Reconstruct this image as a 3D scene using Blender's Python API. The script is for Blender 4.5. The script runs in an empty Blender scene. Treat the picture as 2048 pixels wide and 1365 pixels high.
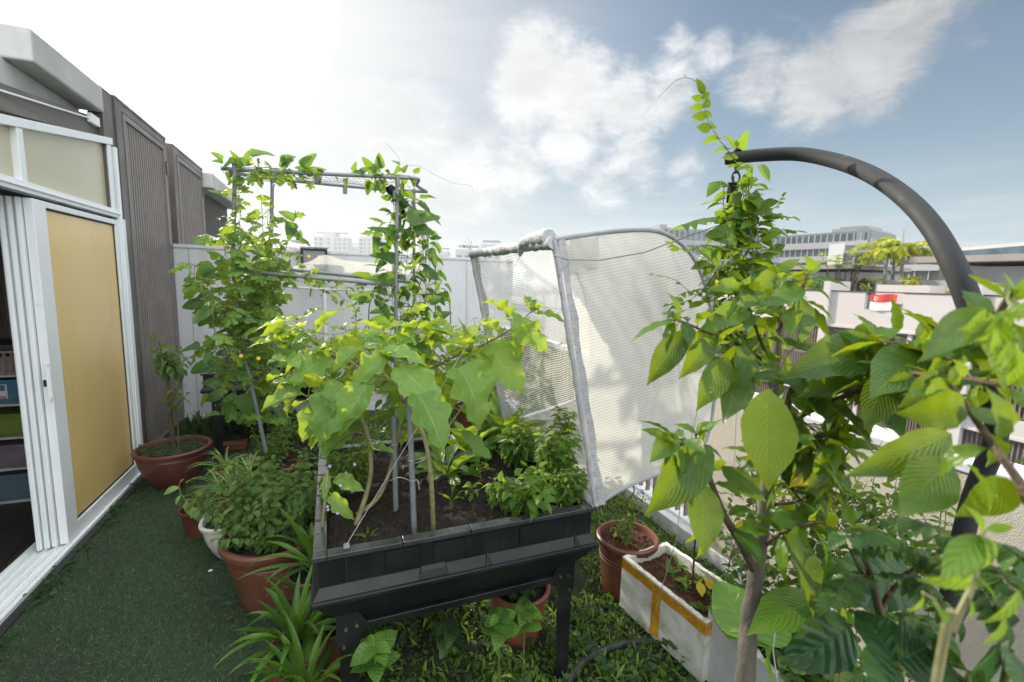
import bpy, math, random
import numpy as np
from math import radians, sin, cos, pi
random.seed(7); RNG = np.random.default_rng(11)
SC = bpy.context.scene
COL = SC.collection
def V(*a): return np.array(a, float)
def nrm(a):
    a = np.asarray(a, float); return a/(np.linalg.norm(a, axis=-1, keepdims=True)+1e-12)
# ------------------------------------------------------------------ camera
F_PX = 910.0                                   # focal length in pixels of the 2048 px wide photograph (16 mm lens)
CAM_POS = V(0, 0, 1.68)
YAW, PITCH, ROLL = radians(21.82), radians(7.5), radians(1.6)
_f = V(sin(YAW)*cos(PITCH), cos(YAW)*cos(PITCH), -sin(PITCH))
_r0 = V(cos(YAW), -sin(YAW), 0); _u0 = np.cross(_r0, _f)
_R = _r0*cos(ROLL)+_u0*sin(ROLL); _U = _u0*cos(ROLL)-_r0*sin(ROLL)
cam_d = bpy.data.cameras.new('camera'); cam = bpy.data.objects.new('camera', cam_d); COL.objects.link(cam)
from mathutils import Matrix, Vector
m = Matrix(((_R[0], _U[0], -_f[0]), (_R[1], _U[1], -_f[1]), (_R[2], _U[2], -_f[2]))).to_4x4()
m.translation = Vector(CAM_POS); cam.matrix_world = m
cam_d.sensor_width = 36; cam_d.lens = 36*F_PX/2048; cam_d.clip_start = .02; cam_d.clip_end = 6000
cam_d.dof.use_dof = True; cam_d.dof.focus_distance = 1.75; cam_d.dof.aperture_fstop = 3.2
SC.camera = cam
def at(px, py, x=None, y=None, z=None, d=None):
    "the point of the place seen at a pixel of the photograph, at a known x, y, height z or depth d"
    r = _f+_R*(px-1024)/F_PX+_U*(682.5-py)/F_PX
    if x is not None: t = (x-CAM_POS[0])/r[0]
    elif y is not None: t = (y-CAM_POS[1])/r[1]
    elif z is not None: t = (z-CAM_POS[2])/r[2]
    else: t = d
    return CAM_POS+r*t
def ray(px, py): return nrm(at(px, py, d=1)-CAM_POS)
# ------------------------------------------------------------------ light
SUN_AZ, SUN_EL = radians(-21), radians(27)      # azimuth from +Y towards +X
SUN_DIR = V(sin(SUN_AZ)*cos(SUN_EL), cos(SUN_AZ)*cos(SUN_EL), sin(SUN_EL))
sd = bpy.data.lights.new('sun', 'SUN'); sun = bpy.data.objects.new('sun', sd); COL.objects.link(sun)
sd.energy = 5.0; sd.angle = radians(.8); sd.color = (1, .90, .74)
sun.rotation_euler = Vector(SUN_DIR).to_track_quat('Z', 'Y').to_euler(); sun.location = (-20, 40, 30)
SC.view_settings.view_transform = 'Standard'; SC.view_settings.look = 'None'
SC.view_settings.exposure = 0.40; SC.view_settings.gamma = 1
SC.render.engine = 'CYCLES'
SC.cycles.use_denoising = True; SC.cycles.max_bounces = 8; SC.cycles.diffuse_bounces = 4; SC.cycles.transmission_bounces = 6
SC.cycles.transparent_max_bounces = 12; SC.cycles.sample_clamp_indirect = 6; SC.cycles.caustics_reflective = False

class NT:
    "tiny node-graph builder"
    def __init__(s, tree): s.t = tree; s.t.nodes.clear()
    def n(s, typ, **kw):
        nd = s.t.nodes.new(typ)
        ins = kw.pop('ins', {})
        for k, v in kw.items(): setattr(nd, k, v)
        for k, v in ins.items(): s.set(nd, k, v)
        return nd
    def set(s, nd, k, v):
        sock = nd.inputs[k]
        if hasattr(v, 'is_output') or isinstance(v, bpy.types.NodeSocket): s.t.links.new(v, sock)
        elif isinstance(v, bpy.types.Node): s.t.links.new(v.outputs[0], sock)
        else:
            if isinstance(v, (tuple, list)) and len(v) == 3 and sock.type == 'RGBA': v = (*v, 1)
            sock.default_value = v
    def math(s, op, a, b=None, c=None, clamp=False):
        nd = s.n('ShaderNodeMath', operation=op, use_clamp=clamp)
        s.set(nd, 0, a)
        if b is not None: s.set(nd, 1, b)
        if c is not None: s.set(nd, 2, c)
        return nd.outputs[0]
    def mix(s, fac, a, b, blend='MIX'):
        nd = s.n('ShaderNodeMix', data_type='RGBA', blend_type=blend)
        s.set(nd, 0, fac); s.set(nd, 6, a); s.set(nd, 7, b); return nd.outputs[2]
    def ramp(s, fac, lo, hi, a=0.0, b=1.0, smooth=True):
        nd = s.n('ShaderNodeMapRange', interpolation_type='SMOOTHSTEP' if smooth else 'LINEAR')
        s.set(nd, 0, fac); s.set(nd, 1, lo); s.set(nd, 2, hi); s.set(nd, 3, a); s.set(nd, 4, b); return nd.outputs[0]
    def noise(s, vec, scale, detail=3, rough=.55, dist=0):
        nd = s.n('ShaderNodeTexNoise', ins={'Scale': scale, 'Detail': detail, 'Roughness': rough, 'Distortion': dist})
        if vec is not None: s.set(nd, 'Vector', vec)
        return nd.outputs[0]

# ------------------------------------------------------------------ world: Nishita sky, thin bright veil round the sun, clouds
W = bpy.data.worlds.new('World'); SC.world = W; W.use_nodes = True
g = NT(W.node_tree)
tc = g.n('ShaderNodeTexCoord').outputs['Generated']
sky = g.n('ShaderNodeTexSky', sky_type='NISHITA', sun_disc=False, sun_elevation=SUN_EL, sun_rotation=SUN_AZ,
          altitude=20, air_density=1.0, dust_density=1.2, ozone_density=1.6)
def blob(px, py, rad, amp=1.0):
    d = ray(px, py)
    dist = g.n('ShaderNodeVectorMath', operation='DISTANCE'); g.set(dist, 0, tc); dist.inputs[1].default_value = tuple(d)
    return g.ramp(dist.outputs['Value'], 0.0, rad, amp, 0.0)
def total(bl):
    s = bl[0]
    for b in bl[1:]: s = g.math('ADD', s, b)
    return s
mp = g.n('ShaderNodeMapping'); g.set(mp, 'Vector', tc); mp.inputs['Scale'].default_value = (1, 1, 1.9)
n1 = g.noise(mp.outputs[0], 5.0, 8, .60, .35)
n2 = g.noise(mp.outputs[0], 13.0, 9, .66, .5)
nz = g.math('ADD', g.math('MULTIPLY', n1, .60), g.math('MULTIPLY', n2, .40))
def biggest(bl):
    s = bl[0]
    for b in bl[1:]: s = g.math('MAXIMUM', s, b)
    return s
puff = biggest([blob(1075, 160, .17, .72), blob(1150, 190, .16, .66), blob(1250, 215, .14, .56), blob(1330, 200, .13, .50), blob(1130, 290, .15, .5),
              blob(1270, 300, .16, .46), blob(1370, 320, .12, .36), blob(1040, 345, .16, .48), blob(1200, 375, .13, .42), blob(1360, 75, .08, .34), blob(1430, 110, .10, .34),
              blob(1530, 150, .15, .46), blob(1640, 160, .16, .56), blob(1730, 120, .16, .6), blob(1800, 60, .14, .56), blob(1930, 40, .13, .34), blob(1620, 205, .10, .36), blob(1700, 440, .05, .34), blob(1770, 445, .05, .32),
              blob(940, 360, .22, .45), blob(820, 330, .3, .45)])
cl = g.ramp(g.math('ADD', nz, puff), .70, 1.0)
strat = g.n('ShaderNodeMapping'); g.set(strat, 'Vector', tc); strat.inputs['Scale'].default_value = (1.2, 1.2, 11)
n3 = g.noise(strat.outputs[0], 2.6, 6, .6, .3)
sep = g.n('ShaderNodeSeparateXYZ'); g.set(sep, 0, tc)
elev = sep.outputs[2]
lowband = g.math('MULTIPLY', g.ramp(elev, .02, .24, 1, 0), g.ramp(n3, .42, .70))
sund = g.n('ShaderNodeVectorMath', operation='DISTANCE'); g.set(sund, 0, tc); sund.inputs[1].default_value = tuple(ray(300, 130))
sdist = sund.outputs['Value']
veil = g.ramp(sdist, .20, 1.0, 1, 0)
veiln = g.math('MULTIPLY', veil, g.ramp(g.noise(strat.outputs[0], 1.9, 5, .6, .6), .3, .62, .74, 1.05), clamp=True)
clb = g.ramp(sdist, .55, 1.35, .92, .58)
skyc = g.mix(1.0, sky.outputs[0], (.072, .078, .078), 'MULTIPLY')
skyc = g.mix(1.0, skyc, (.50, .54, .57), 'DARKEN')
hz = g.ramp(elev, -.02, .58, .85, 0.05)
skyc = g.mix(hz, skyc, g.mix(g.ramp(elev, .0, .30), (.47, .555, .60), (.24, .34, .415)))
nshade = g.ramp(nz, .38, .66, .74, 1.06)
grey = g.ramp(g.math('ADD', sdist, g.math('MULTIPLY', elev, .5)), .9, 1.6, 1.0, .74)
cloudv = g.math('MULTIPLY', g.math('MULTIPLY', clb, nshade), grey)
cc = g.n('ShaderNodeCombineColor'); g.set(cc, 0, g.math('MULTIPLY', cloudv, 1.01)); g.set(cc, 1, g.math('MULTIPLY', cloudv, 1.0)); g.set(cc, 2, g.math('MULTIPLY', cloudv, .995))
c1 = g.mix(g.math('MULTIPLY', lowband, .6), skyc, (.68, .72, .75))
c2 = g.mix(g.math('MULTIPLY', cl, .86), c1, cc.outputs[0])
c3 = g.mix(veiln, c2, (.555, .56, .56))
bcore = g.n('ShaderNodeVectorMath', operation='DISTANCE'); g.set(bcore, 0, tc); bcore.inputs[1].default_value = tuple(ray(120, 20))
bx = g.ramp(bcore.outputs['Value'], .0, 1.0, 1, 0, False)
bright = g.math('ADD', g.math('MULTIPLY', g.math('POWER', bx, 9.0), 3.0), g.math('MULTIPLY', g.math('POWER', bx, 2.5), .16))                 # thin cloud lit from behind, well over white
core0 = g.n('ShaderNodeVectorMath', operation='DISTANCE'); g.set(core0, 0, tc); core0.inputs[1].default_value = tuple(SUN_DIR)
bright = g.math('ADD', bright, g.math('MULTIPLY', g.math('POWER', g.ramp(core0.outputs['Value'], .0, .95, 1, 0, False), 5.0), 3.0))
bright = g.math('MULTIPLY', g.math('SUBTRACT', 1.0, g.math('EXPONENT', g.math('MULTIPLY', bright, -4.0))), .165)
br_ = g.n('ShaderNodeCombineColor'); [g.set(br_, i, bright) for i in range(3)]
c3 = g.mix(1.0, c3, br_.outputs[0], 'ADD')
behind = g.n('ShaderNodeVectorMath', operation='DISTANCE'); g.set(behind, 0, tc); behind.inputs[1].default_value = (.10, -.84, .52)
bk = g.ramp(behind.outputs['Value'], .3, 1.35, .95, 0)   # unseen bright sky added behind the camera to lift the shade
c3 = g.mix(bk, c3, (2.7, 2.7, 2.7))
c3 = g.mix(g.ramp(elev, .66, .95, 0, .9), c3, (2.4, 2.4, 2.4))  # extra brightness added overhead, out of view, as fill light
core = g.n('ShaderNodeVectorMath', operation='DISTANCE'); g.set(core, 0, tc); core.inputs[1].default_value = tuple(SUN_DIR)
glow = g.ramp(core.outputs['Value'], .0, .36, 9.0, 0)
gl = g.n('ShaderNodeCombineColor'); g.set(gl, 0, glow); g.set(gl, 1, g.math('MULTIPLY', glow, .96)); g.set(gl, 2, g.math('MULTIPLY', glow, .88))
c4 = g.mix(1.0, c3, gl.outputs[0], 'ADD')
ground_dim = g.ramp(elev, -.12, -.01, .25, 1)
gd = g.n('ShaderNodeCombineColor'); [g.set(gd, i, ground_dim) for i in range(3)]
c5 = g.mix(1.0, c4, gd.outputs[0], 'MULTIPLY')
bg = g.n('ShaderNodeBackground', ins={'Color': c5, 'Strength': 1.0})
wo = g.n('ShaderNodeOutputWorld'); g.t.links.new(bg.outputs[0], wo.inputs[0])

# ------------------------------------------------------------------ object helpers
ORG = {}
def setp(o, label=None, cat=None, group=None, kind=None):
    if label: o['label'] = label
    if cat: o['category'] = cat
    if group: o['group'] = group
    if kind: o['kind'] = kind
    return o
def thing(name, loc, label, cat, group=None):
    o = bpy.data.objects.new(name, None); COL.objects.link(o)
    o.location = tuple(float(c) for c in loc); o.empty_display_size = .1
    ORG[o.name] = V(*loc); return setp(o, label, cat, group)
def link(name, me, mats, parent=None, **kw):
    o = bpy.data.objects.new(name, me); COL.objects.link(o)
    for mt in (mats if isinstance(mats, (list, tuple)) else [mats]): me.materials.append(mt)
    if parent is not None: o.parent = parent
    return setp(o, **kw)
def finish(name, vs, fs, mats, parent=None, smooth=False, mi=None, uv=None, rnd=None, bevel=0, **kw):
    vs = np.asarray(vs, float)
    if parent is not None: org = ORG[parent.name]
    else: org = V((vs[:, 0].min()+vs[:, 0].max())/2, (vs[:, 1].min()+vs[:, 1].max())/2, vs[:, 2].min())
    me = bpy.data.meshes.new(name)
    co = (vs-org).astype(np.float32)
    if isinstance(fs, np.ndarray):
        k = fs.shape[1]; nf = len(fs)
        me.vertices.add(len(co)); me.vertices.foreach_set('co', co.ravel())
        me.loops.add(nf*k); me.loops.foreach_set('vertex_index', fs.astype(np.int32).ravel())
        me.polygons.add(nf); me.polygons.foreach_set('loop_start', np.arange(0, nf*k, k, dtype=np.int32))
        me.update(calc_edges=True)
    else:
        me.from_pydata(co.tolist(), [], fs)
    if uv is not None:
        ul = me.uv_layers.new(name='UVMap'); li = np.zeros(len(me.loops), dtype=np.int32); me.loops.foreach_get('vertex_index', li)
        ul.data.foreach_set('uv', uv[li].astype(np.float32).ravel())
    if rnd is not None:
        a = me.attributes.new('rnd', 'FLOAT', 'POINT'); a.data.foreach_set('value', rnd.astype(np.float32))
    if mi is not None: me.polygons.foreach_set('material_index', np.asarray(mi, dtype=np.int32))
    if smooth: me.polygons.foreach_set('use_smooth', np.ones(len(me.polygons), dtype=bool))
    me.validate(); me.update()
    o = link(name, me, mats, parent, **kw)
    ORG[o.name] = org
    if parent is None: o.location = tuple(org)
    if bevel:
        b = o.modifiers.new('bevel', 'BEVEL'); b.width = bevel; b.segments = 2; b.limit_method = 'ANGLE'
    return o
def catmull(P, n=6):
    P = [np.asarray(p, float) for p in P]
    if len(P) < 3: return [P[0]+(P[-1]-P[0])*t for t in np.linspace(0, 1, n+1)]
    Q = [2*P[0]-P[1]]+P+[2*P[-1]-P[-2]]; out = []
    for i in range(1, len(Q)-2):
        for t in np.linspace(0, 1, n, endpoint=False):
            a, b, c, d = Q[i-1:i+3]
            out.append(.5*((2*b)+(-a+c)*t+(2*a-5*b+4*c-d)*t*t+(-a+3*b-3*c+d)*t**3))
    out.append(P[-1]); return out
class MB:
    def __init__(s): s.v = []; s.f = []; s.mi = []
    def add(s, vs, fs, mi=0):
        b = len(s.v); s.v += [tuple(map(float, v)) for v in vs]; s.f += [tuple(b+i for i in f) for f in fs]; s.mi += [mi]*len(fs); return s
    def box(s, x0, x1, y0, y1, z0, z1, mi=0):
        v = [(x0, y0, z0), (x1, y0, z0), (x1, y1, z0), (x0, y1, z0), (x0, y0, z1), (x1, y0, z1), (x1, y1, z1), (x0, y1, z1)]
        return s.add(v, [(0, 3, 2, 1), (4, 5, 6, 7), (0, 1, 5, 4), (1, 2, 6, 5), (2, 3, 7, 6), (3, 0, 4, 7)], mi)
    def hexa(s, b, t, mi=0):
        return s.add(list(b)+list(t), [(0, 3, 2, 1), (4, 5, 6, 7), (0, 1, 5, 4), (1, 2, 6, 5), (2, 3, 7, 6), (3, 0, 4, 7)], mi)
    def bar(s, a, b, w, h=None, up=(0, 0, 1), mi=0):
        a = V(*a); b = V(*b); d = nrm(b-a); h = h or w
        x = np.cross(d, V(*up)); x = nrm(x) if np.linalg.norm(x) > 1e-6 else V(1, 0, 0); z = np.cross(x, d)
        c = [(-w/2, -h/2), (w/2, -h/2), (w/2, h/2), (-w/2, h/2)]
        return s.hexa([a+x*p+z*q for p, q in c], [b+x*p+z*q for p, q in c], mi)
    def tube(s, P, r, n=10, cap=True, mi=0):
        P = [np.asarray(p, float) for p in P]; k = len(P)
        rr = [r]*k if np.isscalar(r) else ([r[0]+(r[1]-r[0])*i/(k-1) for i in range(k)] if len(r) == 2 else list(r))
        vs = []; fs = []; up = V(.13, .21, .97); prev = None
        for i in range(k):
            d = nrm(P[min(i+1, k-1)]-P[max(i-1, 0)])
            if prev is None:
                x = np.cross(d, up); x = nrm(x) if np.linalg.norm(x) > .05 else nrm(np.cross(d, V(1, 0, 0)))
            else: x = nrm(prev-d*np.dot(prev, d))
            prev = x; y = np.cross(d, x)
            vs += [P[i]+(x*cos(2*pi*j/n)+y*sin(2*pi*j/n))*rr[i] for j in range(n)]
        for i in range(k-1):
            for j in range(n):
                a = i*n+j; b = i*n+(j+1) % n; fs.append((a, b, b+n, a+n))
        if cap: fs += [tuple(range(n-1, -1, -1)), tuple(range((k-1)*n, k*n))]
        return s.add(vs, fs, mi)
    def lathe(s, prof, c=(0, 0, 0), n=40, sx=1, sy=1, rot=0, sq=2.0, mi=0):
        vs = []; fs = []
        for r, z in prof:
            for j in range(n):
                a = 2*pi*j/n
                ca, sa = cos(a), sin(a)
                k = (abs(ca)**sq+abs(sa)**sq)**(-1/sq)
                x, y = r*k*ca*sx, r*k*sa*sy
                vs.append((c[0]+x*cos(rot)-y*sin(rot), c[1]+x*sin(rot)+y*cos(rot), c[2]+z))
        for i in range(len(prof)-1):
            for j in range(n):
                a = i*n+j; b = i*n+(j+1) % n; fs.append((a, b, b+n, a+n))
        return s.add(vs, fs, mi)
    def disc(s, c, r, z, n=40, sx=1, sy=1, rot=0, jit=0, sq=2.0, rings=6, mi=0):
        vs = [(c[0], c[1], z)]; fs = []
        for q in range(1, rings+1):
            for j in range(n):
                a = 2*pi*j/n; ca, sa = cos(a), sin(a); k = (abs(ca)**sq+abs(sa)**sq)**(-1/sq)
                rr = r*q/rings*k; x, y = rr*ca*sx, rr*sa*sy
                vs.append((c[0]+x*cos(rot)-y*sin(rot), c[1]+x*sin(rot)+y*cos(rot), z+(random.uniform(-jit, jit) if q < rings else 0)))
        for j in range(n): fs.append((0, 1+j, 1+(j+1) % n))
        for q in range(rings-1):
            for j in range(n):
                a = 1+q*n+j; b = 1+q*n+(j+1) % n; fs.append((a, a+n, b+n, b))
        return s.add(vs, fs, mi)
    def prism(s, poly, off, mi=0):
        n = len(poly); off = V(*off); a = [V(*p) for p in poly]
        return s.add(a+[p+off for p in a], [tuple(range(n-1, -1, -1)), tuple(range(n, 2*n))]+[(i, (i+1) % n, n+(i+1) % n, n+i) for i in range(n)], mi)
    def build(s, name, mats, parent=None, smooth=False, bevel=0, **kw):
        o = finish(name, s.v, s.f, mats, parent, False, s.mi, bevel=bevel, **kw)
        if smooth:
            o.data.polygons.foreach_set('use_smooth', np.ones(len(o.data.polygons), dtype=bool))
            try: o.data.set_sharp_from_angle(angle=radians(42))
            except Exception: pass
        return o
def copy_tree(o, parent=None):
    c = o.copy(); COL.objects.link(c); c.parent = parent
    for ch in [x for x in ALLCH.get(o.name, [])]: copy_tree(ch, c)
    return c
ALLCH = {}
def index_children():
    ALLCH.clear()
    for o in COL.objects:
        if o.parent: ALLCH.setdefault(o.parent.name, []).append(o)
# ------------------------------------------------------------------ materials
def mat(name, col, rough=.6, metal=0, var=.15, scale=6, bump=0, bscale=60, col2=None, spec=.5, coat=0, sub=0, stain=None, detail=4, stretch=None, trans=0, alpha=1):
    m = bpy.data.materials.new(name); m.use_nodes = True; g = NT(m.node_tree)
    co = g.n('ShaderNodeTexCoord').outputs['Object']
    if stretch:
        mp = g.n('ShaderNodeMapping'); g.set(mp, 'Vector', co); mp.inputs['Scale'].default_value = stretch; co = mp.outputs[0]
    nz = g.noise(co, scale, detail, .6)
    c2 = col2 if col2 else tuple(max(0, c*(1-var*2)) for c in col)
    base = g.mix(g.ramp(nz, .35, .68), c2, col)
    fine = g.noise(co, scale*14, 3, .6)
    base = g.mix(g.ramp(fine, .3, .75, 0, var*1.2), base, tuple(c*.55 for c in col))
    if stain:
        scol, ssc, lo, hi = stain
        base = g.mix(g.ramp(g.noise(co, ssc, 5, .65, .4), lo, hi), base, scol)
    p = g.n('ShaderNodeBsdfPrincipled', ins={'Base Color': base, 'Metallic': metal, 'Specular IOR Level': spec, 'Coat Weight': coat})
    g.set(p, 'Roughness', g.ramp(nz, .3, .7, max(.03, rough-.08), min(1, rough+.1)))
    if trans: p.inputs['Transmission Weight'].default_value = trans
    if alpha < 1: p.inputs['Alpha'].default_value = alpha
    if bump:
        b = g.n('ShaderNodeBump', ins={'Strength': bump, 'Distance': .01, 'Height': g.noise(co, bscale, 4, .6)}); g.set(p, 'Normal', b)
    o = g.n('ShaderNodeOutputMaterial'); g.t.links.new(p.outputs[0], o.inputs[0])
    return m
def leafmat(name, dark, light, tr, rough=.42, veins=7, vstr=.35, tfac=.42, yellow=.0, mid=True, vcol=None, bumps=.5, slope=.55, spots=0, holes=False):
    m = bpy.data.materials.new(name); m.use_nodes = True; g = NT(m.node_tree)
    uv = g.n('ShaderNodeUVMap', uv_map='UVMap').outputs[0]
    sp = g.n('ShaderNodeSeparateXYZ'); g.set(sp, 0, uv)
    rn = g.n('ShaderNodeAttribute', attribute_name='rnd').outputs['Fac']
    co = g.n('ShaderNodeTexCoord').outputs['Object']
    au = g.math('MULTIPLY', g.math('ABSOLUTE', g.math('SUBTRACT', sp.outputs[0], .5)), 2.0)
    ph = g.math('SUBTRACT', g.math('MULTIPLY', sp.outputs[1], veins), g.math('MULTIPLY', au, slope*veins*.45))
    ph = g.math('ADD', ph, g.math('MULTIPLY', g.noise(co, 16, 2, .5), .9))
    tri = g.math('ABSOLUTE', g.math('SUBTRACT', g.math('FRACT', ph), .5))
    side = g.ramp(tri, .0, .055, 1, 0)
    midr = g.ramp(au, .0, .07, 1, 0)
    vein = g.math('MAXIMUM', g.math('MULTIPLY', side, .75), midr) if mid else g.math('MULTIPLY', side, .7)
    nz = g.noise(co, 38, 4, .6)
    base = g.mix(rn, dark, light)
    base = g.mix(g.ramp(nz, .35, .7, 0, .22), base, tuple(c*.62 for c in dark))
    if yellow: base = g.mix(g.ramp(rn, 1-yellow, 1-yellow*.4), base, (.42, .38, .04))
    if spots: base = g.mix(g.ramp(g.noise(co, 120, 2, .5), .66, .72, 0, spots), base, (.30, .26, .10))
    tipn = g.math('ADD', sp.outputs[1], g.math('MULTIPLY', g.math('SUBTRACT', g.noise(co, 22, 3, .6), .5), .55))
    base = g.mix(g.math('MULTIPLY', g.ramp(tipn, .99, 1.06), .8), base, (.17, .10, .03))
    vc = vcol or tuple(min(1, c*1.9+.04) for c in light)
    base = g.mix(g.math('MULTIPLY', vein, vstr), base, vc)
    p = g.n('ShaderNodeBsdfPrincipled', ins={'Base Color': base, 'Specular IOR Level': .30})
    g.set(p, 'Roughness', g.ramp(nz, .3, .7, rough-.07, rough+.12))
    hgt = g.math('ADD', g.math('MULTIPLY', g.math('ADD', tri, g.math('MULTIPLY', vein, -.5)), .8), g.math('MULTIPLY', nz, .35))
    b = g.n('ShaderNodeBump', ins={'Strength': bumps, 'Distance': .004, 'Height': hgt}); g.set(p, 'Normal', b)
    tcol = g.mix(rn, tuple(c*.75 for c in tr), tr)
    tcol = g.mix(g.math('MULTIPLY', vein, .45), tcol, tuple(c*.5 for c in tr))
    t = g.n('ShaderNodeBsdfTranslucent', ins={'Color': tcol}); g.set(t, 'Normal', b)
    mx = g.n('ShaderNodeMixShader', ins={0: tfac}); g.t.links.new(p.outputs[0], mx.inputs[1]); g.t.links.new(t.outputs[0], mx.inputs[2])
    if holes:
        tr2 = g.n('ShaderNodeBsdfTransparent'); m3 = g.n('ShaderNodeMixShader')
        g.set(m3, 0, g.math('GREATER_THAN', g.noise(co, 62, 2, .5), .755)); g.t.links.new(mx.outputs[0], m3.inputs[1]); g.t.links.new(tr2.outputs[0], m3.inputs[2]); mx = m3
    o = g.n('ShaderNodeOutputMaterial'); g.t.links.new(mx.outputs[0], o.inputs[0])
    return m
M = {}
M['white_frame'] = mat('white_frame', (.76, .80, .82), .35, var=.015, scale=3, stain=((.45, .44, .40), 7, .62, .85))
M['frosted'] = None
M['wall'] = mat('painted_wall', (.50, .52, .54), .85, var=.05, scale=1.2, bump=.12, bscale=90, stretch=(1.6, 1.6, .25), stain=((.36, .37, .36), 3.0, .50, .80))
M['parapet'] = mat('textured_render', (.60, .56, .48), .9, var=.08, scale=3, bump=1.0, bscale=170, stain=((.42, .40, .34), 2.5, .5, .9))
M['cap'] = mat('wall_cap', (.62, .64, .68), .6, var=.08, scale=8, bump=.1)
M['fascia'] = mat('roof_fascia', (.52, .53, .52), .9, var=.10, scale=2.5, bump=.15, bscale=70, stain=((.18, .22, .15), 2.2, .60, .85))
M['header'] = mat('header_board', (.17, .155, .14), .55, var=.3, scale=5, stretch=(1, .15, 4), stain=((.36, .34, .32), 5, .55, .85))
M['screen'] = mat('screen_metal', (.115, .10, .095), .38, metal=.35, var=.12, scale=4)
M['screen_frame'] = mat('screen_frame', (.20, .185, .175), .38, metal=.35, var=.1, scale=4)
M['screen_slat'] = mat('screen_slat', (.26, .235, .22), .42, metal=.2, var=.1, scale=4)
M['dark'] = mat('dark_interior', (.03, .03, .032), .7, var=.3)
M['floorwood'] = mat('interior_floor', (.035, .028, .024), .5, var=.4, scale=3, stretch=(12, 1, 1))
M['black_plastic'] = mat('black_plastic', (.009, .012, .013), .42, var=.15, scale=9, bump=.04, bscale=240, spec=.32, stain=((.022, .026, .025), 9, .66, .85))
M['rim_plastic'] = mat('wet_rim', (.035, .040, .043), .16, var=.15, scale=8, bump=.03, bscale=60, spec=.7, stain=((.07, .075, .075), 12, .62, .8))
M['ledge_plastic'] = mat('ledge_plastic', (.011, .014, .016), .45, var=.25, scale=14, spec=.35, bump=.08, bscale=120, stain=((.04, .042, .04), 18, .60, .78))
M['black_metal'] = mat('black_metal', (.016, .018, .019), .35, metal=.3, var=.2, bump=.05, bscale=100)
M['bolt'] = mat('bolt', (.65, .62, .55), .3, metal=1)
M['soil'] = mat('potting_soil', (.020, .013, .010), 1, var=.5, scale=60, bump=1.0, bscale=90, col2=(.005, .004, .003), stain=((.10, .065, .04), 110, .60, .66))
M['coir'] = mat('coir_soil', (.11, .040, .018), 1, var=.5, scale=30, bump=1.0, bscale=140, col2=(.028, .010, .006), stain=((.20, .09, .04), 160, .62, .72))
M['mosssoil'] = mat('mossy_soil', (.055, .04, .022), 1, var=.5, scale=20, bump=1, bscale=100, stain=((.045, .07, .015), 12, .45, .6))
M['terracotta'] = mat('terracotta_plastic', (.145, .056, .034), .42, var=.12, scale=8, spec=.45, bump=.04, bscale=100, stain=((.22, .15, .11), 7, .58, .82))
M['terracotta_light'] = mat('orange_plastic', (.24, .085, .042), .42, var=.12, scale=8, bump=.04, bscale=100)
M['redpot'] = mat('maroon_plastic', (.115, .034, .030), .42, var=.12, scale=5, spec=.5, stain=((.12, .04, .035), 7, .55, .9))
M['brownpot'] = mat('brown_plastic', (.13, .042, .022), .35, var=.2, scale=9)
M['whitepot'] = mat('mossy_white_plastic', (.52, .54, .47), .6, var=.1, scale=12, stain=((.20, .24, .12), 16, .5, .8))
M['foam'] = mat('polystyrene', (.64, .64, .60), .85, var=.06, scale=20, bump=.3, bscale=150, stain=((.22, .25, .10), 5, .50, .74))
M['foam_grey'] = mat('grey_polystyrene', (.52, .53, .54), .85, var=.06, scale=14, bump=.2, bscale=140, stain=((.30, .32, .26), 4, .55, .9))
M['tape'] = mat('yellow_tape', (.55, .27, .02), .25, var=.15, scale=20, bump=.15, bscale=30, spec=.6)
M['pvc'] = mat('grey_pvc', (.19, .21, .225), .42, var=.12, scale=12, stain=((.10, .10, .09), 12, .6, .85))
M['stand'] = mat('stand_tube', (.030, .034, .038), .72, metal=0, var=.2, scale=9, bump=.07, bscale=190, spec=.35, stain=((.10, .085, .065), 22, .60, .78))
M['rust'] = mat('rusty_steel', (.12, .07, .045), .7, metal=.4, var=.4, scale=20, bump=.4)
M['hose'] = mat('black_hose', (.035, .037, .04), .45, var=.2, scale=10)
M['string'] = mat('white_string', (.42, .42, .40), .8, var=.1)
M['net_sleeve'] = mat('white_sleeve', (.42, .43, .45), .8, var=.1, scale=20, bump=.6, bscale=60)
M['hoop_tube'] = mat('hoop_tube', (.30, .32, .34), .5, var=.1, scale=12)
M['white_tube'] = mat('white_tube', (.72, .73, .72), .4, var=.05)
M['stem_green'] = mat('green_stem', (.16, .21, .05), .5, var=.2, scale=30)
M['stem_egg'] = mat('eggplant_stem', (.27, .26, .12), .6, var=.2, scale=30, stain=((.18, .13, .07), 14, .5, .7))
M['stem_brown'] = mat('woody_stem', (.13, .09, .055), .8, var=.3, scale=30, bump=.5, bscale=90)
M['bark'] = mat('grey_bark', (.125, .11, .09), .85, var=.2, scale=12, bump=.6, bscale=70, stretch=(1, 1, .35), stain=((.12, .12, .08), 16, .5, .75))
M['flower_yellow'] = mat('yellow_petal', (.78, .55, .03), .6, var=.08)
M['flower_violet'] = mat('violet_petal', (.42, .40, .72), .6, var=.1)
M['flower_white'] = mat('pale_petal', (.70, .62, .78), .6, var=.1)
M['flower_dark'] = mat('deep_violet_petal', (.10, .07, .35), .6, var=.1)
M['flower_orange'] = mat('orange_anther', (.8, .42, .03), .6, var=.1)
M['berry'] = mat('red_berry', (.62, .05, .02), .4, var=.1)
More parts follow.
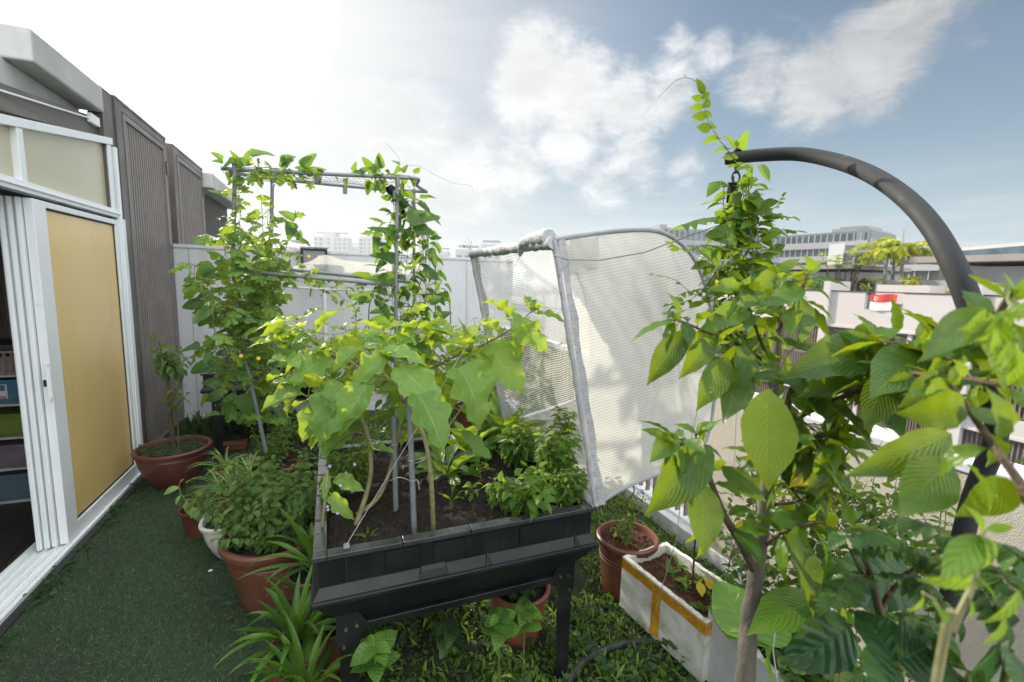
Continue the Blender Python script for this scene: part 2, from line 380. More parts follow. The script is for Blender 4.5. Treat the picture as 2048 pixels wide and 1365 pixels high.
# leaves
M['lf_egg'] = leafmat('eggplant_leaf', (.085, .20, .042), (.18, .33, .07), (.54, .66, .04), .36, 5, .55, .48, bumps=.45, vcol=(.34, .44, .17), slope=.9, spots=.3, holes=True)
M['lf_bean'] = leafmat('bean_leaf', (0.0238, 0.0714, 0.0238), (0.051, 0.116, 0.0272), (0.342, 0.57, 0.0285), .34, 6, .28, 0.4)
M['lf_gourd'] = leafmat('gourd_leaf', (.085, .18, .035), (.16, .28, .045), (.48, .64, .045), .45, 5, .25, 0.4, mid=False)
M['lf_tree'] = leafmat('glossy_tree_leaf', (.018, .066, .012), (.080, .170, .018), (.46, .60, .015), .24, 13, .20, .33, bumps=.30, yellow=.03, spots=.35, slope=.8, holes=True)
M['lf_pea'] = leafmat('pea_vine_leaf', (.032, .095, .015), (.115, .22, .02), (0.391, 0.561, 0.0255), .42, 6, .2, 0.38)
M['lf_big'] = leafmat('broad_dark_leaf', (0.0108, 0.051, 0.018), (0.024, 0.0896, 0.021), (0.176, 0.336, 0.016), .26, 7, .45, 0.2, bumps=.8)
M['lf_curry'] = leafmat('pinnate_leaf', (0.03, 0.0896, 0.024), (0.06, 0.138, 0.03), (0.323, 0.476, 0.034), .36, 6, .2, 0.3)
M['lf_pandan'] = leafmat('strap_leaf', (0.0306, 0.0952, 0.015), (0.0816, 0.177, 0.0204), (0.27, 0.45, 0.018), .27, 0.5, .35, 0.24, bumps=.3)
M['lf_spider'] = leafmat('spider_leaf', (.13, .25, .06), (.26, .38, .13), (.40, .52, .08), .4, .5, .3, .35, bumps=.2)
M['lf_herb'] = leafmat('herb_leaf', (.06, .155, .03), (.13, .25, .04), (.46, .64, .04), .36, 6, .25, .42, bumps=.8)
M['lf_shrub'] = leafmat('shrub_leaf', (.055, .13, .038), (.13, .23, .06), (.36, .52, .05), .40, 6, .22, .36, bumps=.7)
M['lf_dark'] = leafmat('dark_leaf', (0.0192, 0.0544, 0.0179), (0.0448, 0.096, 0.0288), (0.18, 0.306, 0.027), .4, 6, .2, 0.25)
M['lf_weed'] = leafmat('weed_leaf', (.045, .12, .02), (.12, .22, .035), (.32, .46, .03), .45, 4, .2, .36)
M['lf_yellow'] = leafmat('yellow_leaf', (.50, .42, .04), (.62, .50, .05), (.7, .6, .05), .5, 8, .2, .4)
M['lf_palm'] = leafmat('yellow_palm_leaf', (.22, .30, .02), (.48, .46, .02), (.55, .6, .03), .45, .5, .1, .35)
M['lf_frangi'] = leafmat('frangipani_leaf', (.12, .20, .06), (.26, .33, .09), (.4, .5, .05), .5, 6, .1, .35)
# frosted yellow film glass: opaque film behind clear glass
def frosted():
    m = bpy.data.materials.new('frosted_yellow_glass'); m.use_nodes = True; g = NT(m.node_tree)
    co = g.n('ShaderNodeTexCoord').outputs['Object']
    nz = g.noise(co, 260, 2, .5); big = g.noise(co, 1.2, 2)
    base = g.mix(g.ramp(big, .3, .7), (.74, .53, .20), (.80, .60, .26))
    base = g.mix(g.ramp(nz, .3, .7, 0, .12), base, (.32, .24, .1))
    mpp = g.n('ShaderNodeMapping'); g.set(mpp, 'Vector', co); mpp.inputs['Scale'].default_value = (1, 9, .8)
    base = g.mix(g.ramp(g.noise(mpp.outputs[0], 2.2, 5, .6, .3), .5, .75, 0, .16), base, (.42, .34, .20))
    p = g.n('ShaderNodeBsdfPrincipled', ins={'Base Color': base, 'Roughness': .30, 'Coat Weight': .25, 'Coat Roughness': .22, 'Specular IOR Level': .5})
    p.inputs['Subsurface Weight'].default_value = 0
    b = g.n('ShaderNodeBump', ins={'Strength': .06, 'Distance': .003, 'Height': nz}); g.set(p, 'Normal', b)
    o = g.n('ShaderNodeOutputMaterial'); g.t.links.new(p.outputs[0], o.inputs[0]); return m
M['frosted'] = frosted()
def frosted2():
    m = bpy.data.materials.new('frosted_pale_glass'); m.use_nodes = True; g = NT(m.node_tree)
    co = g.n('ShaderNodeTexCoord').outputs['Object']
    base = g.mix(g.ramp(g.noise(co, 1.5, 2), .3, .7), (.46, .43, .30), (.53, .50, .36))
    base = g.mix(g.ramp(g.noise(co, 240, 2), .3, .7, 0, .15), base, (.28, .27, .2))
    p = g.n('ShaderNodeBsdfPrincipled', ins={'Base Color': base, 'Roughness': .3, 'Coat Weight': .25, 'Coat Roughness': .2})
    o = g.n('ShaderNodeOutputMaterial'); g.t.links.new(p.outputs[0], o.inputs[0]); return m
M['frosted2'] = frosted2()
def netmat(name, clear_hi, clear_lo, period, direction, tw=.5, colr=(.62, .62, .61)):
    "woven shade net: solid ribs and looser weave between them, seen partly through"
    m = bpy.data.materials.new(name); m.use_nodes = True; g = NT(m.node_tree)
    co = g.n('ShaderNodeTexCoord').outputs['Object']
    dt = g.n('ShaderNodeVectorMath', operation='DOT_PRODUCT'); g.set(dt, 0, co); dt.inputs[1].default_value = direction
    w = g.math('ADD', dt.outputs['Value'], g.math('MULTIPLY', g.noise(co, 3, 2), .03))
    fr = g.math('ABSOLUTE', g.math('SUBTRACT', g.math('FRACT', g.math('DIVIDE', w, period)), .5))
    rib = g.ramp(fr, .17, .30)
    blot = g.ramp(g.noise(co, 4.5, 3, .6), .35, .7, .85, 1.25)
    al = g.math('MULTIPLY', g.math('ADD', g.math('MULTIPLY', rib, clear_hi-clear_lo), clear_lo), blot, clamp=True)
    al = g.math('ADD', al, g.ramp(g.noise(co, 420, 1, .5), .5, .8, 0, .12), clamp=True)
    p = g.n('ShaderNodeBsdfPrincipled', ins={'Base Color': colr, 'Roughness': .8, 'Specular IOR Level': .2})
    t = g.n('ShaderNodeBsdfTranslucent', ins={'Color': (.64, .635, .60)})
    mx = g.n('ShaderNodeMixShader', ins={0: tw}); g.t.links.new(p.outputs[0], mx.inputs[1]); g.t.links.new(t.outputs[0], mx.inputs[2])
    tr = g.n('ShaderNodeBsdfTransparent')
    m2 = g.n('ShaderNodeMixShader'); g.set(m2, 0, al); g.t.links.new(mx.outputs[0], m2.inputs[1]); g.t.links.new(tr.outputs[0], m2.inputs[2])
    o = g.n('ShaderNodeOutputMaterial'); g.t.links.new(m2.outputs[0], o.inputs[0]); return m
def turfmat():
    m = bpy.data.materials.new('turf_base'); m.use_nodes = True; g = NT(m.node_tree)
    co = g.n('ShaderNodeTexCoord').outputs['Object']
    base = g.mix(g.ramp(g.noise(co, 260, 3, .7), .35, .65), (.010, .024, .010), (.045, .085, .035))
    base = g.mix(g.ramp(g.noise(co, 2.2, 4, .6), .4, .7, 0, .5), base, (.02, .026, .022))
    p = g.n('ShaderNodeBsdfPrincipled', ins={'Base Color': base, 'Roughness': .8})
    b = g.n('ShaderNodeBump', ins={'Strength': 1.0, 'Distance': .01, 'Height': g.noise(co, 200, 4, .7)}); g.set(p, 'Normal', b)
    o = g.n('ShaderNodeOutputMaterial'); g.t.links.new(p.outputs[0], o.inputs[0]); return m
M['turf'] = turfmat()
M['turf_blade'] = leafmat('turf_blade', (.010, .040, .012), (.11, .20, .085), (.05, .10, .04), .5, .5, .1, .15, bumps=0)
M['grass_blade'] = leafmat('grass_blade', (.08, .18, .03), (.22, .34, .07), (.34, .5, .03), .45, .5, .1, .4, bumps=0)
M['earth'] = mat('damp_earth', (.030, .030, .016), 1, var=.4, scale=12, bump=1, bscale=90, stain=((.02, .045, .01), 6, .45, .6))
# far buildings
M['far_white'] = mat('far_white_wall', (.56, .53, .52), .8, var=.04, scale=.4, stain=((.55, .53, .52), .5, .6, .9))
M['far_grey'] = mat('far_grey_wall', (.27, .28, .29), .8, var=.06, scale=.2)
M['far_mid'] = mat('far_mid_wall', (.19, .195, .20), .8, var=.06, scale=.2)
M['far_pale'] = mat('far_pale_wall', (.42, .43, .43), .8, var=.05, scale=.2)
M['far_glass'] = mat('far_glass', (.07, .12, .15), .12, var=.3, scale=.3)
M['far_blue'] = mat('far_blue_panel', (.20, .33, .40), .3, var=.2, scale=.3)
M['far_dark'] = mat('far_dark', (.07, .065, .062), .7, var=.2, scale=1)
M['far_slat'] = mat('brown_slat', (.24, .18, .15), .6, var=.15, scale=3)
M['far_roof'] = mat('far_roof', (.34, .31, .29), .8, var=.1, scale=1)
# ------------------------------------------------------------------ ground, air and terrace shell
X0 = -1.5                                          # face of our own building
BW = 5.78                                          # near face of the party wall
b = MB(); b.box(-6, 2.3, -3, 9.5, -.30, 0); b.build('terrace_slab', M['earth'], kind='structure')
b = MB(); b.add([(X0+.055, -.9, .012), (.02, -.9, .012), (.02, 5.0, .012), (X0+.055, 5.0, .012)], [(0, 1, 2, 3)]); b.build('turf_base', M['turf'], kind='structure')
def sheet(name, x0, x1, y0, y1, z, mt, step=.06, amp=.012, **kw):
    nx = int((x1-x0)/step); ny = int((y1-y0)/step)
    X, Y = np.meshgrid(np.linspace(x0, x1, nx), np.linspace(y0, y1, ny), indexing='ij')
    Z = z+amp*(np.sin(X*7+Y*3)+np.sin(Y*9-X*4)+RNG.normal(0, .4, X.shape))
    vs = np.stack([X, Y, Z], -1).reshape(-1, 3); i = np.arange(nx*ny).reshape(nx, ny)
    fs = np.stack([i[:-1, :-1], i[1:, :-1], i[1:, 1:], i[:-1, 1:]], -1).reshape(-1, 4)
    return finish(name, vs, fs, mt, smooth=True, **kw)
sheet('planting_ground', .03, 2.07, -.2, BW-.01, .028, M['earth'], kind='structure')
sheet('planting_ground', X0+.1, .02, 5.02, BW-.01, .028, M['earth'], kind='structure')
b = MB(); b.box(-3000, 3000, -3000, 3000, -9.6, -9.5); b.build('ground', M['far_mid'], kind='structure')
b = MB(); b.box(6, 13, -60, 200, -9.48, -9.44); b.build('road', M['far_dark'], kind='structure')

# our own terrace house (the storeys below, then the rooftop room on the left)
hs = thing('terrace_house', (X0, 2, 0), 'own rooftop room with grey roof fascia and white framed sliding doors beside the turf', 'building')
b = MB(); b.box(-6, 2.29, -3, 9.5, -9.5, -.31); b.build('storeys_below', M['wall'], hs)
b = MB(); b.box(-5, X0, 3.5, 4.363, 2.81, 2.99); b.box(-5, X0-.16, 3.62, 4.34, 2.99, 3.03); b.build('roof_fascia', M['fascia'], hs, bevel=.012)
b = MB(); b.box(-4.9, X0-.13, 2.0, 4.33, 2.64, 2.808); b.build('soffit_beam', M['fascia'], hs, bevel=.008)
b = MB(); b.prism([(X0-.05, 1.0, 2.14), (X0-.05, 4.375, 2.64), (X0-.05, 4.375, 2.775), (X0-.05, 1.0, 2.28)], (-.06, 0, 0))
b.build('header_board', M['header'], hs)
b = MB(); b.tube([(X0-.035, 1.0, 2.29), (X0-.035, 3.2, 2.56), (X0-.035, 4.45, 2.765)], .006, 6); b.build('cable', M['white_frame'], hs)
# metal hook at the end of the header
b = MB(); b.box(X0-.045, X0-.02, 4.20, 4.33, 2.70, 2.76); b.build('bracket', M['white_frame'], hs)
# transom window with sloping head: frame members and two panes
def topz(y): return 2.431+(y-3.154)*(2.647-2.431)/(4.379-3.154)
tr = MB(); fx0, fx1 = X0-.05, X0+.004
for ya, yb in ((1.2, 4.455),):
    tr.prism([(fx1, ya, topz(ya)-.048), (fx1, yb, topz(yb)-.048), (fx1, yb, topz(yb)), (fx1, ya, topz(ya))], (-.056, 0, 0))
tr.box(fx0, fx1+.004, 1.2, 4.455, 2.075, 2.135)
tr.box(fx0, fx1+.012, 1.2, 4.455, 2.098, 2.112)
for yc in (1.9, 3.30, 4.40):
    tr.box(fx0+.002, fx1-.003, yc-.024, yc+.028, 2.1355, topz(yc)-.050)
tf = tr.build('window_frame', M['white_frame'], hs, bevel=.003)
for k, (ya, yb) in enumerate(((1.925, 3.274), (3.33, 4.374))):
    q = MB(); q.prism([(X0-.03, ya, 2.137), (X0-.03, yb, 2.137), (X0-.03, yb, topz(yb)-.05), (X0-.03, ya, topz(ya)-.05)], (-.008, 0, 0))
    q.build('pane', M['frosted2'], tf)
# outer jamb next to the slatted screen
b = MB(); b.box(X0-.05, X0+.012, 4.432, 4.545, .0, 2.074); b.box(X0-.05, X0+.02, 4.457, 4.478, .0, 2.60); b.build('door_jamb', M['white_frame'], hs, bevel=.003)
# sliding door leaf with yellow frosted pane
dy0 = at(60, 700, x=X0)[1]; 
dr = MB(); ys0, ys1 = 3.335, 4.43
dr.box(X0-.035, X0+.006, ys0, ys0+.125, .045, 2.055); dr.box(X0-.035, X0+.006, ys1-.052, ys1, .045, 2.055)
dr.box(X0-.033, X0+.0045, ys0+.125, ys1-.052, .045, .125); dr.box(X0-.033, X0+.0045, ys0+.125, ys1-.052, 2.02, 2.055)
dl = dr.build('sliding_door', M['white_frame'], hs, bevel=.003)
q = MB(); q.box(X0-.022, X0-.012, ys0+.127, ys1-.054, .127, 2.018); q.build('pane', M['frosted'], dl)
q = MB(); gy = ys0+.127; q.box(X0-.012, X0-.006, gy, gy+.006, .127, 2.018); q.box(X0-.012, X0-.006, ys1-.062, ys1-.054, .127, 2.018); q.box(X0-.012, X0-.0062, gy+.006, ys1-.062, 2.010, 2.018); q.box(X0-.012, X0-.0062, gy+.006, ys1-.062, .127, .137); q.build('gasket', M['dark'], dl)
q = MB(); hp = at(97, 766, x=X0+.01); q.box(X0+.0065, X0+.016, hp[1]-.012, hp[1]+.012, hp[2]-.11, hp[2]+.11); q.box(X0+.016, X0+.024, hp[1]-.009, hp[1]-.002, hp[2]-.09, hp[2]+.09)
q.build('handle', M['white_frame'], dl, bevel=.002)
q = MB(); q.box(X0-.030, X0-.0, ys0-.0016, ys0-.0006, hp[2]-.03, hp[2]+.01); q.build('lock', M['black_metal'], dl)
# the other leaves stacked behind it: their white stiles show one behind the other
for k in range(3):
    e = MB(); yy = ys0-.006-.010*k; xx = X0-.040-.030*k
    e.box(xx-.024, xx, yy-.012, yy+.9, .045, 2.055); e.box(xx-.017, xx-.008, yy-.018, yy-.012, .045, 2.055)
    e.build('stacked_door_leaf', M['white_frame'], hs, bevel=.003)
# threshold with rails
b = MB(); b.box(X0-.20, X0+.03, .6, 4.55, .014, .030)
for k in range(5): b.box(X0-.185+.045*k, X0-.178+.045*k, .6, 4.548, .030, .043)
b.box(X0+.018, X0+.0302, .6, 4.549, .030, .040)
b.build('threshold_rail', M['white_frame'], hs)
# dark strip between threshold and turf
b = MB(); b.box(X0+.031, X0+.075, .6, 4.56, .002, .02); b.build('drain_strip', M['dark'], hs)
# interior shell
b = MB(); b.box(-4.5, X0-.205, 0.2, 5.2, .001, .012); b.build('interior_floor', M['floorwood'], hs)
b = MB(); b.box(-4.6, -4.5, .2, 5.2, 0, 2.8); b.box(-4.5, -1.56, 5.2, 5.3, 0, 2.8); b.box(-4.5, -1.56, .1, .2, 0, .9); b.build('interior_wall', M['far_mid'], hs)  # near end wall kept low: unseen opening added to let daylight in
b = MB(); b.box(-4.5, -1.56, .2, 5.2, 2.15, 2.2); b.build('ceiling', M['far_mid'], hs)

# storage drawers and basket inside the room
D = {n: mat('drawer_'+n, c, .35, var=.1, spec=.5) for n, c in dict(blue=(.04, .13, .20), green=(.10, .15, .012), mauve=(.13, .10, .13), slate=(.055, .10, .125), pinkish=(.30, .22, .20), white=(.36, .36, .36)).items()}
YD = 4.15; dxA, dxB = -2.75, -1.72                      # drawer fronts face the doorway (towards -Y)
st = thing('storage_drawers', (-2.2, YD+.2, .013), 'tower of blue, green, mauve and slate plastic drawers just inside the open door', 'drawers')
def dz(py, px=30): return at(px, py, y=YD)[2]
fr = MB(); zs = [(1003, 948), (938, 888), (876, 826), (810, 758)]
for (yb, yt), nm in zip(zs, ['slate', 'mauve', 'green', 'blue']):
    z0, z1 = max(.02, dz(yb)), dz(yt)
    q = MB(); q.box(dxA, dxB, YD, YD+.38, z0+.012, z1-.008); q.box(dxA+.03, dxB-.03, YD-.012, YD-.001, z1-.035, z1-.02); q.box(dxA+.25, dxB-.25, YD-.010, YD-.001, z0+.03, z0+.045)
    q.build('drawer', D[nm], st, bevel=.008)
    fr.box(dxA-.02, dxB+.02, YD-.014, YD+.4, z0-.006, z0+.011)
zt_ = dz(752); fr.box(dxA-.02, dxB+.02, YD-.014, YD+.4, zt_-.006, zt_+.010)
for xx in (dxA-.018, dxB+.005): fr.box(xx, xx+.012, YD+.37, YD+.39, .013, zt_-.0065)
fr.build('frame', D['white'], st)
lb = MB(); p0 = at(2, 768, y=YD-.002); p1 = at(17, 802, y=YD-.002); lb.box(p1[0]-.10, p1[0], YD-.0035, YD-.0015, p1[2], p0[2]); lo = lb.build('label', M['far_white'], st)
lc = MB()
for k in range(14): xx = p1[0]-.092+k*.0062; lc.box(xx, xx+.003, YD-.0048, YD-.004, p1[2]+.006, p1[2]+.035)
lc.build('barcode', M['dark'], lo)
lc = MB(); lc.box(p1[0]-.09, p1[0]-.01, YD-.0048, YD-.004, p0[2]-.05, p0[2]-.01); lc.build('printed_band', D['blue'], lo)
bk = thing('basket', (-2.2, YD+.2, zt_+.011), 'pale pink slotted plastic basket on top of the drawer tower', 'basket')
q = MB(); z0 = zt_+.011; z1 = dz(706)
q.box(dxA+.05, dxB-.05, YD+.02, YD+.36, z0, z0+.01)
for k in range(26):
    x = dxA+.06+k*(dxB-dxA-.12)/25; q.bar((x, YD+.012, z0+.01), (x+.014, YD, z1), .012, .008)
q.box(dxA+.03, dxB-.03, YD-.008, YD+.012, z1, z1+.014); q.box(dxA+.05, dxB-.05, YD+.03, YD+.35, z0+.0102, z1-.03)
q.build('slotted_side', D['pinkish'], bk)
cu = thing('curtain', (-2.2, YD+.45, dz(690)), 'dark curtain panels hanging in the room above the drawers', 'curtain')
q = MB(); n = 60; vs = []
for i in range(n+1): x = -3.4+i*1.8/n; y = YD+.5+.03*sin(i*1.3)+.012*sin(i*3.1); vs += [(x, y, dz(692)), (x, y, 2.12)]
q.add(vs, [(2*i, 2*i+2, 2*i+3, 2*i+1) for i in range(n)])
q.build('cloth', mat('curtain_cloth', (.16, .13, .11), .8, var=.35, scale=9, stretch=(3, 1, .2)), cu, smooth=True)
q = MB(); q.box(-3.3, -1.66, YD+.05, YD+.42, dz(702), dz(692)); q.build('shelf', M['floorwood'], cu)

# slatted steel screens
def screen(name, y0, y1, z0, z1, label, n, hinge_y=None):
    t = thing(name, (X0, (y0+y1)/2, z0), label, 'screen', 'slatted metal screens')
    f = MB()
    f.box(X0-.13, X0, y0, y0+.115, z0, z1)                 # deep post facing us
    f.box(X0-.10, X0, y1-.06, y1, z0, z1)
    f.box(X0-.12, X0+.004, y0, y1, z1-.005, z1+.022)
    f.box(X0-.07, X0-.002, y0+.115, y1-.06, z1-.06, z1-.005)
    f.box(X0-.07, X0-.002, y0+.115, y1-.06, z0, z0+.06)
    f.build('frame', M['screen'], t, bevel=.003)
    f = MB(); ya, yb = y0+.125, y1-.065
    f.box(X0-.045, X0+.006, ya, ya+.04, z0+.07, z1-.07); f.box(X0-.045, X0+.006, yb-.04, yb, z0+.07, z1-.07)
    f.box(X0-.044, X0+.005, ya+.04, yb-.04, z1-.115, z1-.07); f.box(X0-.044, X0+.005, ya+.04, yb-.04, z0+.07, z0+.11)
    lf = f.build('gate_leaf', M['screen_frame'], t, bevel=.003)
    s = MB(); 
    for k in range(n):
        y = ya+.05+k*(yb-ya-.1)/(n-1); s.box(X0-.022, X0-.008, y-.011, y+.011, z0+.11, z1-.115)
    s.build('slats', M['screen_slat'], lf)
    q = MB(); q.box(X0-.098, X0-.092, y0+.115, y1-.06, z0+.061, z1-.061); q.build('gap_shade_sheet', M['far_dark'], lf)  # dark sheet added to stand in for the shade between the slats
    h = MB()
    for zz in (z1-.35, z0+.5): h = MB(); h.box(X0+.004, X0+.014, y1-.075, y1-.03, zz, zz+.13); h.build('hinge', M['black_metal'], t)
    return t
screen('slatted_screen', 4.563, 5.74, .03, 2.985, 'tall brown slatted metal screen between the sliding door and the party wall', 18)
screen('slatted_screen', 5.95, 7.16, .4, 2.985, 'farther slatted metal screen standing beyond the party wall', 15)
b = MB(); b.box(X0-.0995, X0-.012, 4.36, 4.561, 2.05, 3.0); b.build('corner_post', M['screen'], hs)
# neighbour roof end beyond the screens
nb = thing('neighbour_house', (-1.8, 8, 0), 'next rooftop room with grey eaves, seen past the farther screen', 'building')
b = MB(); b.box(-5, X0+.1, 7.2, 9.4, 2.78, 2.97); b.build('roof', M['fascia'], nb, bevel=.01)
b = MB(); b.box(-4.6, X0-.10, 7.3, 9.2, 0, 2.78); b.build('wall', M['far_dark'], nb)
b = MB(); b.box(X0-.098, X0-.05, 7.4, 9.0, 2.1, 2.2); b.box(X0-.098, X0-.05, 7.4, 7.5, 0, 2.1); b.box(X0-.098, X0-.05, 8.3, 8.36, 0, 2.1); b.build('window_frame', M['white_frame'], nb)

# party wall
z_l = at(345, 490, y=BW)[2]
t = thing('party_wall', (.3, BW, 0), 'pale painted wall closing the far end of the roof garden', 'wall')
b = MB(); b.box(X0-.02, 2.30, BW, BW+.13, 0, 1.93); b.build('wall', M['wall'], t)
b = MB(); b.box(X0-.02, 2.30, BW-.012, BW+.142, 1.93, 1.965); b.build('coping', M['wall'], t, bevel=.004)
b = MB(); b.box(X0-.02, 2.08, BW-.015, BW, 0.02, .12); b.build('skirting', M['cap'], t)
b = MB()
for px in (933, 380): x = at(px, 560, y=BW)[0]; b.box(x-.002, x+.003, BW-.0015, BW+.001, .12, 1.93)
b.build('joint', M['far_mid'], t)
b = MB(); x = at(648, 600, y=BW)[0]; b.tube([(x, BW-.012, .05), (x, BW-.012, 1.60)], .008, 8); b.build('conduit', M['white_frame'], t)

# right-hand kerb, solid parapet and railing
t = thing('parapet_wall', (2.1, .5, 0), 'rough cream rendered parapet with pale flat coping, behind the foam boxes', 'wall')
b = MB(); b.box(2.10, 2.27, -2.5, 2.03, .12, 1.045); b.build('wall', M['parapet'], t)
b = MB(); b.box(2.092, 2.285, -2.5, 2.04, 1.045, 1.08); b.build('coping', M['cap'], t, bevel=.005)
b = MB(); b.box(2.093, 2.30, -2.5, BW, 0, .118); b.build('kerb', M['cap'], hs, bevel=.006)
t = thing('railing', (2.2, 3.5, .12), 'brown metal railing on the kerb behind the white mesh cover', 'railing')
b = MB(); b.box(2.15, 2.25, 2.05, BW-.01, .12, .142); b.box(2.16, 2.24, 2.05, BW-.01, 1.0, 1.05); b.build('rail', M['white_frame'], t)
b = MB()
for k in range(46): y = 2.08+k*.08; b.box(2.185, 2.215, y, y+.014, .142, 1.0)
for k in range(4): y = 2.07+k*1.2; b.box(2.17, 2.23, y, y+.05, .142, 1.0)
b.build('bars', M['far_slat'], t)

# floodlight on the party wall
fp = at(628, 505, y=BW-.1)
t = thing('floodlight', (fp[0], fp[1], 1.93), 'black square twin floodlight fixed to the top of the party wall', 'floodlight')
w = (at(655, 500, y=BW-.1)[0]-at(601, 500, y=BW-.1)[0])/2
zt = at(628, 497, y=BW-.1)[2]; zb = zt-.25
b = MB(); b.box(fp[0]-w, fp[0]+w, BW-.09, BW-.03, zb, zt); b.prism([(fp[0]-w-.01, BW-.13, zt), (fp[0]+w+.01, BW-.13, zt), (fp[0]+w, BW-.03, zt+.012), (fp[0]-w, BW-.03, zt+.012)], (0, 0, .008))
bd = b.build('housing', M['black_metal'], t, bevel=.006)
b = MB(); b.box(fp[0]-w+.03, fp[0]+w-.03, BW-.098, BW-.0905, zb+.03, zt-.03); b.build('reflector', M['pvc'], t)
for k in (-1, 1):
    b = MB(); b.box(fp[0]+k*.055-.018, fp[0]+k*.055+.018, BW-.103, BW-.0985, zt-.105, zt-.075); b.build('led_chip', M['flower_yellow'], t)
b = MB(); b.box(fp[0]-.02, fp[0]+.02, BW-.075, BW-.013, zb-.05, zb+.001); b.build('bracket', M['black_metal'], t)

# ------------------------------------------------------------------ far away: neighbouring terrace across the back lane (face at x = 20)
FX = 20.0
def fz(py, px=1750, x=FX): return at(px, py, x=x)[2]
def fy(px, py=600, x=FX): return at(px, py, x=x)[1]
def terrace(name, label, yn, yf, opts):
    "one house of the row opposite, between party lines yn (near) and yf (far)"
    t = thing(name, (FX+4, (yn+yf)/2, -9.5), label, 'building', 'row of white terrace houses opposite')
    b = MB(); b.box(FX+.35, FX+9, yn+.14, yf, -9.5, .2); b.build('body', M['far_pale'], t)
    b = MB()
    b.box(FX, FX+.16, yn+.25, yf-.0, .22, 1.62) if not opts.get('gap') else None
    if opts.get('gap'):
        ga, gb = opts['gap']; b.box(FX, FX+.16, yn+.25, ga, .22, 1.62); b.box(FX, FX+.16, gb, yf, .22, 1.62); b.box(FX, FX+.16, ga, gb, .22, .95)
    b.build('roof_parapet', M['far_white'], t)
    b = MB(); b.box(FX-.02, FX+.18, yn+.25, yf, 1.62, 1.67); b.build('parapet_coping', M['far_dark'], t)
    b = MB(); b.box(FX-.12, FX+1.2, yn-.02, yn+.25, -9.5, 2.06); b.build('party_fin', M['far_white'], t)
    for k in range(3):
        zb = .2-3.0*(k+1)
        s = MB(); s.box(FX-.05, FX+.34, yn+.25, yf, zb+2.93, zb+3.02); s.build('slab_edge', M['far_white'], t); s = MB(); s.box(FX, FX+.3, yn+.25, yf, zb+.0, zb+.55); s.build('balcony_band', M['far_white'], t)
        ny = 3; 
        for q in range(ny):
            ya = yn+.25+(yf-yn-.25)*q/ny; yb = ya+(yf-yn-.25)/ny
            c = MB(); c.box(FX+.04, FX+.3, ya, ya+.14, zb+.55, zb+2.93); c.build('column', M['far_white'], t)
            w = MB(); m0 = ya+.14
            w.box(FX+.2, FX+.26, m0, yb, zb+.55, zb+2.93)
            w.build('shutter_backing', M['far_dark'] if (q+k) % 3 else M['far_mid'], t)
            s = MB(); nn = 16
            for j in range(nn): y = m0+.02+j*(yb-m0-.06)/(nn-1); s.box(FX+.11, FX+.15, y, y+.045, zb+.6, zb+2.9)
            s.box(FX+.105, FX+.155, m0, yb, zb+1.62, zb+1.70); s.box(FX+.105, FX+.155, m0, yb, zb+2.86, zb+2.928)
            s.build('slatted_shutter', M['far_slat'], t)
    return t
y_fin = fy(1660); g0, g1 = fy(1807), fy(1730)
tA = terrace('terrace_house', 'white terrace house opposite with the red and white flag on its roof parapet', 8.3, y_fin, dict(gap=(g0, g1)))
tB = terrace('terrace_house', 'white terrace house opposite, left of the flag and half hidden by the leafy tree', y_fin, 19.5, {})
tC = terrace('terrace_house', 'near white terrace house opposite behind the curved stand tube', 1.8, 8.3, {})
# rooftop rooms on those houses
b = MB(); xr = FX+3.2
ya, yb = 8.9, 4.0
b.box(xr, xr+5, 4.2, at(1875, 560, x=xr)[1], .2, at(1900, 535, x=xr)[2]); b.build('rooftop_room', M['far_pale'], tC)
b = MB(); zt = at(1900, 527, x=xr)[2]; b.box(xr-.9, xr+5.4, 3.9, at(1845, 525, x=xr)[1], zt, zt+.24); b.build('roof_slab', M['far_roof'], tC)
b = MB(); b.box(xr-.03, xr, 5.3, 6.3, .3, 2.5); w = b.build('window', M['far_glass'], tC)
b = MB(); b.box(xr-.05, xr-.028, 5.2, 5.3, .3, 2.6); b.box(xr-.05, xr-.028, 6.3, 6.4, .3, 2.6); b.box(xr-.05, xr-.028, 5.78, 5.84, .3, 2.5); b.build('frame', M['far_white'], w)
# roof terrace back walls behind the flag
xb = FX+3.0
b = MB(); b.box(xb, xb+.2, 9.3, y_fin-.3, .2, at(1760, 560, x=xb)[2]); b.build('roof_terrace_wall', M['far_pale'], tA)
b = MB(); b.box(FX+.9, FX+1.9, 10.2, 12.0, 1.2, 1.95); b.build('white_ledge', M['far_white'], tA)
b = MB(); c = at(1730, 575, x=xb-.05); n = 24
b.add([tuple(c)]+[(c[0], c[1]+.42*cos(2*pi*k/n), c[2]+.42*sin(2*pi*k/n)) for k in range(n)], [(0, 1+k, 1+(k+1) % n) for k in range(n)]); b.build('round_vent', M['far_dark'], tA)
xb = FX+2.4
b = MB(); b.box(xb, xb+4, y_fin+.8, 19, .2, at(1600, 545, x=xb)[2]); b.build('rooftop_room', M['far_pale'], tB)
b = MB(); z = at(1600, 538, x=xb)[2]; b.box(xb-.5, xb+4, y_fin+.5, 19, z-.05, z+.14); b.build('roof_slab', M['far_roof'], tB)
b = MB()
for k in range(4): y = y_fin+1.1+k*1.0; b.box(xb-.03, xb, y, y+.55, .6, 2.2)
b.build('window', M['far_glass'], tB)
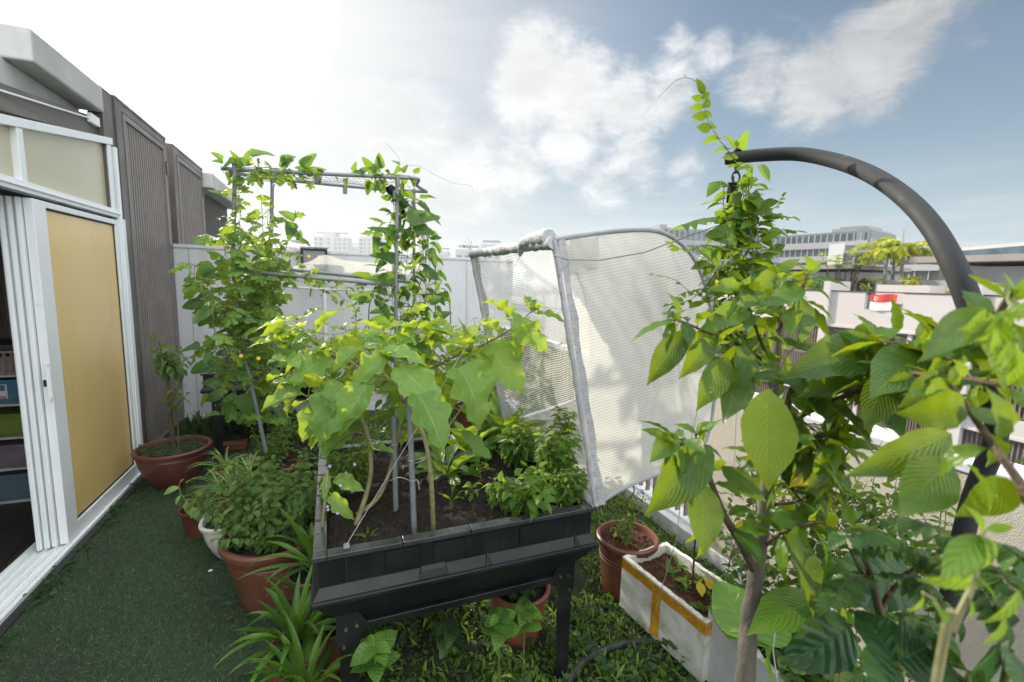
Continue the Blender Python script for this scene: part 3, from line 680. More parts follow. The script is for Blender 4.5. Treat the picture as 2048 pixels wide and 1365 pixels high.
# shade on the roof terrace: flag
fl = thing('flag', (FX-.04, (fy(1743)+fy(1797))/2, 1.0), 'red over white flag with crescent and five stars on the roof parapet opposite', 'flag')
ya, yb = fy(1743, 590), fy(1797, 590); zt, zb = 1.57, .98
def fpt(u, v, o=0.0): return (FX-.05-o+.02*sin(u*9+v*2), ya+(yb-ya)*u, zt+(zb-zt)*v-.05*sin(u*pi)*v-.02*sin(u*6))
for nm, v0, v1, c in (('red_half', 0, .5, (.62, .045, .05)), ('white_half', .5, 1, (.80, .78, .78))):
    vs = []; fs = []
    for i in range(13):
        for j in range(5): vs.append(fpt(i/12, v0+(v1-v0)*j/4))
    for i in range(12):
        for j in range(4): a = i*5+j; fs.append((a, a+5, a+6, a+1))
    q = MB(); q.add(vs, fs); q.build(nm, mat('flag_'+nm, c, .8, var=.03), fl, smooth=True)
q = MB(); fw = mat('flag_white', (.85, .82, .82), .8, var=.02)
cu_, cv_, R1 = .20, .25, .085
def uv2(u, v): return fpt(u, v, .012)
asp = abs((zt-zb)/(yb-ya)); pts = []
n = 18
out = [(cu_+R1*asp*cos(a)*1.0, cv_+R1*sin(a)*1.0*1.6) for a in np.linspace(radians(50), radians(310), n)]
inn = [(cu_+.035+R1*.80*asp*cos(a), cv_+R1*.80*sin(a)*1.6) for a in np.linspace(radians(60), radians(300), n)]
q.add([uv2(*p) for p in out]+[uv2(*p) for p in inn], [(i, i+1, n+i+1, n+i) for i in range(n-1)])
q.build('crescent', fw, fl)
for k in range(5):
    a = 2*pi*k/5-pi/2; cu2, cv2 = cu_+.075+.042*asp*cos(a)*1.3, cv_+.042*sin(a)*1.6*1.3
    sp = [(cu2+(.018 if j % 2 == 0 else .008)*asp*cos(2*pi*j/10-pi/2)*1.5, cv2+(.018 if j % 2 == 0 else .008)*1.6*sin(2*pi*j/10-pi/2)*1.5) for j in range(10)]
    q = MB(); q.add([uv2(cu2, cv2)]+[uv2(*p) for p in sp], [(0, 1+j, 1+(j+1) % 10) for j in range(10)]); q.build('star', fw, fl)

# ------------------------------------------------------------------ distant blocks
def wbox(b, A, B, z0, z1, depth=14, mi=0):
    "a slab standing on the plan line A-B, running back away from us"
    A = V(*A[:2]); B = V(*B[:2]); n = nrm(V(-(B-A)[1], (B-A)[0]))
    if np.dot(n, A) < 0: n = -n
    q = [A, B, B+n*depth, A+n*depth]
    b.hexa([(p[0], p[1], z0) for p in q], [(p[0], p[1], z1) for p in q], mi)
def inset(A, B, u0, u1, off):
    A = V(*A[:2]); B = V(*B[:2]); n = nrm(V(-(B-A)[1], (B-A)[0]))
    if np.dot(n, A) < 0: n = -n
    return A+(B-A)*u0-n*off, A+(B-A)*u1-n*off
def block(name, label, pA, pB, zt_px, d, storeys, mats, bandh=.38, base=-9.5, bays=0, depth=16, roofbits=(), glassmat=None):
    "a far building: pA, pB = pixel columns of its front corners, top pixel rows, depths"
    A = at(pA, zt_px[0], d=d[0]); B = at(pB, zt_px[1], d=d[1]); zt = (A[2]+B[2])/2
    t = thing(name, (A[0], A[1], base), label, 'building')
    b = MB(); wbox(b, A, B, base, zt, depth); b.build('body', mats[0], t)
    sh = 3.6 if storeys is None else (zt-(-9.5))/storeys
    nst = int((zt-base)/sh)
    for k in range(nst):
        z1 = zt-.5-k*sh
        w = MB(); a2, b2 = inset(A, B, .004, .996, .08); wbox(w, a2, b2, z1-sh*(1-bandh), z1, .2)
        wo_ = w.build('window_band', glassmat or M['far_glass'], t)
        s = MB(); a2, b2 = inset(A, B, -.002, 1.002, .5); wbox(s, a2, b2, z1-sh, z1-sh*(1-bandh), .45); s.build('spandrel', mats[1], t)
        if bays:
            m_ = MB()
            for j in range(bays+1):
                u = j/bays; a2, b2 = inset(A, B, max(0, u-.004), min(1, u+.006), .22); wbox(m_, a2, b2, z1-sh*(1-bandh), z1, .2)
            m_.build('mullions', mats[1], wo_)
    for u0, u1, h, mt in roofbits:
        r = MB(); a2, b2 = inset(A, B, u0, u1, -3); wbox(r, a2, b2, zt, zt+h, 6); r.build('roof_plant', mt, t)
    return t
block('office_block', 'long grey banded office block behind the mesh cover and climbing vine', 1325, 1562, (462, 461), (115, 120), None, (M['far_mid'], M['far_grey']), .34, bays=22, roofbits=((.02, .08, 1.2, M['far_grey']), (.8, .97, 1.0, M['far_mid'])))
block('office_block', 'large stepped hospital-like block with pale balcony bands above the palms', 1562, 1738, (472, 461), (130, 112), None, (M['far_mid'], M['far_pale']), .46, bays=14, roofbits=((.55, .97, 1.1, M['far_grey']),))
block('office_block', 'dark end wing with square top, right end of the banded hospital-like block', 1738, 1786, (464, 459), (112, 122), None, (M['far_grey'], M['far_grey']), .40, bays=3, roofbits=((.45, .99, 1.4, M['far_grey']),), depth=2.5)
block('car_park', 'grey frame building with white columns and dark openings behind the palms', 1688, 1895, (497, 499), (92, 78), None, (M['far_grey'], M['far_pale']), .30, bays=8, glassmat=M['far_dark'], depth=3)
block('stair_tower', 'pale stepped stair tower in front of the banded hospital-like block', 1690, 1722, (486, 487), (100, 100), None, (M['far_pale'], M['far_grey']), .5, bays=2, depth=5)
block('warehouse', 'pale metal-clad warehouse with shallow roof behind the curved tube', 1925, 2110, (491, 485), (74, 60), 1, (M['far_pale'], M['far_pale']), .93, bays=0)
b = MB(); 
t = block('low_block', 'brown low roof wall between the mesh cover and the climbing vine', 1405, 1540, (541, 547), (46, 40), 1, (M['far_slat'], M['far_slat']), .96, bays=0, depth=4)
# mast
p = at(1808, 560, d=85); q = at(1808, 460, d=85)
b = MB(); b.tube([(p[0], p[1], -9.5), (q[0], q[1], q[2])], .12, 6); setp(b.build('mast', M['far_grey']), 'thin lightning mast above the far roofs beside the palms', 'mast')
# towers beyond the party wall
def tower(px0, px1, py, d, label, wings=True, nst=14):
    A = at(px0, py, d=d); B = at(px1, py, d=d); t = thing('apartment_tower', (A[0], A[1], -9.5), label, 'building', 'pale apartment towers on the skyline')
    zt = (A[2]+B[2])/2
    parts = [(0, .34, -.03, -1.2), (.34, .66, 0, 1.2), (.66, 1, -.03, -1.2)] if wings else [(0, 1, 0, 0)]
    b = MB()
    for u0, u1, off, dz_ in parts:
        a2, b2 = inset(A, B, u0, u1, off*50+1.5*(off == 0)); wbox(b, a2, b2, -9.5, zt+dz_, 12)
    b.build('body', M['far_pale'], t)
    w = MB(); k = 0; L = np.linalg.norm(B-A); nb = max(3, int(L/3.2))
    for j in range(nb):
        for s in range(nst):
            z1 = zt-2.5-s*3.0
            if z1 < 8: break
            u = (j+.2)/nb; a2, b2 = inset(A, B, u, u+.55/nb, 1.5 if .34 < u+.2/nb < .64 or not wings else -1.45+.0)
            wbox(w, a2, b2, z1-1.5, z1, .08) if (wings is False or (.33 < u < .6)) else wbox(w, *inset(A, B, u, u+.55/nb, -1.4), z1-1.5, z1, .08)
    if w.v: setp(w.build('windows', M['far_mid'], t), kind='stuff')
    r = MB(); a2, b2 = inset(A, B, .05, .95, -4); wbox(r, a2, b2, zt+1.5, zt+2.2, 4); r.build('roof_crown', M['far_grey'], t)
    return t
tower(625, 692, 470, 330, 'paired pale apartment tower rising left of the bean-covered post', True, 10)
tower(716, 762, 472, 345, 'pale apartment tower right behind the bean-covered post', True, 10)
tower(838, 872, 478, 330, 'small apartment tower seen through leaves right of the bean-covered post', False, 10)
tower(696, 720, 492, 380, 'low apartment block between the two skyline towers', False, 6)
tower(566, 584, 494, 120, 'low roof with thin slab left of the floodlight', False, 1)
tower(876, 896, 503, 260, 'tiny pale block on the skyline above the party wall', False, 3)
tower(912, 958, 500, 200, 'low pale block on the skyline beside the mesh cover', False, 3)
tower(962, 1002, 489, 220, 'stepped pale block showing above the mesh cover', False, 3)
# ------------------------------------------------------------------ raised planters
def planter(x0, x1, y0, y1, zt, label):
    t = thing('raised_planter', ((x0+x1)/2, (y0+y1)/2, 0), label, 'planter', 'black raised planters on legs')
    r = MB(); w = .042
    def seg(a, b, c, d): r.box(a, b, c, d, zt-.016, zt)
    n = 4
    L = (x1-x0-2*w)
    for k in range(n):                                     # rim of interlocking tiles with narrow joints
        a = x0+w+L*k/n; bb = x0+w+L*(k+1)/n
        g_ = .0018
        seg(a+g_, bb-g_, y0, y0+w); seg(a+g_, bb-g_, y1-w, y1)
    Ly = (y1-y0-2*w); n2 = 9
    for k in range(n2):
        a = y0+w+Ly*k/n2; bb = y0+w+Ly*(k+1)/n2
        seg(x0, x0+w, a+.002, bb-.002); seg(x1-w, x1, a+.002, bb-.002)
        if k % 2: r.box(x0+.003, x0+w-.003, bb-.012, bb-.006, zt, zt+.0035)
    for (a, c) in ((x0, y0), (x1-w, y0), (x0, y1-w), (x1-w, y1-w)): seg(a, a+w, c, c+w)
    for k in range(1, n):
        a = x0+w+L*k/n; r.box(a-.012, a-.005, y0+.004, y0+w-.004, zt, zt+.003)
    r.build('rim', M['rim_plastic'], t, bevel=.0025)
    b = MB(); ww = .012; o = .014
    def walls(z0, z1, off, th=.02, mi=0):
        b.box(x0+off, x1-off, y0+off, y0+off+th, z0, z1); b.box(x0+off, x1-off, y1-off-th, y1-off, z0, z1)
        b.box(x0+off, x0+off+th, y0+off+th, y1-off-th, z0, z1); b.box(x1-off-th, x1-off, y0+off+th, y1-off-th, z0, z1)
    walls(zt-.115, zt-.0165, .016)
    # raised panels and seams on the front and left walls
    xs = np.linspace(x0+.03, x1-.03, 7)
    for k, (a, c) in enumerate(zip(xs[:-1], xs[1:])):
        if k in (1, 2, 4): b.box(a+.03, c-.02, y0+.008, y0+.0155, zt-.093, zt-.03)
    for x in (x0+.10, (x0+x1)/2-.04, (x0+x1)/2+.13, x1-.12): b.box(x-.001, x+.001, y0+.0155, y0+.017, zt-.11, zt-.02, 1)
    b.build('side_wall', [M['black_plastic'], M['dark']], t, bevel=.004)
    # sloped ledge with notches, then the projecting lip
    def ledge(px0, px1, py0, py1, z0, qx0, qx1, qy0, qy1, z1, m):
        m.hexa([(px0, py0, z0), (px1, py0, z0), (px1, py1, z0), (px0, py1, z0)], [(qx0, qy0, z1), (qx1, qy0, z1), (qx1, qy1, z1), (qx0, qy1, z1)])
    l = MB(); i = .005; j = .0165
    ledge(x0-i, x1+i, y0-i, y1+i, zt-.150, x0+j, x1-j, y0+j, y1-j, zt-.1155, l)
    for a, c in ((x0+.33, x0+.44), (x0+.57, x0+.60), (x1-.10, x1-.07)):
        l.hexa([(a, y0-i-.001, zt-.149), (c, y0-i-.001, zt-.149), (c, y0+.012, zt-.149), (a, y0+.012, zt-.149)], [(a+.012, y0+.003, zt-.120), (c-.012, y0+.003, zt-.120), (c-.012, y0+.0155, zt-.108), (a+.012, y0+.0155, zt-.108)])
    l.build('ledge', M['ledge_plastic'], t, bevel=.004)
    l = MB(); l.box(x0-.010, x1+.010, y0-.010, y1+.010, zt-.172, zt-.1505); l.build('lip', M['black_plastic'], t, bevel=.006)
    tz = zt-.172; lo = MB(); ins = .095
    ledge(x0+ins, x1-ins, y0+ins-.03, y1-ins, tz-.12, x0, x1, y0, y1, tz-.0005, lo); lo.build('tub', M['black_plastic'], t, bevel=.004)
    s = MB(); s.box(x0+.037, x1-.037, y0+.037, y1-.037, zt-.14, zt-.06); s.build('soil_bed_base', M['dark'], t)
    # stand
    rl = MB(); zr = tz-.122
    rl.box(x0+.07, x1-.07, y0+.045, y0+.075, zr-.028, zr); rl.box(x0+.07, x1-.07, y1-.075, y1-.045, zr-.028, zr)
    rl.box(x0+.07, x0+.10, y0+.075, y1-.075, zr-.028, zr); rl.box(x1-.10, x1-.07, y0+.075, y1-.075, zr-.028, zr)
    rl.build('stand_rail', M['black_metal'], t, bevel=.003)
    for sx in (0, 1):
        for sy in (0, 1):
            lx = x0+.075 if sx == 0 else x1-.075; d = 1 if sx == 0 else -1; yy = y0+.043 if sy == 0 else y1-.043; e = -1 if sy == 0 else 1
            m_ = MB(); th = .003
            pl = [(lx-d*.012, yy, zr+.075), (lx+d*.012, yy, zr+.095), (lx+d*.075, yy, zr+.028), (lx+d*.095, yy, zr-.01), (lx+d*.062, yy, zr-.075), (lx+d*.058, yy, 0.0), (lx, yy, 0.0), (lx, yy, zr-.09), (lx-d*.01, yy, zr-.06)]
            if d < 0: pl = pl[::-1]
            m_.prism(pl, (0, e*th*(-1 if False else 1), 0))
            m_.box(min(lx, lx+d*.004), max(lx, lx+d*.004), min(yy, yy-e*.06), max(yy, yy-e*.06), 0, zr-.03)
            leg = m_.build('leg', M['black_metal'], t, bevel=.0012)
            for (ox, oz) in ((.02, -.005), (.055, .0), (.012, -.07)):
                q = MB(); cx = lx+d*ox
                q.tube([(cx, yy+e*.004, zr+oz), (cx, yy+e*.010, zr+oz)], .006, 8); q.build('bolt', M['bolt'], leg)
    return t
PX0, PX1, PY0, PY1, PZ = -.072, .966, 1.452, 2.462, .80
pl1 = planter(PX0, PX1, PY0, PY1, PZ, 'black raised planter with eggplant and basil, nearest the camera')
pl2 = planter(-1.075, -.055, 4.62, 5.62, PZ, 'black raised planter against the party wall behind the bean trellis')
def soilbed(name, x0, x1, y0, y1, z, mt, parent=None, amp=.012, step=.012, **kw):
    nx = int((x1-x0)/step)+2; ny = int((y1-y0)/step)+2
    X, Y = np.meshgrid(np.linspace(x0, x1, nx), np.linspace(y0, y1, ny), indexing='ij')
    Z = z+amp*(np.sin(X*23+1)*np.sin(Y*19)+.5*np.sin(X*61)*np.sin(Y*53))+RNG.normal(0, amp*.28, X.shape)
    vs = np.stack([X, Y, Z], -1).reshape(-1, 3); i = np.arange(nx*ny).reshape(nx, ny)
    fs = np.stack([i[:-1, :-1], i[1:, :-1], i[1:, 1:], i[:-1, 1:]], -1).reshape(-1, 4)
    return finish(name, vs, fs, mt, parent, smooth=False, **kw)
soilbed('soil', PX0+.036, PX1-.036, PY0+.036, PY1-.036, PZ-.045, M['soil'], pl1, amp=.016, step=.008)
soilbed('soil', -1.035, -.095, 4.66, 5.58, PZ-.04, M['soil'], pl2, step=.03)

# ------------------------------------------------------------------ hinged mesh cover of the near planter, swung open on its right edge
N0, N1 = V(PX1-.005, PY0+.005, PZ+.005), at(1108, 482, y=PY0+.005)
prof_px = [(1108, 480), (1170, 470), (1250, 461), (1310, 462), (1352, 480), (1386, 515), (1410, 570), (1424, 640), (1430, 720), (1428, 800), (1416, 870), (1392, 910), (1340, 938), (1250, 975), (1165, 1008)]
prof = [at(p[0], p[1], y=PY0+.005) for p in prof_px]
prof[-1] = N0.copy()
prof = catmull(prof, 4)
DEP = 1.0
def back(p, s=1.0): return p+V(-.005*s, DEP*s, .003*s)
cv = thing('mesh_cover', tuple(N0), 'white woven mesh planter cover on hoops, swung open over the near planter right edge', 'planter cover')
dirs = tuple(nrm(prof[0]-prof[-1]))
netA = netmat('shade_net_near', .34, .16, .0115, dirs, .5)
netB = netmat('shade_net_far', .74, .20, .0135, dirs, .45)
netC = netmat('shade_net_skin', .18, .05, .012, (0, 0, 1), .5)
def fan(P, name, mt, off=0.0):
    n = len(P); c = sum(P)/n; rings = 7; vs = [c]; fs = []
    for q in range(1, rings+1):
        for k, p in enumerate(P):
            pp = c+(p-c)*(q/rings); bulge = sin(pi*q/rings)*.008*sin(k*.9)+off*(1-(q/rings)**2); vs.append(pp+V(0, bulge, 0))
    for k in range(n): fs.append((0, 1+k, 1+(k+1) % n))
    for q in range(rings-1):
        for k in range(n):
            a = 1+q*n+k; bb = 1+q*n+(k+1) % n; fs.append((a, a+n, bb+n, bb))
    b = MB(); b.add(vs, fs); return b.build(name, mt, cv, smooth=True)
fan(prof, 'near_panel', netA, -.02); fan([back(p) for p in prof], 'far_panel', netB, .02)
b = MB(); vs = []; K = 8
for p in prof:
    for k in range(K+1): s = k/K; q = back(p, s); vs.append(q+V(-.012*sin(pi*s), 0, -.008*sin(pi*s)))
fs = [(i*(K+1)+k, i*(K+1)+k+1, (i+1)*(K+1)+k+1, (i+1)*(K+1)+k) for i in range(len(prof)-1) for k in range(K)]
b.add(vs, fs); b.build('curved_skin', netC, cv, smooth=True)
b = MB(); b.tube(prof, .009, 8); b.build('hoop', M['hoop_tube'], cv, smooth=True)
b = MB(); b.tube([back(p) for p in prof], .0105, 8); b.build('hoop', M['white_tube'], cv, smooth=True)
def sleeve(A, B, r, n=30, wr=.004, seed=0):
    rr = random.Random(seed); b = MB()
    P = [A+(B-A)*i/n+V(0, rr.uniform(-.002, .002), rr.uniform(-.002, .002)) for i in range(n+1)]
    b.tube(P, [r+rr.uniform(-wr, wr) for _ in P], 12); return b
sleeve(prof[0]+V(0, 0, -.01), back(prof[0])+V(0, 0, -.01), .021, 46, .006, 1).build('gathered_top_sleeve', M['net_sleeve'], cv, smooth=True)
sleeve(N0, back(N0), .016, 30, .002, 2).build('bottom_sleeve', M['net_sleeve'], cv, smooth=True)
for (A, B, nm) in ((prof[0], N0, 0), (back(prof[0]), back(N0), 1)):
    b = sleeve(A, B, .011, 30, .0015, 5+nm)
    n = 26; vs = []; dd = nrm(prof[10]-prof[-1]); rr = random.Random(3+nm)
    for i in range(n+1):
        p = A+(B-A)*i/n; wv = .026+.004*sin(i*1.1)+rr.uniform(-.002, .002)
        vs += [p+V(.012, -.006+nm*.012, 0), p+V(.012+wv, -.010+nm*.020+.003*sin(i*.7), .004)]
    b.add(vs, [(2*i, 2*i+1, 2*i+3, 2*i+2) for i in range(n)])
    b.build('hem', M['net_sleeve'], cv, smooth=True)
# tied knot of cloth at the top corner and patch of doubled net
b = MB(); kp = back(prof[0], .28)
b.tube(catmull([back(prof[0], .04)+V(0, 0, .01), back(prof[0], .12)+V(0, 0, .012), back(prof[0], .24)+V(-.01, 0, 0), kp+V(-.01, 0, -.045)], 5), [.030, .034, .031, .034, .03, .028, .03, .026, .028, .024, .026, .02, .018, .014, .010, .006], 10)
b.build('knot', M['net_sleeve'], cv, smooth=True)
b = MB(); c = prof[0]+V(.10, -.012, -.12)
qa = at(1140, 480, y=PY0-.008); qb = at(1195, 474, y=PY0-.008); qc = at(1200, 536, y=PY0-.012); qd = at(1142, 548, y=PY0-.008)
vs = []; K = 7
for i in range(K+1):
    for j in range(K+1):
        u, v = i/K, j/K; p = (qa*(1-u)+qb*u)*(1-v)+(qd*(1-u)+qc*u)*v
        vs.append(p+V(random.uniform(-.003, .003), random.uniform(-.010, .0), random.uniform(-.003, .003)))
b.add(vs, [(i*(K+1)+j, (i+1)*(K+1)+j, (i+1)*(K+1)+j+1, i*(K+1)+j+1) for i in range(K) for j in range(K)])
b.build('patch', netmat('patch_net', .12, .04, .01, dirs, .5), cv, smooth=True)
# stay lines
def line(name, P, r, label, cat='string', mt='string', sag=0):
    b = MB(); P = [V(*p) for p in P]
    if sag and len(P) == 2:
        P = [P[0]+(P[1]-P[0])*t-V(0, 0, sag*4*t*(1-t)) for t in np.linspace(0, 1, 14)]
    b.tube(P, r, 6); return setp(b.build(name, M[mt], smooth=True), label, cat)
anc = at(693, 1090, z=PZ+.01)
line('string', [kp+V(-.01, 0, -.05), anc], .0010, 'taut white string from the mesh cover knot down to the planter corner')
b = MB(); b.box(anc[0]-.010, anc[0]+.010, anc[1]-.012, anc[1]+.010, PZ+.0005, PZ+.012); setp(b.build('clip', M['pvc'], bevel=.003), 'small grey clip holding the white string on the planter rim corner', 'clip')
line('cable', [at(1108, 512, y=PY0-.02), at(1135, 520, y=PY0-.045), at(1200, 521, y=PY0-.06), at(1290, 505, d=1.5), at(1345, 484, d=1.42), at(1440, 450, d=1.36)], .002, 'thin grey cable slung from the mesh cover corner to the curved stand', 'cable', 'pvc')

# ------------------------------------------------------------------ open cover of the far planter (white fabric tent)
c2 = thing('fabric_cover', (-.3, 5.3, .8), 'white peaked fabric cover standing open over the far planter by the party wall', 'planter cover')
top = [(563, 560), (590, 532), (618, 524), (650, 510), (690, 521), (760, 527), (850, 530), (880, 560)]
bot = [(563, 572), (590, 575), (618, 577), (650, 579), (690, 580), (760, 581), (850, 583), (880, 583)]
b = MB(); vs = []; K = 6; topc = catmull([at(p[0], p[1], y=5.25) for p in top], 4); botc = catmull([at(p[0], p[1], y=5.52) for p in bot], 4)
for a, c in zip(topc, botc):
    for k in range(K+1): s = k/K; vs.append(a*(1-s)+c*s+V(0, .0, -.045*sin(pi*s)))
n = len(topc); b.add(vs, [(i*(K+1)+k, (i+1)*(K+1)+k, (i+1)*(K+1)+k+1, i*(K+1)+k+1) for i in range(n-1) for k in range(K)])
b.build('fabric', netmat('tent_fabric', .40, .28, .02, (1, 0, 0), .5), c2, smooth=True)
b = MB(); b.tube(botc, .013, 8); b.build('edge_tube', M['white_tube'], c2, smooth=True)
b = MB(); p = at(650, 579, y=5.52); b.tube([(p[0], 5.52, .82), tuple(p)], .010, 8); b.build('pole', M['white_tube'], c2)

# ------------------------------------------------------------------ PVC trellis
TY, TY2 = 3.4, 3.88
tz = 2.345
tl, trr = at(470, 338, y=TY), at(795, 360, y=TY)
th_ = thing('trellis', ((tl[0]+trr[0])/2, 3.6, 0), 'grey PVC pipe trellis frame carrying gourd and bean vines', 'trellis')
def pipe(name, P, r=.0125, cm=False):
    b = MB(); P = [V(*p) for p in P]; b.tube(catmull(P, 6) if cm else P, r, 12); return b.build(name, M['pvc'], th_, smooth=True)
A = at(442, 337, y=TY); B = at(830, 357, y=TY)
pipe('top_bar', [A, (tl+V(0, 0, -.005)), B])
C2 = at(853, 384, y=TY2)
pipe('end_bar', [B+V(-.01, 0, 0), B+V(.03, .02, -.004), B+V(.05, .2, -.01), C2], cm=True)
bA, bB = at(545, 358, y=TY2), at(770, 380, y=TY2)
pipe('back_bar', [at(462, 345, y=TY+.05), at(490, 350, y=3.65), bA, bB, C2])
pipe('post', [tl, at(465, 540, y=TY), at(488, 708, y=TY), at(523, 862, y=TY)+V(0, 0, 0), at(532, 905, y=TY)])
pipe('post', [trr, at(792, 565, y=TY), at(792, 760, y=TY), at(793, 900, y=TY)])
pipe('post', [bA, at(540, 560, y=TY2), at(545, 700, y=TY2), at(556, 840, y=TY2)])
pipe('post', [at(828, 378, y=TY2), at(828, 600, y=TY2), at(828, 830, y=TY2)])
pipe('cross_rail', [at(465, 541, y=TY-.02), at(790, 571, y=TY-.02)])
pipe('cross_rail', [at(545, 536, y=TY2), at(828, 566, y=TY2)])
for (px, py, yy) in ((635, 352, TY), (690, 375, TY2), (790, 385, TY)):
    p = at(px, py, y=yy); b = MB(); b.tube([p+V(0, 0, .01), p+V(0, 0, -.05)], .016, 10); b.build('tee_joint', M['pvc'], th_, smooth=True)
for p, q in ((tl, 0), (trr, 0), (at(465, 541, y=TY), 0), (at(792, 571, y=TY), 0), (bA, 0)):
    b = MB(); b.tube([p+V(0, 0, .03), p+V(0, 0, -.045)], .0165, 10); b.build('tee_joint', M['pvc'], th_, smooth=True)
# sagging net on top
b = MB()
for k in range(34):
    u = k/33; p = A*(1-u)+B*u; q = at(462, 345, y=TY+.05)*(1-u)+C2*u
    P = [p+(q-p)*t-V(0, 0, .05*sin(pi*t)*(.6+.4*sin(u*9))) for t in np.linspace(0, 1, 7)]; b.tube(P, .0011, 3, False)
for k in range(1, 7):
    t = k/7; P = []
    for i in range(20):
        u = i/19; p = A*(1-u)+B*u; q = at(462, 345, y=TY+.05)*(1-u)+C2*u; P.append(p+(q-p)*t-V(0, 0, .05*sin(pi*t)*(.6+.4*sin(u*9))))
    b.tube(P, .0011, 3, False)
b.build('net', M['black_metal'], th_)
# wrapped black cloth at the right corner
b = MB(); cpt = at(775, 372, y=TY+.1)
b.tube(catmull([cpt, at(788, 388, y=TY+.12), at(800, 408, y=TY+.14), at(806, 430, y=TY+.16)], 5), [.02, .03, .035, .038, .036, .034, .032, .034, .032, .030, .03, .028, .026, .022, .016, .01], 10); b.build('black_wrap', M['black_plastic'], th_, smooth=True)
# black irrigation hooks behind the trellis
for nm, P in (('right', [(900, 700), (901, 640), (898, 600), (890, 580), (882, 578)]), ('middle', [(869, 720), (871, 600), (870, 520), (866, 510)]), ('left', [(736, 690), (738, 620), (742, 600), (748, 592)])):
    b = MB(); b.tube(catmull([at(p[0], p[1], y=4.1) for p in P], 6), .0045, 6)
    setp(b.build('plant_hoop', M['black_plastic'], smooth=True), {'right': 'black bent wire hook standing free right of the bean-covered post', 'middle': 'straight black wire stake among the bean leaves', 'left': 'black bent wire hook left of the bean-covered post'}[nm], 'garden stake', 'black wire stakes behind the trellis')

# ------------------------------------------------------------------ grey stakes and ties in the near planter
def stake(top, bot, d0, label):
    zb = PZ-.06; p = at(bot[0], bot[1], z=PZ-.05); q = at(top[0], top[1], y=p[1]+.0)
    b = MB(); b.tube([p-V(0, 0, .02), q], .0105, 14, False); b.lathe([(.0105, 0), (.0078, .0), (.0078, -.05)], tuple(q), 14)
    return setp(b.build('stake', M['pvc'], smooth=True), label, 'stake', 'grey pipe stakes in the near planter'), p, q
s1, s1p, s1q = stake((787, 832), (792, 1020), 0, 'shorter grey pipe stake with open end, left in the near planter')
s2, s2p, s2q = stake((818, 800), (829, 1063), 0, 'taller grey pipe stake, right of its pair in the near planter')
def on(p, q, z): t = (z-p[2])/(q[2]-p[2]); return p+(q-p)*t
def tie(name, P, label):
    b = MB(); b.tube(catmull([V(*p) for p in P], 5), .0016, 5); return setp(b.build('string_tie', M['string'], smooth=True), label, 'string')
z_a = at(790, 888, y=s1p[1])[2]; z_b = at(825, 960, y=s2p[1])[2]; z_c = at(822, 920, y=s2p[1])[2]
a_ = on(s1p, s1q, z_a); b_ = on(s2p, s2q, z_b); c_ = on(s2p, s2q, z_c)
def ring(c, r=.0125, z=0): return [c+V(r*cos(t), r*sin(t), z) for t in np.linspace(0, 2*pi, 9)]
tie('t', [at(738, 878, d=1.7), at(760, 884, d=1.66), a_+V(-.013, 0, 0)]+ring(a_)[3:]+[a_+V(0, -.013, 0), at(752, 900, d=1.62), at(740, 878, d=1.68)], 'white string loop tying the left eggplant stem to the shorter stake')
tie('t', [at(780, 962, d=1.62), at(800, 955, d=1.58), b_+V(-.005, -.014, 0)]+ring(b_)[5:]+[b_+V(.02, -.01, -.008), b_+V(.023, -.012, -.035)], 'white string tied low round the taller stake with a loose end')
tie('t', [c_+V(-.004, -.013, -.02), c_+V(.0, -.0135, 0)]+ring(c_)[4:]+[at(840, 918, d=1.6), at(862, 910, d=1.62), at(840, 924, d=1.6), c_+V(.01, -.012, -.01)], 'white string from the taller stake to the bare upright eggplant stem')

# ------------------------------------------------------------------ curved stand (hanging seat frame) at the right
stn = thing('curved_stand', (1.0, .35, 0), 'dark steel tube stand arching over the right side, vine hanging from its tip', 'stand')
arc = [at(1452, 318, d=1.52), at(1520, 311, d=1.48), at(1600, 309, d=1.40), at(1680, 325, d=1.29), at(1750, 354, d=1.17), at(1815, 400, d=1.06), at(1868, 460, d=.97), at(1912, 540, d=.91), at(1943, 620, d=.89), at(1966, 700, d=.90), at(1982, 790, d=.95), at(1990, 880, d=1.02)]
q = arc[-1]; arc += [q+V(.01, .03, -.25), q+V(.01, .04, -.6), q+V(.01, .04, -.9)]
arc[-1][2] = .05; arc[-2][2] = .4
b = MB(); b.tube(catmull(arc, 8), .0205, 20, False)
e0 = arc[0]; d0 = nrm(arc[0]-arc[1])
b.tube([e0-d0*.002, e0+d0*.004], [.0205, .016], 20); b.build('arched_tube', M['stand'], stn, smooth=True)
b = MB(); c = arc[-1]; b.lathe([(.0, .05), (.05, .05), (.045, .03), (.40, .02), (.42, .0)], (c[0], c[1], .03), 40); b.build('base', M['stand'], stn, smooth=True)
h = arc[0]-d0*.035
b = MB(); b.lathe([(.0, .034), (.010, .033), (.014, .026), (.014, .022)], tuple(h), 12); b.tube([h+V(0, 0, .0), h+V(0, 0, -.05)], .008, 10)
b.tube([h+V(0, 0, -.045)+V(.017*sin(t), 0, -.018+.018*cos(t)) for t in np.linspace(0, 2*pi, 16)], .0035, 6); b.build('eye_bolt', M['rust'], stn, smooth=True)
b = MB(); P = []
sp0 = at(1466, 366, d=1.49); L = .065
for k in range(10*14+1):
    a = k/14*2*pi; P.append(sp0+V(.0135*cos(a), .0135*sin(a), -L*k/140))
b.tube(P, .0034, 6); b.tube([sp0+V(0, 0, .02), sp0+V(0, 0, -L-.01)], .003, 6); b.build('spring', M['black_metal'], stn, smooth=True)
b = MB()
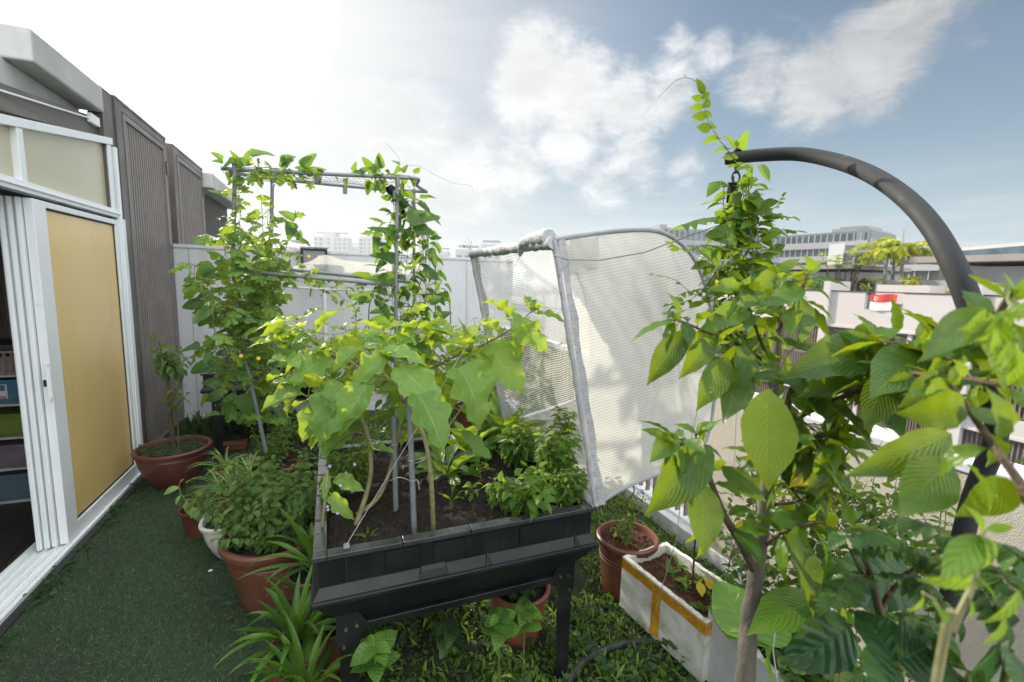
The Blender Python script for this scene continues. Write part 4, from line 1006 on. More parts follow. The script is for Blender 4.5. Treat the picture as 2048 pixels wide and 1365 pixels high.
for k in range(9):
    c = sp0+V(0, 0, -L-.02-.018*k); a = k*pi/2
    b.tube([c+V(cos(a)*.007*cos(t), sin(a)*.007*cos(t), .012*sin(t)) for t in np.linspace(0, 2*pi, 13)], .0022, 5)
b.build('chain', M['rust'], stn, smooth=True)
# second lower leg of the stand base, seen slanting between leaves
b = MB(); b.tube([at(1925, 1200, d=1.15), at(1872, 1285, d=1.1)], .02, 14); b.build('base_leg', M['stand'], stn, smooth=True)

# ------------------------------------------------------------------ pots
def pot_mesh(root, c, R, H, mt, rim=.018, taper=.72, soil='soil', sx=1, sy=1, rot=0, sq=2.0, drop=.03, rh=.03, ringz=(), base=0.0, bowl=False):
    cx, cy = c; b = MB(); z0 = base
    if bowl: pr = [(0, z0), (R*.42, z0), (R*.50, z0+.01)]+[(R*(.50+.46*sin(pi/2*(k/7))**.9), z0+.01+(H-rh-.01)*k/7) for k in range(1, 8)]
    else: pr = [(0, z0), (R*taper*.96, z0), (R*taper, z0+.008)]+[(R*(taper+(.965-taper)*k/6), z0+.008+(H-rh-.008)*k/6) for k in range(1, 7)]
    out = []
    for r, z in pr:
        out.append((r, z))
    for rz in ringz:
        zz = z0+H*rz; rr_ = np.interp(zz, [p[1] for p in pr], [p[0] for p in pr]); out += [(rr_, zz-.004), (rr_+.003, zz), (rr_, zz+.004)]
    out.sort(key=lambda p: p[1])
    top = z0+H
    b.lathe(out+[(R*.965, top-rh)], (cx, cy, 0), 56, sx, sy, rot, sq)
    b.lathe([(R*.965, top-rh), (R*.995+rim*.4, top-rh+.002), (R+rim*.6, top-rh*.6), (R+rim*.55, top-rh*.2), (R+rim*.1, top), (R-rim*.5, top-.002), (R-rim*.8, top-.012), (R*.93-rim*.6, top-rh-.02), (R*.90-rim*.6, top-.12)], (cx, cy, 0), 56, sx, sy, rot, sq)
    p = b.build('pot', M[mt], root, smooth=True)
    s = MB(); s.disc((cx, cy), (R-rim)*.95, top-drop, 40, sx, sy, rot, .008, sq, 9); s.build('soil', M[soil], root)
    return top-drop
# ------------------------------------------------------------------ leaves
def gleaf(prof, wr, nu=4, nv=8, fold=.3, curl=.5, ripple=0, rk=3, side=0, twist=0, tipc=0, seed=0):
    "unit-length blade: y along, z up; prof = half-width along the blade (0..1)"
    rr = np.random.default_rng(seed); v = np.linspace(0, 1, nv+1); us = np.linspace(-1, 1, nu+1)
    ang = curl*(v**1.3)-tipc*0; y = np.concatenate([[0], np.cumsum(np.cos((ang[1:]+ang[:-1])/2))/nv]); z = -np.concatenate([[0], np.cumsum(np.sin((ang[1:]+ang[:-1])/2))/nv])
    P = []; UV = []; ph = rr.uniform(0, 6.28, 2)
    for j in range(nv+1):
        w = wr/2*prof(v[j])
        for u in us:
            s = abs(u); sd = 0 if u < 0 else 1
            x = u*w*cos(fold*(1-.25*s)); zz = z[j]+s*w*sin(fold)+ripple*sin(2*pi*rk*v[j]+ph[sd])*s*s*min(1, prof(v[j])*1.5)+side*sin(v[j]*pi)*u*.1
            tw = twist*v[j]; P.append((x*cos(tw)-0*sin(tw)+side*.12*v[j]**2, y[j], zz+x*sin(tw))); UV.append((.5+u*.5, v[j]))
    F = [(j*(nu+1)+i, j*(nu+1)+i+1, (j+1)*(nu+1)+i+1, (j+1)*(nu+1)+i) for j in range(nv) for i in range(nu)]
    return np.array(P), np.array(F), np.array(UV)
def p_ovate(v): return max(.02, (sin(pi*min(1, v**.72)))**.85)*(1 if v < .98 else .5)
def p_lance(v): return max(.02, sin(pi*v**.82)**1.05)
def p_acum(v):                                      # elliptic leaf with a drawn-out tip
    return max(.015, (sin(pi*min(1, (v/.86))**.86)**.8 if v < .80 else .30*(1-v)/.2+.02))
def p_acum2(v):
    a = sin(pi*min(1, v/.93)**.85)**.85 if v < .78 else None
    if a is None: b0 = sin(pi*(.78/.93)**.85)**.85; t = (v-.78)/.22; a = b0*(1-t)**1.25
    return max(.012, a)
def p_heart(v): return max(.03, (1-v)**.62*min(1, .55+v*3.2)*1.0*(1 if v < .25 else 1)) if v > .02 else .55
def p_round(v): return max(.03, math.sqrt(max(0, 1-(2*v-1)**2)))
def p_strap(v): return max(.02, min(1, .55+v*2)*(1-max(0, (v-.45)/.55)**1.7))
def p_egg(v):
    base = sin(pi*min(1, (v+.04)**.70))**.75 if v < .97 else .12
    return max(.03, base*(1+.20*sin(v*2*pi*2.6+.8)))
def p_spat(v): return max(.08, min(1, (.12+max(0, v-.15)**1.2*2.4))*(1-max(0, (v-.72)/.28)**2)**.5) if v < 1 else .15
def palmate(n=5, depth=.5, nr=3, cup=.15, rip=.04, seed=0, span=300):
    rr = np.random.default_rng(seed); K = n*6+1; th = np.radians(np.linspace(-span/2, span/2, K)); P = [(0, 0, 0)]; UV = [(.5, .5)]
    lobe = np.abs(np.cos((np.arange(K))/(K-1)*n*pi-pi/2*1)) ** .8
    lobe = np.array([abs(sin(n*pi*i/(K-1)))**.75 for i in range(K)])
    for r in range(1, nr+1):
        for i, t in enumerate(th):
            R = (1-depth+depth*lobe[i])*(.62+.38*cos(t/2))*(1 if (i % 2 == 0) else .90); q = r/nr
            R *= q
            P.append((R*sin(t)*.62, R*cos(t)*.62+.18, -cup*q*q+rip*sin(i*1.9+seed)*q)); UV.append((.5+.5*((i % 6)/6-.5)*q, q))
    F = []
    for i in range(K-1): F.append((0, 1+i, 2+i, 2+i))
    tri = [(0, 1+i+1, 1+i) for i in range(K-1)]
    quad = [(1+r*K+i, 1+r*K+i+1, 1+(r+1)*K+i+1, 1+(r+1)*K+i) for r in range(nr-1) for i in range(K-1)]
    P = np.array(P)
    # triangles are stored as quads with a doubled mid vertex on the outer edge
    P2 = list(P); UV2 = list(UV); F2 = []
    for a, b_, c_ in tri:
        mpt = (P[b_]+P[c_])/2; P2.append(mpt); UV2.append(((UV[b_][0]+UV[c_][0])/2, UV[b_][1])); F2.append((a, b_, len(P2)-1, c_))
    return np.array(P2), np.array(F2+quad), np.array(UV2)
def T(fn, *a, n=4, **k): return [fn(*a, seed=s, **{kk: (vv if not isinstance(vv, tuple) else vv[0]+(vv[1]-vv[0])*s/max(1, n-1)) for kk, vv in k.items()}) for s in range(n)]
TP = dict(
 egg=T(gleaf, p_egg, .62, n=6, nu=6, nv=16, fold=(.1, .6), curl=(.15, 1.0), ripple=(.035, .07), rk=3, side=(-1, 1)),
 egglo=T(gleaf, p_egg, .58, n=4, nu=4, nv=10, fold=(.1, .5), curl=(.2, 1.1), ripple=.05, rk=2.5, side=(-1, 1)),
 tree=T(gleaf, p_acum2, .40, n=6, nu=4, nv=14, fold=(.1, .5), curl=(.2, 1.2), ripple=(.008, .03), rk=4, side=(-1, 1)),
 bean=T(gleaf, p_heart, .72, n=5, nu=4, nv=7, fold=(.05, .45), curl=(.1, .9), ripple=.02, rk=1.5, side=(-1, 1)),
 pea=T(gleaf, p_ovate, .60, n=4, nu=2, nv=6, fold=(.05, .4), curl=(.1, .6), side=(-1, 1)),
 herb=T(gleaf, p_ovate, .52, n=5, nu=2, nv=6, fold=(.1, .6), curl=(.2, 1.2), ripple=.02, rk=2, side=(-1, 1)),
 lance=T(gleaf, p_lance, .28, n=4, nu=2, nv=7, fold=(.15, .5), curl=(.3, 1.2), side=(-1, 1)),
 round=T(gleaf, p_round, .85, n=4, nu=2, nv=5, fold=(.0, .4), curl=(.1, .7), ripple=.02, side=(-1, 1)),
 big=T(gleaf, p_ovate, .62, n=4, nu=6, nv=12, fold=(.05, .35), curl=(.2, .8), ripple=.025, rk=3, side=(-1, 1)),
 spat=T(gleaf, p_spat, .30, n=4, nu=2, nv=8, fold=(.2, .5), curl=(.3, 1.1), ripple=.02, rk=3, side=(-1, 1)),
 small=T(gleaf, p_ovate, .62, n=3, nu=2, nv=3, fold=(.1, .5), curl=(.2, .8)),
 gourd=[palmate(5, .52, 3, .12+.05*s, .035, s) for s in range(4)],
 crin=[palmate(7, .22, 2, .10+.05*s, .05, s, 320) for s in range(3)],
 blade=T(gleaf, p_strap, .055, n=4, nu=2, nv=4, fold=.4, curl=(.2, 1.5), side=(-1, 1)),
)
def frames(d, n):
    d = nrm(d); n = n-(n*d).sum(-1, keepdims=True)*d; bad = np.linalg.norm(n, axis=-1) < 1e-3
    n[bad] = np.array([.3, .2, 1.]); n = n-(n*d).sum(-1, keepdims=True)*d; z = nrm(n); x = np.cross(d, z)
    return np.stack([x, d, z], axis=-1)               # columns
class Fol:
    "collects leaf instances; builds ONE mesh for the foliage of one plant"
    def __init__(s): s.rec = {}
    def add(s, key, pos, d, n, sc, rnd=None, k=None, w=1.0):
        lst = TP[key]; k = random.randrange(len(lst)) if k is None else k % len(lst)
        s.rec.setdefault((key, k), []).append((*pos, *d, *n, sc, random.random() if rnd is None else rnd, w)); return s
    def many(s, key, pos, d, n, sc, rnd=None, w=1.0):
        K = len(TP[key]); ks = RNG.integers(0, K, len(pos)); rnd = RNG.random(len(pos)) if rnd is None else rnd
        ar = np.column_stack([pos, d, n, np.broadcast_to(sc, len(pos)), rnd, np.full(len(pos), w)])
        for k in range(K): s.rec.setdefault((key, k), []).extend(ar[ks == k].tolist())
        return s
    def count(s): return sum(len(v) for v in s.rec.values())
    def build(s, name, mt, parent=None, **kw):
        VS = []; FS = []; UV = []; RN = []; b = 0
        for (key, k), L in s.rec.items():
            if not L: continue
            P, F, U = TP[key][k]; A = np.array(L); m = len(A); q = len(P)
            Rm = frames(A[:, 3:6], A[:, 6:9].copy())
            Pw = np.broadcast_to(P, (m, q, 3)).copy(); Pw[:, :, 0] *= A[:, 11][:, None]
            v = np.einsum('mij,mqj->mqi', Rm, Pw*A[:, 9][:, None, None])+A[:, None, 0:3]
            VS.append(v.reshape(-1, 3)); UV.append(np.tile(U, (m, 1))); RN.append(np.repeat(A[:, 10], q))
            FS.append((F[None]+(np.arange(m)*q)[:, None, None]+b).reshape(-1, 4)); b += m*q
        return finish(name, np.concatenate(VS), np.concatenate(FS), mt, parent, smooth=True, uv=np.concatenate(UV), rnd=np.concatenate(RN), **kw)
def rv(s=1.0): return V(random.gauss(0, s), random.gauss(0, s), random.gauss(0, s))
UP = V(0, 0, 1)
def curve_pts(a, b, bend=.15, n=8, rise=0.0):
    a = V(*a); b = V(*b); L = np.linalg.norm(b-a); o = nrm(np.cross(b-a, rv()))*L*bend*random.uniform(-1, 1)+V(0, 0, rise*L)
    return [a+(b-a)*t+o*sin(pi*t) for t in np.linspace(0, 1, n+1)]
def sample(P, t):
    x = t*(len(P)-1); i = min(int(x), len(P)-2); f = x-i; return P[i]*(1-f)+P[i+1]*f, nrm(P[i+1]-P[i])
def leafy(fol, stem, P, key, n, size, t0=.2, t1=1.0, droop=.25, out=.8, pet=.25, r=.0012, opp=False, start=0, upb=.7, w=1.0, taper=.35, pm=0):
    "leaves along a stem polyline, with petioles"
    a0 = random.uniform(0, 6.28)
    for i in range(n):
        t = t0+(t1-t0)*(i+random.uniform(.2, .8))/n; p, d = sample(P, min(.999, t))
        x = np.cross(d, UP); x = nrm(x) if np.linalg.norm(x) > .15 else nrm(np.cross(d, V(1, .2, 0))); y = np.cross(x, d)
        for q in range(2 if opp else 1):
            a = a0+i*(pi/2 if opp else 2.4)+q*pi
            rad = x*cos(a)+y*sin(a); sz = size*random.uniform(.72, 1.2)*(1-taper*t)
            ld = nrm(rad*out+d*(1-out)+UP*(.25-droop)+rv(.13)); e = p+nrm(rad+d*.6)*sz*pet
            if pet > .02 and stem is not None: stem.tube([p, (p+e)/2+UP*sz*pet*.1, e], r, 4, False, pm)
            fol.add(key, e, nrm(ld-UP*droop), nrm(UP*upb+rad*.3+rv(.22)), sz, w=w)
def bush(root, stem_mt, leaf_mt, base, tips, key, n, size, r0=.004, bend=.12, fol=None, st=None, build=True, spread=.02, rise=.0, **k):
    f = fol or Fol(); s = st or MB()
    for tp in tips:
        b0 = V(*base)+V(random.uniform(-spread, spread), random.uniform(-spread, spread), 0)
        P = curve_pts(b0, tp, bend, 8, rise); s.tube(P, [r0, r0*.35], 5, False); leafy(f, s, P, key, n, size, **k)
    if build:
        s.build('stem', M[stem_mt], root, smooth=True); f.build('foliage', M[leaf_mt], root)
    return f, s
def flower(parent, c, R, n, mt, centre='flower_orange', up=UP, name='flower'):
    up = nrm(up); x = nrm(np.cross(up, V(.3, .8, .1))); y = np.cross(up, x); b = MB()
    for k in range(n):
        a = 2*pi*k/n; d = x*cos(a)+y*sin(a); e = -x*sin(a)+y*cos(a)
        b.add([c, c+d*R*.55+e*R*.32+up*R*.1, c+d*R+up*R*.02, c+d*R*.55-e*R*.32+up*R*.1], [(0, 1, 2, 3)])
    o = b.build(name, M[mt], parent)
    b = MB(); b.lathe([(0, .0), (R*.16, R*.05), (R*.12, R*.2), (0, R*.26)], tuple(c), 6); b.build('centre', M[centre], o, smooth=True)

# ------------------------------------------------------------------ the eggplant in the near planter
eg = thing('eggplant_shrub', tuple(at(735, 1060, z=PZ-.04)), 'spreading backlit eggplant with large lobed leaves and mauve flower in the near planter', 'plant')
es = MB(); ef = Fol()
soil = PZ-.045
b1 = at(867, 1062, z=soil); b2 = at(642, 1075, z=soil); b3 = at(712, 1050, z=soil+.0); b3b = at(700, 1040, z=soil)
def px(*a): return [at(x, y, d=d) for x, y, d in a]
stems = [
 ([b1]+px((862, 960, b1[1]*1.0+.02), (850, 880, 1.56), (826, 820, 1.60), (812, 785, 1.66), (770, 750, 1.68), (738, 700, 1.66)), .009, .0045),
 ([b2]+px((650, 1000, 1.58), (655, 940, 1.60)), .0055, .004),
 ([b3]+px((735, 980, 1.74), (742, 930, 1.74), (733, 860, 1.72), (705, 810, 1.74), (680, 770, 1.78)), .010, .006),
 ([b3b]+px((760, 990, 1.85), (790, 900, 1.9), (800, 830, 1.92), (800, 770, 1.92)), .009, .006),
 (px((712, 800, 1.74), (665, 803, 1.70), (625, 800, 1.66), (585, 772, 1.62)), .0045, .002),
 (px((745, 775, 1.72), (713, 732, 1.76), (660, 700, 1.78), (620, 675, 1.80), (593, 640, 1.82)), .006, .002),
 (px((812, 785, 1.70), (850, 750, 1.80), (881, 721, 1.88), (850, 690, 1.9), (835, 668, 1.92), (816, 630, 1.94)), .006, .002),
 (px((800, 770, 1.92), (860, 740, 1.9), (915, 711, 1.86), (965, 690, 1.84), (1008, 668, 1.80), (1040, 644, 1.76), (1066, 620, 1.72)), .007, .0025),
 (px((680, 770, 1.78), (720, 720, 1.95), (760, 690, 2.1), (770, 660, 2.2)), .005, .002),
 (px((800, 770, 1.92), (830, 720, 2.1), (880, 690, 2.2), (900, 660, 2.25)), .005, .002),
 (px((855, 890, 1.56), (900, 850, 1.7), (950, 770, 1.82)), .005, .002),
]
for P, r0, r1 in stems: es.tube(catmull(P, 6), [r0*random.uniform(.97, 1.03)*(1-i/(6*(len(P)-1)))+r1*(i/(6*(len(P)-1))) for i in range(6*(len(P)-1)+1)], 8)
# large leaves: (petiole base, blade base, blade tip, depths, blade width factor, facing)
def bigleaf(b0, b1_, tip, d0, d1, d2, w=1.0, n=(0, -.5, .8), k=None, rnd=None, key='egg'):
    p0 = at(*b0, d=d0); p1 = at(*b1_, d=d1); p2 = at(*tip, d=d2); L = np.linalg.norm(p2-p1)
    es.tube([p0, (p0+p1)/2+V(0, 0, .006), p1], .0022, 5, False); ef.add(key, p1, p2-p1, V(*n), L*1.05, rnd, k, w*.80)
for a in [
 ((600, 655), (585, 640), (508, 648), 1.82, 1.80, 1.74, 1.0, (0, -.15, 1), 2),
 ((640, 690), (628, 668), (560, 662), 1.8, 1.78, 1.7, 1.1, (.1, -.2, 1), 1),
 ((700, 735), (655, 715), (576, 756), 1.76, 1.72, 1.62, 1.45, (.1, -.75, .7), 0, .7),
 ((712, 800), (690, 770), (628, 882), 1.74, 1.62, 1.50, 1.25, (-.2, -.6, .8), 3, .4),
 ((745, 790), (730, 792), (648, 862), 1.7, 1.56, 1.46, 1.1, (-.1, -.55, .85), 1, .3),
 ((770, 760), (735, 770), (672, 860), 1.7, 1.55, 1.44, 1.2, (-.3, -.7, .7), 4, .5),
 ((770, 755), (775, 720), (700, 760), 1.7, 1.6, 1.5, 1.1, (0, -.5, .9), 5, .6),
 ((812, 790), (838, 790), (893, 890), 1.66, 1.52, 1.42, 1.25, (.25, -.75, .65), 2, .35),
 ((812, 785), (800, 735), (872, 805), 1.68, 1.58, 1.50, 1.2, (.1, -.6, .8), 0, .8),
 ((880, 730), (918, 735), (985, 842), 1.86, 1.70, 1.62, 1.55, (.1, -.85, .5), 4, .75),
 ((965, 692), (975, 690), (1040, 782), 1.84, 1.78, 1.70, 1.35, (-.2, -.75, .6), 1, .9),
 ((1035, 655), (1030, 655), (1098, 690), 1.77, 1.74, 1.68, 1.5, (-.3, -.7, .7), 3, .8),
 ((1064, 625), (1072, 628), (1132, 634), 1.73, 1.71, 1.66, .9, (0, -.2, 1), 2, .7),
 ((1030, 645), (1018, 640), (962, 645), 1.77, 1.75, 1.72, .9, (0, -.15, 1), 0, .9),
 ((1064, 622), (1060, 615), (1050, 598), 1.73, 1.72, 1.72, 1.2, (-.3, -.8, .4), 1, .6),
 ((625, 800), (605, 790), (520, 800), 1.66, 1.62, 1.52, 1.0, (-.1, -.4, .9), 5, .1),
 ((590, 775), (580, 765), (545, 760), 1.62, 1.6, 1.55, 1.2, (-.1, -.4, .9), 2, .2),
 ((625, 800), (640, 812), (600, 880), 1.66, 1.62, 1.55, 1.3, (-.3, -.8, .5), 4, .2),
 ((650, 950), (655, 950), (645, 1000), 1.6, 1.6, 1.56, .7, (.1, -.8, .5), 0, .8),
 ((655, 960), (672, 955), (722, 980), 1.62, 1.62, 1.58, .9, (-.1, -.7, .7), 1, .8),
 ((650, 980), (662, 990), (705, 1040), 1.6, 1.6, 1.58, .9, (-.3, -.8, .5), 3, .7),
 ((735, 900), (735, 905), (780, 885), 1.72, 1.68, 1.62, 1.0, (.1, -.6, .8), 5, .6),
 ((733, 870), (700, 865), (635, 905), 1.72, 1.66, 1.58, 1.3, (-.1, -.5, .9), 2, .4),
 ((835, 668), (830, 660), (785, 700), 1.92, 1.88, 1.8, 1.2, (0, -.5, .9), 1, .9),
 ((835, 668), (855, 660), (930, 668), 1.92, 1.88, 1.8, 1.0, (0, -.25, 1), 3, .95),
 ((881, 721), (900, 710), (960, 655), 1.88, 1.9, 1.95, 1.0, (0, -.5, .9), 0, .9),
 ((738, 700), (715, 700), (660, 735), 1.66, 1.64, 1.58, 1.1, (0, -.4, .9), 4, .7),
 ((738, 700), (765, 705), (850, 712), 1.66, 1.62, 1.56, .9, (0, -.2, 1), 2, .95),
]:
    bigleaf(*a[:3], *a[3:6], a[6], a[7], a[8] if len(a) > 8 else None, a[9] if len(a) > 9 else None)
for idx, (P, r0, r1) in enumerate(stems):
    if idx in (1,): continue
    Q = catmull(P, 6); nL = {0: 9, 2: 9, 3: 8, 4: 9, 5: 12, 6: 12, 7: 12, 8: 11, 9: 11, 10: 5}[idx]
    leafy(ef, es, Q, 'egg', nL, .165, t0=.55 if idx in (0, 2, 3) else .12, t1=1, droop=.22, out=.85, pet=.34, r=.0018, upb=.9, taper=.40)
    # young leaves at the tip
    tp = Q[-1]
    for q in range(4): a = q*1.7; ef.add('egglo', tp, V(cos(a), sin(a), .7), V(0, 0, 1)+rv(.4), random.uniform(.03, .06), random.uniform(.6, 1))
for k in range(120):                                       # inner crown leaves
    c = at(random.uniform(560, 980), random.triangular(632, 800, 680), d=random.uniform(1.72, 2.25))
    a = random.uniform(0, 6.28); ef.add('egg', c, V(cos(a), sin(a), random.uniform(-.4, .2)), V(0, 0, 1)+rv(.35), random.uniform(.07, .15))
es.build('stem', M['stem_egg'], eg, smooth=True); ef.build('foliage', M['lf_egg'], eg)
fc = at(838, 662, d=1.84); flower(eg, fc, .024, 5, 'flower_white', up=V(.1, -.5, -.5))
fc = at(912, 688, d=1.8); flower(eg, fc, .012, 5, 'flower_white', up=V(.1, -.8, .2))

# ------------------------------------------------------------------ herbs in the near planter
def tipset(n, cx, cy, z0, z1, rx, ry):
    out = []
    for _ in range(n):
        a = random.uniform(0, 6.28); q = math.sqrt(random.random()); out.append(V(cx+rx*q*cos(a), cy+ry*q*sin(a), random.uniform(z0, z1)*(1-.3*q*q)+.3*q*q*z0))
    return out
def herb(px_, py_, label, cat, leaf='lf_herb', key='herb', n=9, size=.04, H=.16, R=.05, ns=6, opp=True, cols='stem_green', **k):
    c = at(px_, py_, z=soil+.005); t = thing(cat.replace(' ', '_'), tuple(c), label, cat)
    bush(t, cols, leaf, c, tipset(ns, c[0], c[1], c[2]+H*.7, c[2]+H, R, R), key, n, size, r0=.0022, opp=opp, pet=.22, r=.0008, t0=.2, droop=.2, **k); return t, c
herb(1100, 985, 'tall green basil with flower spike beside the lowered corner of the mesh cover', 'basil plant', ns=12, H=.31, R=.10, n=11, size=.070)
herb(1060, 1030, 'low bushy basil on the front rim of the near planter, left of the cover corner', 'basil plant', ns=11, H=.19, R=.12, n=7, size=.075)
herb(1010, 1010, 'broad-leaved young basil left of the low bushy basil', 'basil plant', ns=6, H=.13, R=.06, n=6, size=.070)
herb(1135, 1015, 'small-leaved torenia herb in the front right corner of the near planter', 'torenia plant', ns=20, H=.18, R=.075, n=11, size=.042)
herb(1120, 925, 'slender basil with dark stalk rising before the mesh cover floor', 'basil plant', ns=8, H=.32, R=.06, n=10, size=.066)
herb(945, 1000, 'single seedling with four pale leaves in the bare soil', 'seedling', ns=2, H=.07, R=.02, n=3, size=.06)
herb(960, 955, 'taller seedling with rounded leaves behind the four-leaved one', 'seedling', ns=3, H=.11, R=.03, n=3, size=.065)
herb(1040, 935, 'dense leafy basil in the middle right of the near planter', 'basil plant', ns=15, H=.22, R=.10, n=9, size=.070)
herb(990, 905, 'young kale clump with grey-green spoon leaves along the back of the planter', 'kale plant', key='spat', ns=2, H=.06, R=.04, n=5, size=.15, opp=False, w=1.5)
t, c = herb(700, 985, 'bushy torenia with pale violet flowers at the left rim of the near planter', 'torenia plant', leaf='lf_herb', ns=26, H=.23, R=.11, n=11, size=.046)
for k in range(6):
    p = at(random.uniform(655, 712), random.uniform(905, 1020), d=random.uniform(1.6, 1.72)); flower(t, p, .007, 5, 'flower_violet', up=V(-.1, -1, .3))
t, c = herb(668, 1010, 'trailing torenia with violet flowers hanging at the front left soil', 'torenia plant', ns=10, H=.13, R=.06, n=9, size=.038)
for k in range(4):
    p = at(random.uniform(655, 690), random.uniform(960, 1030), d=1.58); flower(t, p, .006, 5, 'flower_violet', up=V(-.1, -1, .3))
def rosette(pos, label, cat, n=9, L=.16, key='spat', leaf='lf_herb', w=1.0, el=(.2, 1.2), group=None, droop=0):
    t = thing(cat.replace(' ', '_'), tuple(pos), label, cat, group); f = Fol(); a0 = random.uniform(0, 6)
    for k in range(n):
        a = a0+k*2.4; e = el[0]+(el[1]-el[0])*k/n; f.add(key, V(*pos)+V(cos(a), sin(a), 0)*.006, V(cos(a)*cos(e), sin(a)*cos(e), sin(e)), V(-cos(a)*.5, -sin(a)*.5, 1)+rv(.1), L*random.uniform(.75, 1.15), w=w)
    f.build('foliage', M[leaf], t); return t
rosette(at(893, 950, z=soil), 'rosette of long spoon-shaped lettuce leaves right of the bare stem', 'leaf vegetable', 15, .20)
rosette(at(940, 905, z=soil), 'upright dandelion-like rosette behind the long spoon-leaved one', 'leaf vegetable', 15, .22, el=(.5, 1.3))
rosette(at(1010, 880, z=soil), 'tall kale rosette at the back rim before the mesh cover', 'kale plant', 20, .25, el=(.4, 1.4), w=1.3)
rosette(at(1080, 930, z=soil), 'kale rosette with upright grey leaves behind the slender basil', 'kale plant', 14, .20, el=(.4, 1.3), w=1.3)
rosette(at(905, 1000, z=soil), 'small low rosette between the taller stake and the seedlings', 'leaf vegetable', 6, .07)
rosette(at(735, 1075, z=soil), 'tiny fern-like weed on the soil by the rim clip', 'weed', 7, .05, key='lance', w=.8)
# soil crumbs (perlite flecks)
f = Fol(); N = 3200
P = np.column_stack([RNG.uniform(PX0+.05, PX1-.05, N), RNG.uniform(PY0+.05, PY1-.05, N), np.full(N, soil+.012)])
f.many('small', P, RNG.normal(0, 1, (N, 3))*[1, 1, .3], RNG.normal(0, 1, (N, 3)), RNG.uniform(.003, .011, N)).build('soil_crumbs', mat('bark_crumb', (.075, .050, .032), .9, var=.4, scale=60, col2=(.015, .01, .007)), kind='stuff')

# ------------------------------------------------------------------ foliage in the far planter and pots by the wall
t = thing('herb_bush', (-.6, 5.1, .76), 'mass of dark herb leaves filling the far planter', 'plant')
bush(t, 'stem_green', 'lf_shrub', (-.6, 5.1, .77), tipset(46, -.58, 5.1, .85, 1.22, .46, .42), 'herb', 12, .062, r0=.003, opp=True, pet=.2, spread=.4, t0=.15)
t = thing('tall_herb', (-.05, 4.4, .0), 'tall sunlit herb with whorled lance leaves in front of the party wall', 'plant')
c = at(712, 640, y=4.5); base = V(c[0], 4.5, 0)
bush(t, 'stem_brown', 'lf_herb', base, [at(x, y, y=4.5+random.uniform(-.2, .2)) for x, y in ((712, 628), (690, 650), (730, 655), (665, 668), (745, 668), (700, 690), (725, 700), (650, 700))], 'lance', 26, .12, r0=.008, pet=.1, t0=.55, spread=.03, droop=.05, w=1.3)
t = thing('leafy_shrub', (1.0, 5.2, 0), 'small dark shrub between the party wall and the mesh cover', 'shrub')
bush(t, 'stem_brown', 'lf_shrub', at(930, 840, y=5.1)*[1, 1, 0], [at(random.uniform(905, 985), random.uniform(615, 760), y=random.uniform(4.9, 5.3)) for _ in range(16)], 'herb', 16, .075, r0=.006, pet=.2, t0=.3, spread=.05)
# ------------------------------------------------------------------ climbers on the trellis
def P2(lst, y=None, d=None, j=.0): return [at(a[0], a[1], y=(y if len(a) < 3 else a[2])+random.uniform(-j, j)) for a in lst]
def tendril(s, p, L=.12, d=None):
    d = nrm(rv()+V(0, 0, -.3)) if d is None else nrm(d); P = [p+d*L*t+V(.012*sin(9*t), .012*cos(9*t), -.03*t*t) for t in np.linspace(0, 1, 9)]; s.tube(P, .0009, 4, False)
# bitter gourd: left post and left half
gd = thing('bitter_gourd_vine', tuple(at(505, 860, y=TY)*[1, 1, 0]+V(0, 0, .3)), 'bitter gourd vine with lobed leaves smothering the left trellis posts', 'climbing plant', None)
gs = MB(); gf = Fol()
for k in range(16):
    x = random.uniform(455, 575); y1 = random.uniform(380, 560); yy = random.uniform(TY-.12, TY2+.05)
    P = P2([(515+random.uniform(-40, 60), 850), (490+random.uniform(-40, 60), 740), (480+random.uniform(-45, 70), 620), (x, (620+y1)/2), (x+random.uniform(-30, 30), y1)], yy)
    P = catmull(P, 5); gs.tube(P, .0022, 5, False); leafy(gf, gs, P, 'gourd', 17, .115, t0=.0, t1=1, droop=.35, out=.95, pet=.7, r=.001, upb=.35, taper=.15)
for k in range(11):
    x = random.uniform(420, 560); P = catmull(P2([(x, 690+random.uniform(-90, 90)), (x+random.uniform(-30, 30), 640), (x+random.uniform(-60, 60), 540+random.uniform(-60, 60)), (x+random.uniform(-70, 70), 470+random.uniform(-60, 60))], random.uniform(TY-.22, TY)), 4)
    gs.tube(P, .0018, 5, False); leafy(gf, gs, P, 'gourd', 12, .112, t0=.0, droop=.35, out=.95, pet=.7, r=.001, upb=.35, taper=.15)
for P in ([(560, 560), (610, 565), (660, 585), (700, 575), (740, 590), (780, 600)], [(600, 545), (640, 560), (690, 600), (720, 610)], [(470, 345), (500, 350), (540, 352), (600, 356), (640, 360)], [(470, 350), (478, 400), (465, 460)], [(480, 345), (530, 335), (580, 345), (640, 352)], [(545, 400), (535, 450), (560, 500), (610, 530)]):
    Q = catmull(P2(P, TY-.03, j=.03), 5); gs.tube(Q, .0016, 5, False); leafy(gf, gs, Q, 'gourd', 16, .08, t0=0, droop=.25, out=.9, pet=.5, r=.0009, upb=.4, taper=.3)
    for _ in range(5): tendril(gs, sample(Q, random.random()*.99)[0])
for _ in range(26): tendril(gs, at(random.uniform(430, 600), random.uniform(360, 620), y=TY-.1), .14)
gs.build('stem', M['stem_green'], gd, smooth=True); gf.build('foliage', M['lf_gourd'], gd)
for p in ((482, 712), (462, 566), (517, 717), (503, 325)): flower(gd, at(p[0], p[1], y=TY-.27), .014, 5, 'flower_yellow', up=V(.1, -1, .3))
